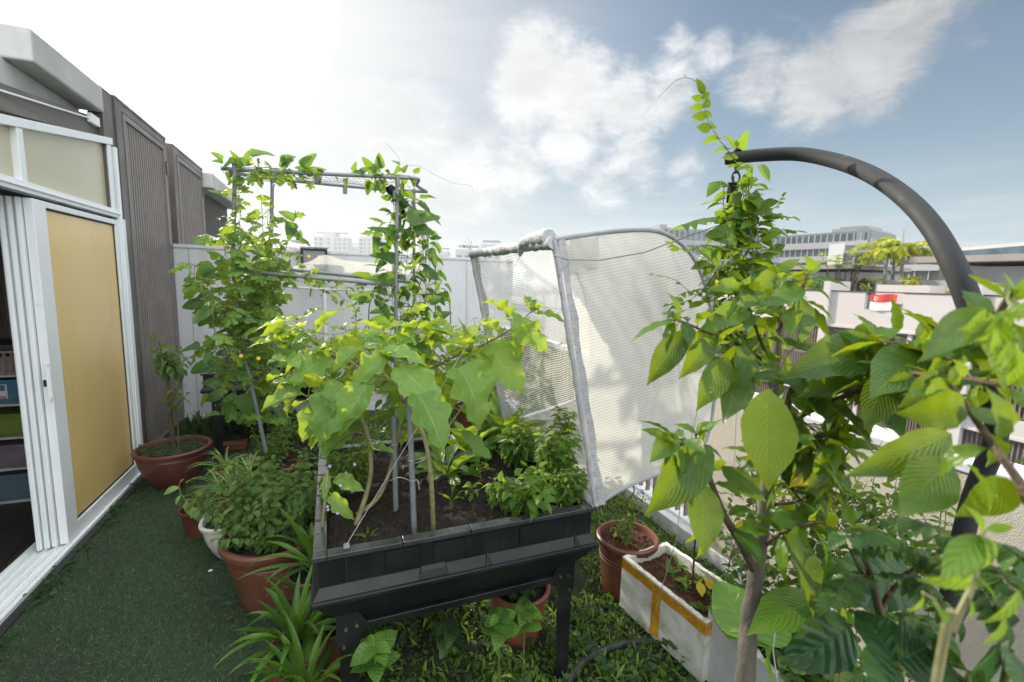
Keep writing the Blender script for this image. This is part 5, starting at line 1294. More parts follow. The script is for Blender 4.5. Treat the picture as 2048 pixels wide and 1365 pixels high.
# long beans: right posts, top bar, and some on the left
def beanvine(label, paths, n, size, yy, base, extra=(), leafs=None):
    t = thing('bean_vine', tuple(base), label, 'climbing plant'); s = MB(); f = Fol()
    for P in paths:
        Q = catmull(P2(P, yy, j=.05), 6); s.tube(Q, .002, 5, False); leafy(f, s, Q, 'bean', n, size, t0=0, droop=.35, out=.9, pet=.55, r=.0011, upb=.45, taper=.15)
    for e in extra:                                        # explicit leaves: base px, tip px, y
        a, b_ = at(e[0], e[1], y=e[4]), at(e[2], e[3], y=e[4]-.02); f.add('bean', a, b_-a, V(random.uniform(-.3, .3), -.8, .6), np.linalg.norm(b_-a)*1.05, e[5] if len(e) > 5 else None)
    for P in (leafs or []):
        s.tube(catmull([at(a, b_, y=yy) for a, b_ in P], 6), .0011, 4, False)
    s.build('stem', M['stem_green'], t, smooth=True); f.build('foliage', M['lf_bean'], t); return t
R = random.uniform
beanvine('long bean vine cloaking the right trellis posts with heart-shaped leaves', [[(800+R(-30, 30), 860), (805+R(-35, 35), 740), (815+R(-40, 40), 620), (812+R(-45, 45), 500), (815+R(-35, 30), 400)] for _ in range(15)]+[[(800, 400), (790, 365), (760, 352), (745, 350)], [(850, 420), (845, 470), (850, 560), (858, 640)], [(830, 640), (860, 600), (885, 560)], [(800, 440), (770, 460), (745, 480)], [(790, 540), (760, 560), (740, 590)]],
         15, .125, TY+.12, at(810, 870, y=TY)*[1, 1, 0]+V(0, 0, .3),
         [(815, 440, 880, 428, TY, .9), (830, 455, 868, 470, TY, .9), (795, 470, 738, 450, TY, .95), (790, 520, 742, 505, TY, .2), (790, 560, 735, 552, TY, .9), (845, 540, 882, 560, TY), (860, 605, 900, 590, TY, .9), (870, 640, 902, 620, TY, .9), (780, 620, 740, 622, TY, .8), (790, 650, 735, 640, TY, .9), (855, 500, 878, 535, TY, .1), (740, 600, 700, 592, TY, .95)],
         leafs=[[(785, 352), (800, 325), (785, 300), (770, 286)], [(805, 335), (835, 332), (870, 350), (905, 366), (940, 372), (946, 382)]])
beanvine('long bean vine creeping along the top bars of the trellis', [[(440, 340), (500, 335), (560, 338), (610, 345)], [(620, 350), (690, 352), (760, 352), (830, 358)], [(450, 345), (520, 345), (580, 350)], [(740, 352), (780, 350), (820, 352)]], 9, .085, TY+.05, at(470, 340, y=TY),
         [(445, 320, 422, 302, TY, .9), (447, 325, 423, 320, TY, .8), (470, 318, 442, 335, TY, .1), (470, 322, 505, 330, TY, .3), (500, 312, 545, 300, TY, .9), (560, 320, 590, 313, TY), (585, 318, 560, 330, TY, .2), (605, 335, 630, 305, TY, .95), (600, 330, 622, 312, TY, .8), (612, 348, 650, 338, TY), (615, 342, 590, 332, TY, .3), (730, 350, 700, 344, TY, .8), (745, 345, 752, 322, TY, .9), (745, 350, 768, 346, TY, .9), (720, 345, 740, 335, TY, .2), (800, 330, 785, 320, TY, .8), (800, 335, 790, 348, TY, .7), (805, 345, 815, 330, TY, .5),
          (455, 390, 418, 378, TY, .95), (590, 440, 558, 420, TY, .9), (585, 445, 575, 480, TY, .2), (600, 475, 600, 460, TY, .9), (575, 455, 600, 478, TY, .9)])
beanvine('bean vine with broad dull leaves hanging low on the left trellis post', [[(470, 840), (440, 760), (430, 680), (425, 610)], [(500, 800), (470, 740), (420, 720)], [(430, 640), (410, 600), (400, 560)], [(455, 840), (450, 800), (420, 770)]], 5, .11, TY-.30, at(480, 850, y=TY)*[1, 1, 0]+V(0, 0, .3),
         [(440, 768, 400, 765, TY-.3, .2), (445, 790, 404, 802, TY-.3, .1), (455, 800, 450, 840, TY-.32, .1), (480, 790, 500, 835, TY-.32, .15), (410, 590, 385, 600, TY-.2, .4), (415, 590, 392, 570, TY-.2, .9), (408, 610, 358, 612, TY-.2, .4), (400, 690, 360, 700, TY-.2, .3), (430, 620, 390, 655, TY-.2, .5), (420, 730, 375, 748, TY-.3, .5), (425, 540, 402, 545, TY-.2, .8), (430, 535, 385, 560, TY-.2, .8), (470, 528, 430, 520, TY-.2, .05), (470, 528, 508, 540, TY-.2, .05), (470, 530, 478, 565, TY-.22, .9)])
# pots at the foot of the trellis
def potted(name, label, c, R_, H, mt, cat='potted plant', soil_='soil', **k):
    t = thing(name, (c[0], c[1], 0), label, cat); zs = pot_mesh(t, (c[0], c[1]), R_, H, mt, soil=soil_, **k); return t, zs
def potplant(name, label, pxy, R_, H, mt, leaf, key, n, size, ns, hgt, rad, soil_='soil', cat='potted plant', stem_mt='stem_green', pk={}, c=None, dz=0, **k):
    c = at(pxy[0], pxy[1], z=H) if c is None else c
    t, zs = potted(name, label, c, R_, H, mt, cat, soil_, **pk)
    bush(t, stem_mt, leaf, (c[0], c[1], zs), tipset(ns, c[0]+k.pop('dx', 0), c[1]+k.pop('dy', 0), zs+hgt*.55, zs+hgt, rad, rad), key, n, size, **k); return t, c, zs
potplant('potted_plant', 'terracotta pot at the foot of the trellis, mostly hidden by leaves', (590, 880), .20, .30, 'terracotta', 'lf_shrub', 'herb', 9, .055, 16, .32, .22, pet=.2, opp=True, spread=.1)
potplant('potted_plant', 'wide terracotta pot behind the near planter left rim with soft green shoots', (545, 925), .19, .26, 'terracotta', 'lf_herb', 'herb', 9, .05, 16, .34, .20, pet=.2, opp=True, spread=.1)
potplant('potted_plant', 'terracotta pot with small white sticker behind the near planter', (942, 812), .185, .32, 'terracotta', 'lf_dark', 'herb', 5, .05, 5, .12, .10, pet=.2, opp=True, spread=.08)
potplant('potted_plant', 'small terracotta pot just behind the back rim by the mesh cover', (990, 855), .13, .24, 'terracotta', 'lf_dark', 'herb', 5, .04, 4, .10, .06, pet=.2, opp=True)
potplant('potted_plant', 'dark pot of trailing herbs left behind the white-stickered pot', (880, 790), .17, .30, 'black_plastic', 'lf_dark', 'herb', 8, .05, 12, .30, .18, pet=.2, opp=True, spread=.1)
p = at(925, 845, z=.17); 
# low brick by the far pots
b = MB(); q = at(470, 905, z=.0); b.hexa([(q[0]-.1, q[1]-.05, .03), (q[0]+.1, q[1]-.02, .03), (q[0]+.1, q[1]+.08, .03), (q[0]-.1, q[1]+.05, .03)], [(q[0]-.1, q[1]-.05, .10), (q[0]+.1, q[1]-.02, .10), (q[0]+.1, q[1]+.08, .10), (q[0]-.1, q[1]+.05, .10)])
setp(b.build('brick', M['brownpot'], bevel=.005), 'brown brick lying on the ground beside the maroon bowl pot', 'brick')

# ------------------------------------------------------------------ left row of pots
# maroon bowl by the door with a small tree
c = at(344, 880, z=.33); c = V(-1.175, 4.16, 0)
t, zs = potted('potted_tree', 'maroon bowl pot with crooked small tree beside the slatted screen', c, .245, .325, 'redpot', 'potted tree', 'mosssoil', rim=.022, bowl=True, ringz=(.80,), rh=.035, drop=.035)
s = MB(); f = Fol()
def pc(x, y, dy=0): return at(x, y, y=c[1]+dy)
for P in ([(c[0]-.01, c[1]+.04, zs), pc(338, 800), pc(335, 750), pc(330, 700)],):
    s.tube(catmull(P, 5), [.018, .009], 8)
for tip in ((305, 665), (300, 700), (330, 690), (355, 690), (385, 712), (320, 730), (345, 740), (368, 738)):
    P = curve_pts(pc(333, 745), pc(*tip, R(-.15, .1)), .15); s.tube(P, [.005, .002], 5, False); leafy(f, s, P, 'herb', 13, .10, t0=.2, droop=.3, pet=.12, upb=.8, w=.85)
for tip in ((352, 775), (375, 790), (362, 765)):
    P = curve_pts(pc(340, 830, -.05), pc(*tip, -.1), .1); s.tube(P, [.004, .002], 5, False); leafy(f, s, P, 'herb', 8, .09, t0=.3, droop=.2, pet=.12, upb=.8, w=.75)
P = [V(c[0]+.06, c[1]-.10, zs), pc(355, 832, -.1), pc(346, 818, -.1)]; s.tube(catmull(P, 4), .006, 6)
for tip in ((335, 815), (350, 808), (362, 815)):
    P = curve_pts(pc(346, 822, -.1), pc(*tip, -.12), .1); leafy(f, s, P, 'small', 9, .024, t0=.2, opp=True, pet=.1)
s.build('stem', M['stem_brown'], t, smooth=True); f.build('foliage', M['lf_shrub'], t)
f = Fol()
for k in range(330):
    a = R(0, 6.28); q = math.sqrt(R(.15, 1))*.215; hh = abs(random.gauss(0, .022)); f.add('small', V(c[0]+q*cos(a), c[1]+q*sin(a), zs+.008+hh), V(cos(a*7), sin(a*7), R(-.2, .8)), UP+rv(.4), R(.015, .032))
f.build('ground_cover', M['lf_dark'], t, kind='stuff')
# small dark brown pot
c = at(398, 1018, z=.17)
t, zs = potted('potted_plant', 'small dark brown pot with pale orchid shoot, leftmost on the turf', c, .105, .185, 'brownpot', rim=.010, rh=.02, taper=.72)
bush(t, 'stem_green', 'lf_shrub', (c[0], c[1], zs), tipset(7, c[0], c[1], zs+.03, zs+.07, .08, .08), 'round', 4, .045, pet=.2, spread=.05)
s = MB(); f = Fol(); P = catmull([V(c[0]+.02, c[1], zs), at(400, 1022, y=c[1]-.06), at(378, 1008, y=c[1]-.08), at(362, 988, y=c[1]-.1), at(358, 970, y=c[1]-.1)], 5); s.tube(P, .004, 6)
for a, b_ in (((372, 1000), (380, 1035)), ((362, 990), (348, 1010)), ((360, 975), (322, 985)), ((358, 970), (362, 958)), ((385, 1012), (400, 1045))): A_, B_ = at(*a, y=c[1]-.09), at(*b_, y=c[1]-.12); f.add('lance', A_, B_-A_, V(0, -.5, 1), np.linalg.norm(B_-A_)*1.1, .8, w=1.1)
s.build('shoot', M['stem_green'], t, smooth=True); f.build('shoot_leaves', M['lf_spider'], t)
# white bowl pot
c = V(-.56, 2.98, 0)
t, c, zs = potplant('potted_plant', 'mossy white plastic bowl pot packed with small round-leaved stems', None, .165, .255, 'whitepot', 'lf_shrub', 'round', 8, .032, 26, .20, .20, c=c, pet=.25, opp=True, spread=.1, pk=dict(sq=3.0, rim=.016, rh=.028, bowl=True, drop=.02), r0=.002)
# big terracotta pot beside the near planter
c = at(560, 1080, z=.33); c = V(-.30, 2.50, 0)
t, zs = potted('potted_shrub', 'large terracotta pot with dense bushy shrub touching the near planter left side', c, .232, .36, 'terracotta', 'potted shrub', rim=.026, rh=.045, taper=.70, ringz=(.74,), drop=.05)
s = MB(); f = Fol()
bush(t, None, None, (c[0]+.01, c[1]+.02, zs), tipset(34, c[0]-.02, c[1]+.12, zs+.12, zs+.44, .40, .34), 'herb', 14, .066, r0=.0035, fol=f, st=s, build=False, spread=.03, opp=True, pet=.25, t0=.22, droop=.25, w=1.25)
s.build('stem', M['stem_brown'], t, smooth=True); f.build('foliage', M['lf_shrub'], t)
f = Fol(); s = MB()
bush(t, None, None, (c[0]+.08, c[1]-.06, zs), tipset(15, c[0]+.10, c[1]-.07, zs+.05, zs+.17, .12, .12), 'crin', 7, .026, r0=.0018, fol=f, st=s, build=False, spread=.05, pet=.6, upb=.9, w=1.25)
s.build('stem', M['stem_green'], t, smooth=True); f.build('scalloped_foliage', M['lf_dark'], t)
f = Fol(); s = MB()
bush(t, None, None, (c[0]-.03, c[1]-.10, zs), tipset(7, c[0]-.03, c[1]-.10, zs+.05, zs+.13, .05, .05), 'herb', 6, .04, r0=.0018, fol=f, st=s, build=False, spread=.03, opp=True, pet=.2)
s.build('stem', M['stem_green'], t, smooth=True); f.build('sprig', M['lf_herb'], t)
# bushes between: airy shrub and weedy masses behind the white pot
for lab, px_, py_, yy, ns, leaf, key, sz, hh, rr_, nm in (
    ('airy small-leaved shrub leaning left over the white bowl pot', 470, 1000, 3.15, 22, 'lf_herb', 'herb', .042, .50, .30, 'leafy_shrub'),
    ('pale serrated shrub behind the large terracotta pot', 560, 950, 3.0, 20, 'lf_herb', 'herb', .055, .62, .26, 'leafy_shrub'),
    ('low dark weedy bush between the pots and the far planter', 640, 880, 3.9, 22, 'lf_dark', 'herb', .06, .55, .35, 'leafy_shrub')):
    b0 = at(px_, py_+60, y=yy); b0[2] = 0.02; t = thing(nm, tuple(b0), lab, 'shrub')
    bush(t, 'stem_brown', leaf, b0, tipset(ns, b0[0], b0[1], hh*.55, hh, rr_, rr_*.8), key, 14, sz, r0=.003, opp=True, pet=.25, t0=.25, spread=.06, w=1.2)
# spider plants
def strap_plant(t, base, n, L, w, el, leaf, curl=(.8, 2.2), key=None, fold=.5, seg=9, spread=.01, azr=None, fb=.55):
    vs = []; fs = []; uv = []; rn = []; b0 = 0
    for k in range(n):
        a = k*2.4+R(-.3, .3) if azr is None else R(*azr); e = R(*el); Lk = L*R(.7, 1.1); cu = R(*curl); r_ = random.random(); side = R(-.25, .25)
        p = V(*base)+V(cos(a), sin(a), 0)*spread*R(.3, 1); P = [p]; an = e
        for j in range(seg):
            P.append(P[-1]+V(cos(a+side*j/seg)*cos(an), sin(a+side*j/seg)*cos(an), sin(an))*Lk/seg); an -= cu/seg*(.3+1.4*j/seg)
        for j, q in enumerate(P):
            v = j/seg; d = nrm(P[min(j+1, seg)]-P[max(j-1, 0)]); x = nrm(np.cross(d, UP)) if abs(d[2]) < .99 else V(-sin(a), cos(a), 0); nn = np.cross(x, d)
            ww = w*R(.95, 1.05)*min(1, fb+v*1.5)*(1-max(0, (v-.40)/.60)**1.8)+.0004
            for u in (-1, 0, 1): vs.append(q+x*u*ww/2*cos(fold)+nn*abs(u)*ww/2*sin(fold)); uv.append((.5+u/2, v)); rn.append(r_)
        for j in range(seg):
            for i in range(2): c_ = b0+j*3+i; fs.append((c_, c_+1, c_+4, c_+3))
        b0 += 3*(seg+1)
    return finish('foliage', vs, np.array(fs), M[leaf], t, smooth=True, uv=np.array(uv), rnd=np.array(rn))
for i, (pp, lab) in enumerate([((452, 905), 'spider plant with arching pale leaves behind the white bowl pot, upper one'), ((440, 950), 'spider plant left of the white bowl pot, lower one'), ((500, 925), 'spider plant clump between the trellis foot and airy shrub'), ((470, 965), 'spider plant spilling right above the white bowl pot rim')]):
    q = at(pp[0], pp[1]+35, y=3.35-.12*i); t = thing('spider_plant', tuple(q*[1, 1, 0]+V(0, 0, .2)), lab, 'spider plant', 'spider plants')
    strap_plant(t, q+V(0, 0, .0), 30, .24, .014, (.5, 1.4), 'lf_spider', (1.4, 2.8))
    b = MB(); b.lathe([(.0, .0), (.05, .0), (.07, .02), (.085, max(.05, q[2])-.02), (.09, max(.06, q[2])), (.08, max(.06, q[2])), (.075, max(.05, q[2])-.02), (0, max(.05, q[2])-.02)], (q[0], q[1], .005), 28); b.build('pot', M['terracotta'], t, smooth=True)
# pandans by the near planter
for i, (bx, by, z, n, L, lab, hue) in enumerate([(628, 1130, .40, 24, .31, 'upper pandan plant with strap leaves beside the near planter corner', 0), (590, 1285, .30, 26, .30, 'bright green pandan in small terracotta pot, front left of planter leg', 0), (612, 1395, .22, 26, .30, 'lowest pandan plant with drooping leaves at the bottom of the picture', 0), (660, 1230, .26, 20, .34, 'dark pandan partly under the near planter behind its left leg', 0)]):
    q = at(bx, by, z=z); t = thing('pandan_plant', (q[0], q[1], 0), lab, 'pandan', 'pandan plants beside the near planter')
    strap_plant(t, q, n, L, .030, (.25, 1.45), 'lf_pandan', (.5, 2.0), fold=.42, spread=.015, fb=.45)
    H = max(.12, z-.02); pot_mesh(t, (q[0], q[1]), .105, H, 'terracotta', rim=.012, rh=.025, drop=.02)
# pot under the near planter and plants round it
q = V(.80, 1.82, 0)
t, zs = potted('potted_plant', 'orange plastic pot under the near planter behind its right leg', q, .140, .26, 'terracotta_light', rim=.016, rh=.03, taper=.72)
bush(t, 'stem_green', 'lf_dark', (q[0], q[1], zs), tipset(8, q[0]-.01, q[1]-.05, zs+.06, zs+.13, .09, .07), 'herb', 5, .065, pet=.2, opp=True, w=1.3)
# plectranthus with broad paired leaves in the gloom below the planter
for i, (px_, py_, yy, lab) in enumerate([(1000, 1240, 1.50, 'broad-leaved mint sprig under the planter, left of its orange pot'), (1050, 1225, 1.52, 'broad-leaved mint sprig right in front of the orange pot'), (750, 1300, 1.42, 'big quilted mint leaves beside the planter front left leg'), (900, 1260, 1.7, 'dark mint sprig in the shade under the planter middle')]):
    q = at(px_, py_, y=yy); t = thing('mint_plant', (q[0], q[1], .03), lab, 'mint plant'); s = MB(); f = Fol(); s.tube([V(q[0]+.01, q[1]+.03, .03), (V(q[0], q[1], q[2]/2)), q], .003, 6)
    for lvl, sz in ((0, .085), (.012, .065), (-.05, .08)):
        for a in (0, pi/2, pi, 3*pi/2): a2 = a+lvl*40+i; f.add('herb', q+V(0, 0, lvl), V(cos(a2), sin(a2), .15), V(0, -.1, 1)+rv(.1), sz*R(.8, 1.1), w=1.5)
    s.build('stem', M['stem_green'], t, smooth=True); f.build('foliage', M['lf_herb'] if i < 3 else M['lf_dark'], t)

# ------------------------------------------------------------------ right side: pot, foam boxes, plank, hose
q = at(1255, 1072, z=.34)
t, zs = potted('potted_plant', 'terracotta pot with small leafy seedlings right of the near planter corner', q, .155, .345, 'terracotta', soil_='coir', rim=.018, rh=.032, taper=.76, ringz=(.72, .66))
bush(t, 'stem_green', 'lf_herb', (q[0]-.03, q[1]-.02, zs), tipset(9, q[0]-.05, q[1]-.03, zs+.10, zs+.24, .07, .06), 'herb', 8, .040, pet=.2, w=1.0, t0=.3)
s = MB(); f = Fol(); P = catmull([V(q[0]+.02, q[1], zs), at(1252, 1010, y=q[1]), at(1268, 985, y=q[1]), at(1262, 960, y=q[1])], 4); s.tube(P, [.006, .003], 6)
for tip in ((1285, 1010), (1300, 1030), (1310, 1000), (1240, 980), (1230, 1000), (1290, 980)):
    Q = curve_pts(at(1255, 1005, y=q[1]), at(*tip, y=q[1]-.05), .15, rise=-.0); s.tube(Q, .001, 4, False); leafy(f, s, Q, 'small', 9, .022, t0=.1, opp=True, pet=.1, droop=.2)
s.build('vine_stem', M['stem_brown'], t, smooth=True); f.build('vine_leaves', M['lf_pea'], t)
def foambox(name, c0, ux, L, Wd, H, th, z0, mt, label, cat='foam box', rough=.003, soilm='coir', sz=.05):
    "open-topped expanded-foam box: c0 = near-left bottom corner, ux = direction of the long side"
    ux = nrm(V(ux[0], ux[1], 0)); uy = V(-ux[1], ux[0], 0); uy = uy if uy[0] > 0 else -uy; c0 = V(*c0)
    t = thing(name, tuple(c0), label, cat); rr = random.Random(5)
    def W_(a, b_, z): return c0+ux*a+uy*b_+V(0, 0, z)
    b = MB(); n = 26
    def rim(a0, b0_, a1, b1_, ia0, ib0, ia1, ib1):
        for k in range(n):
            u0, u1 = k/n, (k+1)/n; h0, h1 = H+zr[k], H+zr[k+1]
            o0 = (a0+(a1-a0)*u0, b0_+(b1_-b0_)*u0); o1 = (a0+(a1-a0)*u1, b0_+(b1_-b0_)*u1); i0 = (ia0+(ia1-ia0)*u0, ib0+(ib1-ib0)*u0); i1 = (ia0+(ia1-ia0)*u1, ib0+(ib1-ib0)*u1)
            b.add([W_(*o0, 0), W_(*o1, 0), W_(*o1, h1), W_(*o0, h0), W_(*i0, h0), W_(*i1, h1), W_(*i1, .03), W_(*i0, .03)], [(0, 1, 2, 3), (3, 2, 5, 4), (4, 5, 6, 7)])
    for side in range(4):
        zr = [rr.uniform(-rough, rough) for _ in range(n+1)]; zr[0] = zr[-1] = 0
        A_ = [(0, 0), (L, 0), (L, Wd), (0, Wd)]; I_ = [(th, th), (L-th, th), (L-th, Wd-th), (th, Wd-th)]; s2 = (side+1) % 4
        rim(*A_[side], *A_[s2], *I_[side], *I_[s2])
    b.add([W_(th, th, .03), W_(L-th, th, .03), W_(L-th, Wd-th, .03), W_(th, Wd-th, .03)], [(0, 1, 2, 3)])
    bx = b.build('box', M[mt], t)
    nx, ny = 46, 26; vs = []
    for i in range(nx):
        for j in range(ny):
            a = th*.9+(L-1.8*th)*i/(nx-1); c = th*.9+(Wd-1.8*th)*j/(ny-1); p = W_(a, c, H-sz+.012*sin(a*31)*sin(c*27)+rr.gauss(0, .0035)); vs.append(p)
    fs = [(i*ny+j, (i+1)*ny+j, (i+1)*ny+j+1, i*ny+j+1) for i in range(nx-1) for j in range(ny-1)]
    finish('soil', vs, fs, M[soilm], t); return t, W_
BZ = .065
# long side towards us-left: from the far-left top corner to the near one
pA, pB, pC = at(1245, 1113, z=.335), at(1413, 1247, z=.335), at(1368, 1083, z=.335)
L1 = np.linalg.norm(pB-pA); W1 = .30
ux = nrm(pB-pA)
def flipbox(name, pA, ux, L, Wd, H, z0, **k):
    # long wall runs from pA along ux; box extends to the +x side
    n_ = V(-ux[1], ux[0], 0)
    if n_[0] < 0: n_ = -n_
    return n_
def foambox2(name, pA, ux, L, Wd, H, z0, th, mt, label, **k):
    ux = nrm(V(ux[0], ux[1], 0)); t, W_ = foambox(name, (pA[0], pA[1], z0), ux, L, Wd, H, th, z0, mt, label, **k); return t, W_
t1, W1_ = foambox2('foam_box', pA, ux, L1, W1, .335-BZ, BZ, .022, 'foam', 'white foam box with yellow tape and reddish soil by the parapet kerb')
H1 = .335-BZ
b = MB(); e = .0012
def strip(a0, a1, z0, z1, bb=-e, seg=14, wob=.002):
    vs = []; 
    for k in range(seg+1):
        a = a0+(a1-a0)*k/seg; vs += [W1_(a, bb, z0+R(-wob, wob)), W1_(a, bb, z1)]
    b.add(vs, [(2*k, 2*k+2, 2*k+3, 2*k+1) for k in range(seg)])
strip(0, L1, H1-.055, H1-.008); strip(L1*.42, L1*.42+.05, .015, H1-.055, seg=3)
vs = []
for k in range(9): c_ = W1*k/8; vs += [W1_(L1+e, c_, H1-.06+R(-.002, .002)), W1_(L1+e, c_, H1-.002)]
b.add(vs, [(2*k, 2*k+2, 2*k+3, 2*k+1) for k in range(8)])
vs = []
for k in range(9): c_ = W1*k/8; vs += [W1_(-e, c_, H1-.05+R(-.002, .002)), W1_(-e, c_, H1-.002)]
b.add(vs, [(2*k, 2*k+2, 2*k+3, 2*k+1) for k in range(8)])
b.build('tape', M['tape'], t1)
# weeds in the box
def weedtuft(name, label, pts, cat='weed', leaf='lf_weed', key='lance', n=8, L=.07, strap=True):
    t = thing(name, tuple(pts[0]), label, cat); f = Fol()
    for p in pts:
        for k in range(n):
            a = R(0, 6.28); e_ = R(.1, 1.2); f.add(key, p+V(R(-.02, .02), R(-.02, .02), 0), V(cos(a)*cos(e_), sin(a)*cos(e_), sin(e_)), UP+rv(.3), L*R(.4, 1.1), w=R(.5, 1.1))
    f.build('foliage', M[leaf], t); return t
zs = H1-.045
weedtuft('weed', 'thin grassy weeds sprouting from the reddish soil of the taped foam box', [W1_(L1*u, W1*v, zs) for u, v in ((.35, .55), (.5, .6), (.6, .8), (.45, .75), (.7, .7), (.8, .35), (.55, .4), (.25, .85))], n=9, L=.075)
ys = W1_(L1*.78, W1*.6, zs); t = thing('seedling', tuple(ys), 'sickly yellow-leaved seedling at the near end of the taped foam box', 'seedling'); f = Fol()
for a, b_ in (((1400, 1165), (1405, 1215)), ((1410, 1160), (1438, 1185)), ((1408, 1160), (1425, 1140)), ((1400, 1165), (1380, 1150))):
    A_, B_ = at(*a, z=.37), at(*b_, z=.33); f.add('tree', A_, B_-A_, V(-.3, -.6, .8), .065, .5, w=1.5)
f.build('foliage', M['lf_yellow'], t)
s = MB(); s.tube([ys, at(1402, 1162, z=.37)], .0018, 5); s.build('stem', M['stem_green'], t)
# dead leaf + two thin sticks in the box
b = MB(); b.tube([W1_(L1*.55, W1*.62, zs-.02), at(1392, 1050, d=1.75), at(1398, 985, d=1.7)], .004, 6); setp(b.build('stick', M['stem_brown'], smooth=True), 'thin dark stick standing in the taped foam box', 'stick')
line('string', [at(1296, 1268, z=.06), at(1352, 1082, d=1.52), at(1368, 950, d=1.40), at(1420, 700, d=1.35)], .0014, 'white string running from the hose up across the taped foam box')
# second, greyer box nearer
pD, pE = at(1418, 1212, z=.38), at(1600, 1400, z=.38)
ux2 = nrm(pE-pD)
t2, W2_ = foambox2('foam_box', pD, ux2, .62, .32, .32, .06, .022, 'foam_grey', 'grey-white foam box with torn rim behind the tree trunk', rough=.007, soilm='soil', sz=.10)
# timber under the boxes
b = MB(); q0 = at(1300, 1275, z=.03); q1 = at(1420, 1400, z=.03); b.bar(q0+V(.05, .0, .015), q1+V(.06, -.05, .015), .05, .035)
setp(b.build('plank', M['rust'], bevel=.003), 'old brown plank lying under the edge of the taped foam box', 'plank')
# hose
hp = [at(1130, 1375, z=.045), at(1165, 1325, z=.05), at(1210, 1300, z=.055), at(1262, 1285, z=.055), at(1300, 1283, z=.05), at(1360, 1290, z=.04)]
b = MB(); b.tube(catmull(hp, 7), .0165, 12); setp(b.build('hose', M['hose'], smooth=True), 'thick black hose curving over the weeds below the foam box', 'hose')
# ------------------------------------------------------------------ leafy tree at the right, close to the camera
tr_ = thing('leafy_tree', tuple(at(1488, 1400, d=.86)*[1, 1, 0]), 'slender grey-barked tree with large glossy veined leaves before the parapet', 'tree')
ts = MB(); tf = Fol()
def pxd(*a): return [at(x, y, d=d) for x, y, d in a]
base_t = at(1485, 1420, d=.86)
trunk = [V(base_t[0]-.01, base_t[1]+.02, .02), V(base_t[0], base_t[1]+.01, .5)]+pxd((1488, 1380, .86), (1497, 1250, .88), (1515, 1130, .9), (1530, 1000, .92), (1543, 880, .94), (1550, 760, .96), (1556, 660, .98))
Q = catmull(trunk, 6); ts.tube(Q, [.020-.012*(i/(len(Q)-1))+.0012*sin(i*1.7) for i in range(len(Q))], 14)
ts.build('trunk', M['bark'], tr_, smooth=True)
tw = MB()
br = {
 'forkL': (pxd((1512, 1150, .9), (1480, 1085, .88), (1448, 1030, .87), (1420, 960, .86), (1402, 905, .86), (1392, 868, .86)), .009, .003),
 'low1': (pxd((1402, 905, .86), (1370, 880, .84), (1340, 885, .83)), .003, .0015),
 'right1': (pxd((1543, 900, .94), (1570, 830, .9), (1596, 762, .86), (1670, 735, .82), (1756, 722, .78), (1860, 697, .70), (1966, 664, .60), (2015, 600, .55)), .007, .004),
 'right2': (pxd((1570, 850, .92), (1640, 812, .86), (1693, 791, .80), (1782, 750, .72), (1900, 755, .62), (2018, 772, .54)), .006, .003),
 'upL': (pxd((1552, 740, .96), (1480, 690, .96), (1420, 668, .95), (1375, 648, .94), (1350, 640, .94)), .004, .0018),
 'up1': (pxd((1556, 660, .98), (1560, 600, 1.0), (1552, 545, 1.0)), .004, .0018),
 'up2': (pxd((1556, 660, .96), (1585, 620, .92), (1605, 575, .9), (1615, 548, .9)), .004, .002),
 'up3': (pxd((1550, 740, .96), (1520, 680, .92), (1500, 620, .9), (1485, 580, .9)), .004, .0018),
 'mid1': (pxd((1540, 930, .93), (1585, 890, .88), (1640, 870, .84), (1680, 880, .82)), .004, .002),
 'mid2': (pxd((1530, 1090, .9), (1560, 1068, .86), (1610, 1050, .82), (1650, 1045, .8)), .004, .002),
 'mid3': (pxd((1543, 1010, .93), (1600, 1000, .92), (1660, 950, .92), (1700, 900, .92)), .004, .002),
 'low2': (pxd((1500, 1260, .88), (1560, 1215, .92), (1640, 1206, .9), (1700, 1215, .88)), .004, .002),
 'twig': (pxd((2060, 1010, .46), (2039, 965, .47), (1985, 890, .5), (1929, 807, .54), (1900, 770, .56)), .005, .003),
 'up4': (pxd((1556, 660, .98), (1570, 620, 1.05), (1530, 570, 1.1)), .004, .0018),
}
for P, a, b_ in br.values(): q = catmull(P, 6); tw.tube(q, [a, b_], 8)
def tleaf(b0, tip, d0, d1, w=1.0, n=(-.2, -.8, .6), rnd=None, k=None, key='tree', fol=None):
    A_, B_ = at(*b0, d=d0), at(*tip, d=d1); (fol or tf).add(key, A_, B_-A_, V(*n), np.linalg.norm(B_-A_)*1.06, rnd, k, w)
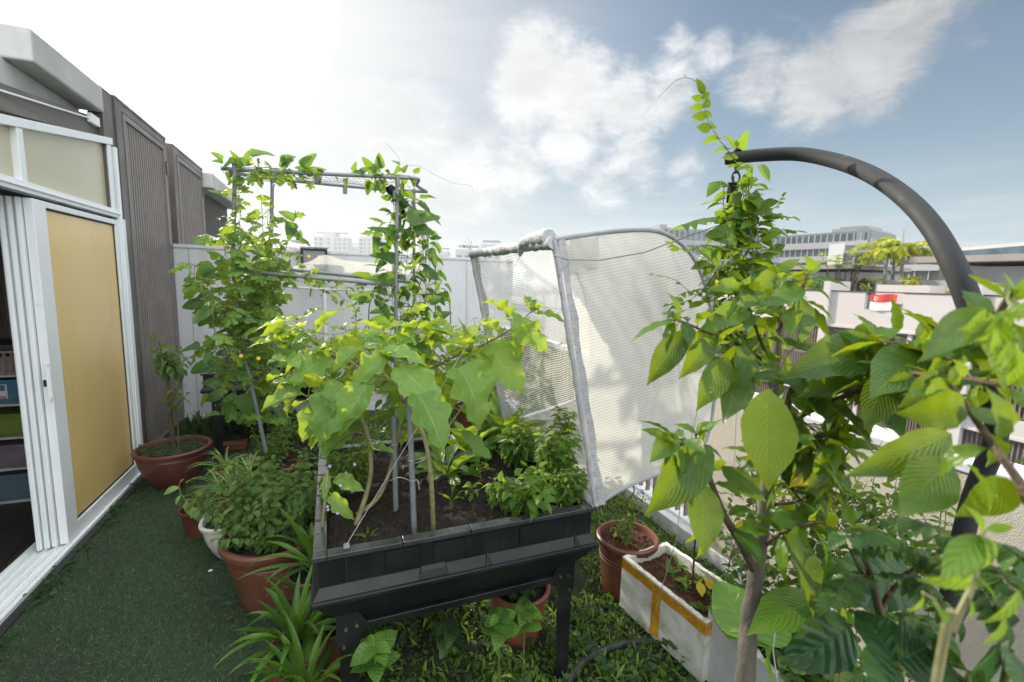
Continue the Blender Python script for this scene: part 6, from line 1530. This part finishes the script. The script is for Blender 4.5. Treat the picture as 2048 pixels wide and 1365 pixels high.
for a in [
 ((1538, 778), (1526, 968), .74, .70, 1.30, (-.1, -1, .25), .15, 0),
 ((1350, 640), (1256, 668), .94, .92, .9, (-.1, -.3, 1), .9, 1),
 ((1372, 662), (1298, 762), .93, .90, 1.0, (-.5, -.7, .5), .1, 3),
 ((1432, 672), (1372, 748), .92, .88, 1.0, (-.4, -.7, .6), .5, 4),
 ((1455, 715), (1402, 812), .9, .86, 1.1, (-.4, -.8, .4), .7, 2),
 ((1490, 690), (1490, 765), .88, .84, 1.5, (0, -1, .3), .05, 1),
 ((1500, 740), (1440, 830), .9, .86, 1.0, (-.3, -.8, .5), .2, 0),
 ((1578, 1064), (1658, 1225), .80, .72, 1.25, (.1, -.85, .5), .1, 2),
 ((1421, 891), (1308, 1030), .84, .78, 1.05, (-.3, -.75, .6), .45, 3),
 ((1405, 964), (1412, 1105), .84, .78, 1.25, (-.1, -.9, .4), .3, 1),
 ((1412, 1015), (1430, 1125), .85, .8, 1.2, (0, -.9, .4), .3, 4),
 ((1442, 933), (1530, 1003), .86, .82, 1.1, (.2, -.7, .7), .3, 0),
 ((1353, 868), (1306, 915), .84, .80, 1.3, (-.3, -.7, .6), .8, 2),
 ((1510, 1035), (1602, 1062), .88, .84, 1.3, (0, -.6, .8), .5, 5),
 ((1541, 1038), (1632, 1046), .86, .82, 1.3, (0, -.5, .9), .4, 1),
 ((1557, 750), (1700, 845), .86, .78, 1.0, (.1, -.7, .7), .2, 2),
 ((1641, 800), (1780, 878), .80, .72, 1.0, (.1, -.75, .6), .15, 3),
 ((1728, 780), (1820, 868), .76, .68, 1.0, (0, -.7, .7), .3, 1),
 ((1903, 868), (1740, 950), .60, .56, .8, (.2, -.9, .5), .35, 2),
 ((1905, 925), (1800, 1005), .56, .53, 1.25, (-.1, -.85, .5), .7, 0),
 ((1929, 925), (2034, 1025), .50, .46, 1.1, (.2, -.7, .7), .6, 4),
 ((1667, 882), (1763, 892), .84, .80, 1.0, (0, -.3, 1), .6, 1),
 ((1680, 890), (1740, 930), .82, .80, 1.0, (0, -.6, .8), .3, 3),
 ((1641, 1205), (1508, 1232), .86, .80, 1.2, (0, -.3, 1), .9, 2),
 ((1860, 700), (1742, 760), .72, .66, 1.1, (-.1, -.8, .6), .6, 0),
 ((1975, 618), (1868, 690), .56, .52, .85, (-.1, -.7, .7), .5, 1),
 ((1756, 722), (1622, 700), .78, .72, 1.1, (0, -.5, .9), .2, 5),
 ((1756, 722), (1700, 650), .78, .76, 1.4, (0, -.8, .5), .4, 2),
 ((1700, 735), (1628, 790), .8, .76, 1.2, (0, -.8, .5), .2, 3),
 ((1820, 705), (1890, 650), .72, .68, 1.0, (0, -.7, .6), .6, 4),
 ((1782, 750), (1730, 840), .72, .68, 1.1, (.1, -.8, .5), .3, 0),
 ((1900, 755), (1830, 800), .62, .58, 1.1, (0, -.8, .6), .6, 2),
 ((1966, 664), (1880, 690), .6, .56, 1.0, (0, -.6, .8), .9, 3),
 ((1966, 664), (2030, 760), .58, .52, 1.1, (0, -.9, .4), .6, 1),
 ((1900, 770), (1870, 830), .56, .52, 1.5, (0, -.9, .4), .8, 2),
 ((1985, 890), (2046, 800), .5, .46, 1.3, (0, -.9, .3), .4, 4),
 ((1940, 820), (2015, 850), .52, .5, 1.5, (0, -.8, .5), .5, 0),
 ((1929, 807), (1850, 850), .52, .5, 1.6, (0, -.9, .4), .2, 5),
 ((1605, 575), (1540, 600), .9, .86, 1.1, (0, -.7, .7), .8, 1),
 ((1600, 590), (1622, 680), .9, .84, 1.2, (.1, -.9, .4), .15, 2),
 ((1552, 545), (1510, 600), 1.0, .95, 1.2, (0, -.9, .4), .2, 3),
 ((1552, 545), (1600, 520), 1.0, .98, 1.0, (0, -.6, .8), .8, 0),
 ((1500, 620), (1420, 640), .9, .86, 1.1, (-.1, -.7, .7), .6, 4),
 ((1485, 580), (1430, 560), .9, .88, 1.0, (-.1, -.6, .8), .9, 5),
 ((1500, 560), (1492, 612), .9, .86, 1.5, (0, -1, .2), .3, 1),
]: tleaf(*a[:4], *a[4:])
for nm, (P, a, b_) in br.items():
    Q = catmull(P, 6); n = {'forkL': 14, 'low1': 8, 'right1': 22, 'right2': 20, 'upL': 14, 'up1': 15, 'up2': 13, 'up3': 16, 'mid1': 16, 'mid2': 11, 'mid3': 15, 'low2': 10, 'twig': 7, 'up4': 13}[nm]
    leafy(tf, tw, Q, 'tree', n, .092, t0=.18, droop=.32, out=.8, pet=.10, r=.0013, upb=.6, taper=.35, w=.95)
    for q in range(3): a3 = q*2.1; tf.add('tree', Q[-1], V(cos(a3), sin(a3), .9)+rv(.2), V(0, -.5, .6)+rv(.3), R(.03, .06), R(.7, 1))
for k in range(24):                                       # finer side twigs filling the crown towards the right
    a0_, d0_ = random.choice([((1700, 735), .8), ((1800, 715), .74), ((1860, 697), .70), ((1693, 791), .8), ((1782, 750), .72), ((1900, 755), .62), ((1585, 890), .88), ((1640, 870), .84), ((1600, 1000), .92), ((1543, 880), .94), ((1550, 760), .96), ((1610, 1050), .82)])
    tp = (a0_[0]+R(-90, 150), max(680, a0_[1]+R(-130, 190))); Q = catmull(pxd((*a0_, d0_), ((a0_[0]+tp[0])/2+R(-20, 20), (a0_[1]+tp[1])/2-15, d0_+R(-.05, .1)), (*tp, d0_+R(-.1, .16))), 4); tw.tube(Q, [.0025, .0012], 5)
    leafy(tf, tw, Q, 'tree', 9, .078, t0=.1, droop=.25, out=.85, pet=.10, r=.001, upb=.6, taper=.3)
tw.build('branches', M['stem_brown'], tr_, smooth=True); tf.build('foliage', M['lf_tree'], tr_)
f = Fol()
for a in [((1640, 900), (1598, 972), .86, .82, 1.5), ((1622, 905), (1655, 955), .86, .84, 1.2), ((1440, 640), (1455, 665), .9, .9, 1.2), ((1430, 560), (1445, 580), .9, .9, 1.2), ((1405, 880), (1412, 862), .84, .84, 1.0), ((1470, 1055), (1490, 1040), .86, .86, 1.0), ((1610, 540), (1600, 560), .9, .9, 1.0)]: tleaf(a[0], a[1], a[2], a[3], a[4], (-.1, -.9, .4), .4, fol=f)
f.build('yellow_foliage', M['lf_yellow'], tr_)

# bright young shoot at the right edge, very near
t = thing('young_shoot', tuple(at(1990, 690, d=.5)), 'blurred yellow-green shoot tips at the right edge of the picture', 'plant'); f = Fol(); s = MB()
s.tube(catmull(pxd((2070, 640, .44), (2035, 620, .45), (2020, 600, .46), (2028, 580, .46)), 4), .003, 6)
for k in range(26):
    c = at(R(1965, 2050), R(615, 720), d=R(.40, .47)); a = R(0, 6.28); f.add('lance', c, V(R(-1, .4), R(-.3, .3), R(-1, .1)), V(0, -.8, .5)+rv(.3), R(.02, .045), R(.7, 1), w=1.3)
for a in (((2030, 590), (2000, 560)), ((2030, 590), (2045, 570)), ((2028, 600), (2048, 640)), ((2028, 590), (2015, 540))): tleaf(*a, .46, .45, 1.2, fol=f, rnd=1.0)
s.build('stem', M['stem_green'], t, smooth=True); f.build('foliage', M['lf_pea'], t)
# curry-leaf plant: pinnate fronds
t = thing('pinnate_shrub', tuple(at(1900, 1400, d=.62)*[1, 1, 0]), 'feathery pinnate-leaved shrub low at the right in front of the parapet', 'shrub'); s = MB(); f = Fol()
s.tube(catmull([V(*(at(1850, 1400, d=.8)*[1, 1, 0])), *pxd((1790, 1365, .8), (1765, 1250, .78), (1740, 1150, .76), (1720, 1090, .74))], 6), [.010, .004], 8)
s.tube(catmull(pxd((1765, 1210, .78), (1800, 1160, .74), (1850, 1120, .70)), 5), [.005, .003], 6)
s.tube(catmull(pxd((1750, 1180, .77), (1720, 1140, .76), (1700, 1100, .76)), 5), [.004, .002], 6)
def frond(P, n, L, w=.9, key='herb', tip=True, fol=None, st=None, lean=.5):
    fol = fol or f; st = st or s; Q = catmull(P, 6); st.tube(Q, [.0016, .0007], 5, False)
    for i in range(n):
        p, d = sample(Q, (i+.6)/n*.985); x = nrm(np.cross(d, UP)); nn = np.cross(x, d)
        for sg in (-1, 1): fol.add(key, p, nrm(x*sg*.9+d*lean-nn*.25+rv(.06)), nn+rv(.15), L*(1-.35*abs(2*i/n-.9))*R(.9, 1.1), w=w)
    if tip: fol.add(key, Q[-1], d, nn, L, w=w)
for P in (((1720, 1090, .74), (1780, 1040, .68), (1860, 1055, .62), (1930, 1100, .58)), ((1850, 1120, .70), (1800, 1085, .66), (1740, 1060, .64), (1690, 1075, .62)), ((1850, 1120, .7), (1900, 1130, .62), (1960, 1180, .56), (2000, 1240, .54)), ((1740, 1150, .76), (1800, 1150, .7), (1850, 1175, .66), (1900, 1230, .62)),
          ((1700, 1100, .76), (1760, 1095, .72), (1830, 1100, .68), (1890, 1150, .64)), ((1850, 1120, .7), (1920, 1080, .6), (2000, 1090, .52), (2050, 1130, .5)), ((1740, 1150, .76), (1700, 1160, .72), (1660, 1200, .7)), ((1900, 1130, .62), (1970, 1130, .55), (2040, 1190, .5)), ((1765, 1250, .78), (1830, 1230, .7), (1890, 1280, .64))):
    frond(pxd(*P), 11, .036, 1.0)
s.build('stem', M['stem_brown'], t, smooth=True); f.build('foliage', M['lf_curry'], t)
# pale young leaves in front of it
t = thing('pale_shoot', tuple(at(1885, 1400, d=.42)*[1, 1, 0]), 'pale-stemmed shoot with yellow-green folded leaves, nearest thing at lower right', 'plant'); s = MB(); f = Fol()
s.tube(catmull([V(*(at(1850, 1500, d=.46)*[1, 1, .3])), *pxd((1868, 1390, .44), (1905, 1260, .43), (1945, 1170, .43), (1960, 1080, .43), (1968, 1060, .43))], 6), [.0045, .002], 8)
s.tube(catmull(pxd((1905, 1260, .43), (1870, 1205, .43), (1845, 1185, .43)), 4), [.0025, .0012], 6)
for a in [((1960, 1070), (1888, 1140), 1.2), ((1962, 1072), (1930, 1150), .9), ((1962, 1070), (2005, 1150), 1.6), ((1960, 1075), (1975, 1020), .9), ((1945, 1150), (2020, 1200), 1.0), ((1845, 1185), (1850, 1230), 1.0), ((1945, 1165), (1890, 1170), .9), ((1870, 1205), (1895, 1240), 1.3), ((1935, 1190), (1960, 1240), 1.0), ((2010, 1230), (2000, 1300), .9), ((2040, 1180), (2010, 1260), .9), ((1970, 1060), (2030, 1050), 1.0)]:
    tleaf(a[0], a[1], .43, .41, a[2], (0, -.8, .6), R(.6, 1), key='lance' if a[2] < 1.3 else 'herb', fol=f)
s.build('stem', M['stem_egg'], t, smooth=True); f.build('foliage', M['lf_pea'], t)
# broad dark leaves at the bottom right
t = thing('broad_leaf_plant', tuple(at(1850, 1500, d=.75)*[1, 1, 0]), 'plant with very broad glossy dark green leaves at the bottom right corner', 'plant'); s = MB(); f = Fol()
for b0, tip, d0, d1, w, n, rn in [((1790, 1330), (1722, 1210), .64, .70, 1.1, (-.3, -.9, .3), .8), ((1800, 1340), (1765, 1420), .62, .56, 1.5, (-.4, -.8, .4), .7), ((1795, 1320), (1885, 1290), .64, .66, 1.5, (.2, -.8, .5), .3), ((1940, 1345), (2060, 1270), .58, .52, 1.5, (.1, -.8, .5), .05), ((1940, 1350), (1890, 1290), .6, .66, 1.6, (-.1, -.8, .5), .1),
                           ((1930, 1360), (1960, 1450), .56, .5, 1.5, (0, -.8, .6), .1), ((1700, 1250), (1600, 1330), .8, .76, 1.0, (-.2, -.7, .6), .2), ((1820, 1140), (1690, 1185), .86, .82, 1.0, (0, -.5, .8), .1), ((1830, 1180), (1900, 1250), .84, .8, 1.2, (.1, -.8, .5), .1), ((1700, 1130), (1640, 1195), .9, .86, 1.0, (0, -.7, .7), .3), ((2020, 1300), (2060, 1400), .52, .48, 1.4, (.1, -.8, .5), .2)]:
    A_, B_ = at(*b0, d=d0), at(*tip, d=d1); f.add('big', A_, B_-A_, V(*n), np.linalg.norm(B_-A_)*1.15, rn, None, w)
    s.tube([V(A_[0]*.96+.03, A_[1]*.98, max(.05, A_[2]-.35)), (A_+V(0, 0, -.12)), A_], .004, 6, False)
s.build('stem', M['stem_green'], t, smooth=True); f.build('foliage', M['lf_big'], t)
# round-leaved shrub and paired-leaf growth filling the grey foam box
t = thing('round_leaf_shrub', tuple(W2_(.3, .15, .2)), 'shrub with small round leaflets growing out of the grey-white foam box', 'shrub'); s = MB(); f = Fol()
for k in range(40):
    b0 = W2_(R(.08, .56), R(.05, .26), .19); tp = b0+V(R(-.14, .16), R(-.12, .16), R(.12, .62)); P = curve_pts(b0, tp, .15); s.tube(P, .0016, 4, False); leafy(f, s, P, 'round', 11, .040, t0=.1, opp=True, pet=.25, droop=.25, upb=.8, taper=.2)
s.build('stem', M['stem_brown'], t, smooth=True); f.build('foliage', M['lf_shrub'], t)
t = thing('ginger_plant', tuple(W2_(.05, .12, .2)), 'broad smooth lance leaves rising at the far end of the grey-white foam box', 'plant'); f = Fol()
for a in [((1500, 1275), (1437, 1160), 1.5), ((1505, 1285), (1430, 1205), 1.2), ((1510, 1290), (1535, 1200), 1.2), ((1515, 1280), (1570, 1215), 1.0), ((1530, 1300), (1560, 1330), 1.3)]: tleaf(a[0], a[1], 1.22, 1.3, a[2], (-.2, -.7, .6), R(.3, .7), key='big', fol=f)
f.build('foliage', M['lf_herb'], t)
t = thing('climbing_pea', tuple(at(1640, 1300, d=1.6)*[1, 1, 0]), 'light green trifoliate creeper against the cream parapet behind the tree', 'climbing plant'); s = MB(); f = Fol()
for k in range(50):
    x0_ = R(1470, 1900); dd_ = 2.0-.55*(x0_-1470)/430; P = pxd((x0_, R(1120, 1280), dd_), (x0_+R(-60, 60), R(1000, 1120), dd_-.04), (x0_+R(-90, 90), R(880, 1000), dd_-.08)); Q = catmull(P, 5); s.tube(Q, .0013, 4, False); leafy(f, s, Q, 'pea', 14, .040, t0=0, opp=True, pet=.35, droop=.3, upb=.4, taper=.2)
s.build('stem', M['stem_green'], t, smooth=True); f.build('foliage', M['lf_pea'], t)

# ------------------------------------------------------------------ pea vine hanging from the stand tip
t = thing('pea_vine', tuple(at(1470, 700, d=1.36)*[1, 1, 0]+V(0, 0, .5)), 'bright butterfly-pea vine climbing the spring and chain to the stand tip', 'climbing plant'); s = MB(); f = Fol()
VD = 1.47
for k in range(15):
    x0_ = 1475+R(-10, 10); P = pxd((x0_+R(-25, 50), 760, VD+R(-.06, .06)), (x0_+R(-50, 55), 650, VD+R(-.06, .06)), (x0_+R(-75, 60), 560, VD+R(-.07, .07)), (x0_+R(-60, 50), 480, VD+R(-.06, .06)), (x0_+R(-22, 28), R(330, 440), VD+R(-.04, .04)))
    Q = catmull(P, 6); s.tube(Q, .0014, 5, False); leafy(f, s, Q, 'pea', 27, .062, t0=0, droop=.25, out=.9, pet=.5, r=.0008, upb=.4, taper=.12)
for P, n, L in ((((1480, 340), (1462, 310), (1430, 268), (1410, 225), (1404, 190)), 8, .052), (((1470, 430), (1430, 435), (1395, 440), (1360, 452)), 7, .056), (((1480, 430), (1530, 425), (1580, 435)), 9, .034), (((1490, 470), (1560, 460), (1590, 462)), 6, .036), (((1440, 560), (1400, 580), (1360, 590), (1340, 640)), 9, .03), (((1450, 500), (1410, 490), (1370, 500), (1345, 490)), 7, .036), (((1520, 420), (1550, 415), (1565, 395)), 5, .02), (((1440, 520), (1400, 590), (1350, 560), (1310, 550)), 6, .02), (((1430, 560), (1380, 600), (1340, 610)), 5, .026)):
    Q = [at(a[0], a[1], d=VD-.02*i) for i, a in enumerate(P)]; frond(Q, n, L, 1.05, 'pea', True, f, s, .45)
Q = catmull([at(a[0], a[1], d=VD-.08) for a in ((1404, 190), (1398, 172), (1386, 160), (1370, 156), (1350, 163), (1334, 178), (1316, 196))], 5); s.tube(Q, [.0012, .0006], 5)
f.add('small', at(1370, 156, d=VD-.08), V(0, 0, 1), V(0, -1, 0), .012, .9)
for a in [((1470, 296), (1452, 268), .9), ((1478, 297), (1500, 265), 1.6), ((1490, 330), (1508, 365), 1.2), ((1520, 330), (1540, 360), 1.1), ((1480, 370), (1520, 350), 1.0), ((1490, 400), (1540, 430), 1.4), ((1440, 520), (1405, 500), 1.5), ((1470, 470), (1420, 470), 1.5)]: tleaf(a[0], a[1], VD-.04, VD-.06, a[2]*.9, (0, -.9, .3), R(.1, 1), key='bean', fol=f)
s.build('stem', M['stem_green'], t, smooth=True); f.build('foliage', M['lf_pea'], t)
line('string', [at(1468, 425, d=1.495), at(1476, 520, d=1.50), at(1478, 700, d=1.50), at(1466, 1000, d=1.46)], .0014, 'pale twine hanging from the spring chain down through the vine')
line('string', [at(1552, 1245, d=1.05), at(1546, 1300, d=1.03), at(1556, 1375, d=1.0)], .0014, 'white string hanging just right of the tree trunk foot')
line('string', [at(1655, 1150, d=1.2), at(1680, 1260, d=1.15), at(1690, 1320, d=1.12)], .0014, 'white string slanting through the round-leaved shrub')

# ------------------------------------------------------------------ plants on the roofs opposite
def palm(pxb, pxt, x, H, n, label):
    b0 = at(pxb[0], pxb[1], x=x); tp = at(pxt[0], pxt[1], x=x); t = thing('palm_tree', (b0[0], b0[1], .2), label, 'palm tree', 'palms on the roof terrace opposite'); s = MB(); s.tube([V(b0[0], b0[1], .2), b0, tp], [.085, .075, .06], 8); s.build('trunk', M['far_grey'], t, smooth=True)
    f = Fol(); r = MB()
    for k in range(n):
        a = k*2.4+R(-.2, .2); e = R(.45, 1.45); L = R(.8, 1.1)*H; P = [tp]; an = e
        for j in range(8): P.append(P[-1]+V(cos(a)*cos(an), sin(a)*cos(an), sin(an))*L/8); an -= .27
        r.tube(P, .012, 4, False)
        for j in range(26):
            p, d = sample(P, .1+.88*j/26); xx = nrm(np.cross(d, UP))
            for sg in (-1, 1): f.add('blade', p, xx*sg*.8+d*.6-UP*.2, UP+rv(.2), .27*L*(1-.4*abs(j/13-1)), w=2.6)
    r.build('frond_ribs', M['lf_palm'], t); f.build('fronds', M['lf_palm'], t)
palm((1768, 575), (1774, 510), 23, 1.6, 12, 'left yellow-green palm on the roof terrace behind the flag')
palm((1798, 575), (1808, 506), 23.4, 1.5, 12, 'right yellow-green palm on the roof terrace behind the flag')
palm((1784, 576), (1788, 520), 23.8, 1.0, 11, 'shorter palm between its two taller neighbours behind the flag')
t = thing('frangipani_tree', (22.3, 14.2, .2), 'sparse frangipani with forked bare limbs on the roof left of the palms', 'tree'); s = MB(); f = Fol()
b0 = at(1687, 590, x=22.3)
for k in range(22):
    tp = at(R(1645, 1732), R(505, 545), x=22.3+R(-.6, .6)); P = curve_pts(V(b0[0], b0[1], .9), tp, .12); s.tube(P, [.035, .012], 6); 
    for q in range(7): a = q*1.1; f.add('lance', P[-1], V(cos(a), sin(a), .6), UP+rv(.2), R(.25, .4), w=1.3)
s.build('trunk', M['stem_brown'], t, smooth=True); f.build('crown', M['lf_frangi'], t)
for (x0_, x1_, y0_, y1_, xx, lab, lf, sz, n) in ((1612, 1648, 552, 585, 21.6, 'leafy green shrub on the roof terrace left of the frangipani', 'lf_shrub', .22, 160), (1800, 1835, 553, 580, 22.5, 'spiky yellow-green shrub on the roof terrace right of the palms', 'lf_palm', .35, 60), (1722, 1740, 566, 580, 21.5, 'small potted shrub before the round vent on the roof opposite', 'lf_frangi', .16, 50), (1895, 1912, 575, 588, 20.9, 'small yellow-green plant on the parapet beside the curved tube', 'lf_palm', .2, 40), (1735, 1765, 556, 566, 22.6, 'low yellow hedge at the foot of the left palm', 'lf_palm', .15, 60)):
    a, b_ = at((x0_+x1_)/2, y1_, x=xx), at((x0_+x1_)/2, y0_, x=xx); w_ = abs(at(x0_, y1_, x=xx)[1]-at(x1_, y1_, x=xx)[1])/2
    t = thing('rooftop_shrub', tuple(a), lab, 'shrub'); f = Fol(); s = MB(); s.tube([V(a[0], a[1], min(a[2]-.3, .9)), a+(b_-a)*.5], .03, 6); s.build('stem', M['stem_brown'], t)
    for k in range(n): p = V(a[0]+R(-w_, w_)*.6, a[1]+R(-w_, w_), a[2]+(b_[2]-a[2])*R(0, .85)); f.add('lance' if lf == 'lf_palm' else 'herb', p, rv(), UP+rv(.5), sz*R(.6, 1.1))
    f.build('foliage', M[lf], t)

# ------------------------------------------------------------------ wild sprig with red berry on the skyline above the cover
t = thing('berry_sprig', tuple(at(940, 505, y=3.2)), 'thin sprig with tiny red flower and seed heads above the cover corner', 'sprig'); s = MB(); p0 = at(942, 500, y=2.45)
for tip in ((930, 484), (927, 490), (937, 480), (943, 484), (928, 495)):
    q = at(tip[0], tip[1], y=2.45); s.tube([p0, (p0+q)/2+V(0, 0, .004), q], .0007, 4); s.lathe([(0, -.003), (.003, 0), (0, .003)], tuple(q), 6)
s.build('stalks', M['stem_brown'], t); b = MB(); q = at(928, 493, y=2.45); b.lathe([(0, -.006), (.006, 0), (0, .006)], tuple(q), 8); b.build('berry', M['berry'], t, smooth=True)

for (sx, sy, hh, lab) in ((1.62, 3.35, 1.45, 'tall leafy shrub seen dimly through the white mesh cover, nearer one'), (1.50, 4.55, 1.35, 'leafy shrub beyond the mesh cover, close to the party wall')):
    t = thing('leafy_shrub', (sx, sy, .02), lab, 'shrub')
    bush(t, 'stem_brown', 'lf_shrub', (sx, sy, .02), tipset(34, sx, sy, hh*.45, hh, .38, .38), 'herb', 16, .085, r0=.006, opp=True, pet=.25, t0=.25, spread=.06)
f = Fol()
for k in range(150): f.add('small' if k % 3 else 'herb', V(R(-1.42, -.1), R(1.3, 4.6), .022), rv()*V(1, 1, .15), UP+rv(.25), R(.008, .022))
f.build('leaf_litter', mat('dry_leaf', (.17, .12, .05), .8, var=.3, scale=50), label='tiny dry leaf scraps strewn on the turf', kind='stuff')

# ------------------------------------------------------------------ ground cover, grass and turf pile
TP['tick'] = [gleaf(lambda v: 1.0 if v < .5 else .15, .16, nu=1, nv=1, curl=.2, seed=0)]
N = 95000
yy = 1.0+4.0*RNG.random(N)**1.25; xx = X0+.075+(1.50)*RNG.random(N)
P = np.column_stack([xx, yy, np.full(N, .012)]); d = RNG.normal(0, 1, (N, 3))*[.9, .9, .25]+[0, 0, .65]
f = Fol(); f.many('tick', P, d, RNG.normal(0, 1, (N, 3)), RNG.uniform(.008, .017, N)*(1+.25*(yy-1)/2)); f.build('turf_pile', M['turf_blade'], label='short artificial turf pile covering the walkway', kind='stuff')
def inside_pots(P):
    keep = np.ones(len(P), bool)
    for cx, cy, r in ((1.18, 2.1, .16), (.80, 1.78, .12), (-.30, 2.5, .17), (q5[0], q5[1], .12)): keep &= (P[:, 0]-cx)**2+(P[:, 1]-cy)**2 > r*r
    return P[keep]
q5 = at(1255, 1072, z=.34)
def gz(n, x0, x1, y0, y1, pw=1.0): return inside_pots(np.column_stack([x0+(x1-x0)*RNG.random(n), y0+(y1-y0)*RNG.random(n)**pw, np.full(n, .03)]))
f = Fol(); P = gz(17000, .03, 2.07, .55, 5.6, 1.9); n = len(P)
f.many('blade', P, RNG.normal(0, .55, (n, 3))+[0, 0, 1], RNG.normal(0, 1, (n, 3)), RNG.uniform(.025, .085, n), w=.5); f.build('wild_grass', M['grass_blade'], label='thin wild grass between the pots and the kerb', kind='stuff')
f = Fol(); P = gz(6500, -.02, 2.07, .55, 5.6, 1.9); n = len(P); P = np.repeat(P, 5, axis=0)+RNG.normal(0, .012, (n*5, 3))*[1, 1, 0]; P[:, 2] = .03+np.abs(RNG.normal(0, .022, n*5))
f.many('small', P, RNG.normal(0, 1, (n*5, 3))*[1, 1, .35], RNG.normal(0, .35, (n*5, 3))+[0, 0, 1], RNG.uniform(.012, .034, n*5)); f.build('creeping_weeds', M['lf_weed'], label='low creeping round-leaved weeds covering the planting ground', kind='stuff')
f = Fol(); s = MB(); n = 520; P = gz(n, .02, 1.5, .6, 2.4, 1.2); 
for p in P:
    if random.random() < .6:
        h = R(.02, .10)
        for k in range(random.choice((4, 5, 6))): a = R(0, 6.28); f.add('herb', p+V(0, 0, h), V(cos(a), sin(a), R(0, .5)), UP+rv(.2), R(.018, .042), w=1.3)
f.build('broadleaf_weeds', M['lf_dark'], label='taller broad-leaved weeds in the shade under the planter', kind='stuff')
f = Fol()                                                 # weeds along the sill and between the pots
for k in range(1500):
    if k < 620: yv = R(2.0, 4.6); xv = X0+.06+abs(random.gauss(0, .035))
    elif k < 1100: yv = R(1.9, 4.3); xv = -.32+random.gauss(0, .10)-.14*(yv-2)
    else: yv = R(4.6, 5.7); xv = R(-1.45, -.9)
    clump = sin(yv*9)+sin(yv*23+1) > -.3
    if clump: a = R(0, 6.28); f.add('small' if k % 4 else 'blade', V(xv, yv, .018+abs(random.gauss(0, .014))), V(cos(a), sin(a), R(-.1, .6)), UP+rv(.3), R(.016, .036) if k % 4 else R(.05, .09))
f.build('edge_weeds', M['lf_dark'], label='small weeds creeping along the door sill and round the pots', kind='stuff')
# tufts on the ground behind the maroon bowl
f = Fol()
for k in range(900):
    xv, yv = R(-1.45, -.4), R(5.2, 5.72); a = R(0, 6.28); f.add('blade', V(xv, yv, .03), V(cos(a)*.5, sin(a)*.5, 1), rv(), R(.06, .2), w=1.4)
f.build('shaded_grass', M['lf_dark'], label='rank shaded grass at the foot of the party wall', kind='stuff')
b = MB(); q = at(421, 1142, z=.02); b.disc((q[0], q[1]), .012, .022, 8, rings=2, jit=.002); setp(b.build('pebble', M['white_tube']), 'tiny white petal lying on the turf', 'petal')
# ------------------------------------------------------------------ morning air: closed box of thin even haze round the whole place
hm = bpy.data.materials.new('haze_air'); hm.use_nodes = True; g = NT(hm.node_tree)
pv = g.n('ShaderNodeVolumePrincipled', ins={'Color': (.80, .87, .93), 'Density': .0008, 'Anisotropy': .35})
o = g.n('ShaderNodeOutputMaterial'); g.t.links.new(pv.outputs[0], o.inputs['Volume'])
b = MB(); b.box(-3050, 3050, -3050, 3050, -10.7, 42.0); setp(b.build('haze', hm), kind='stuff')
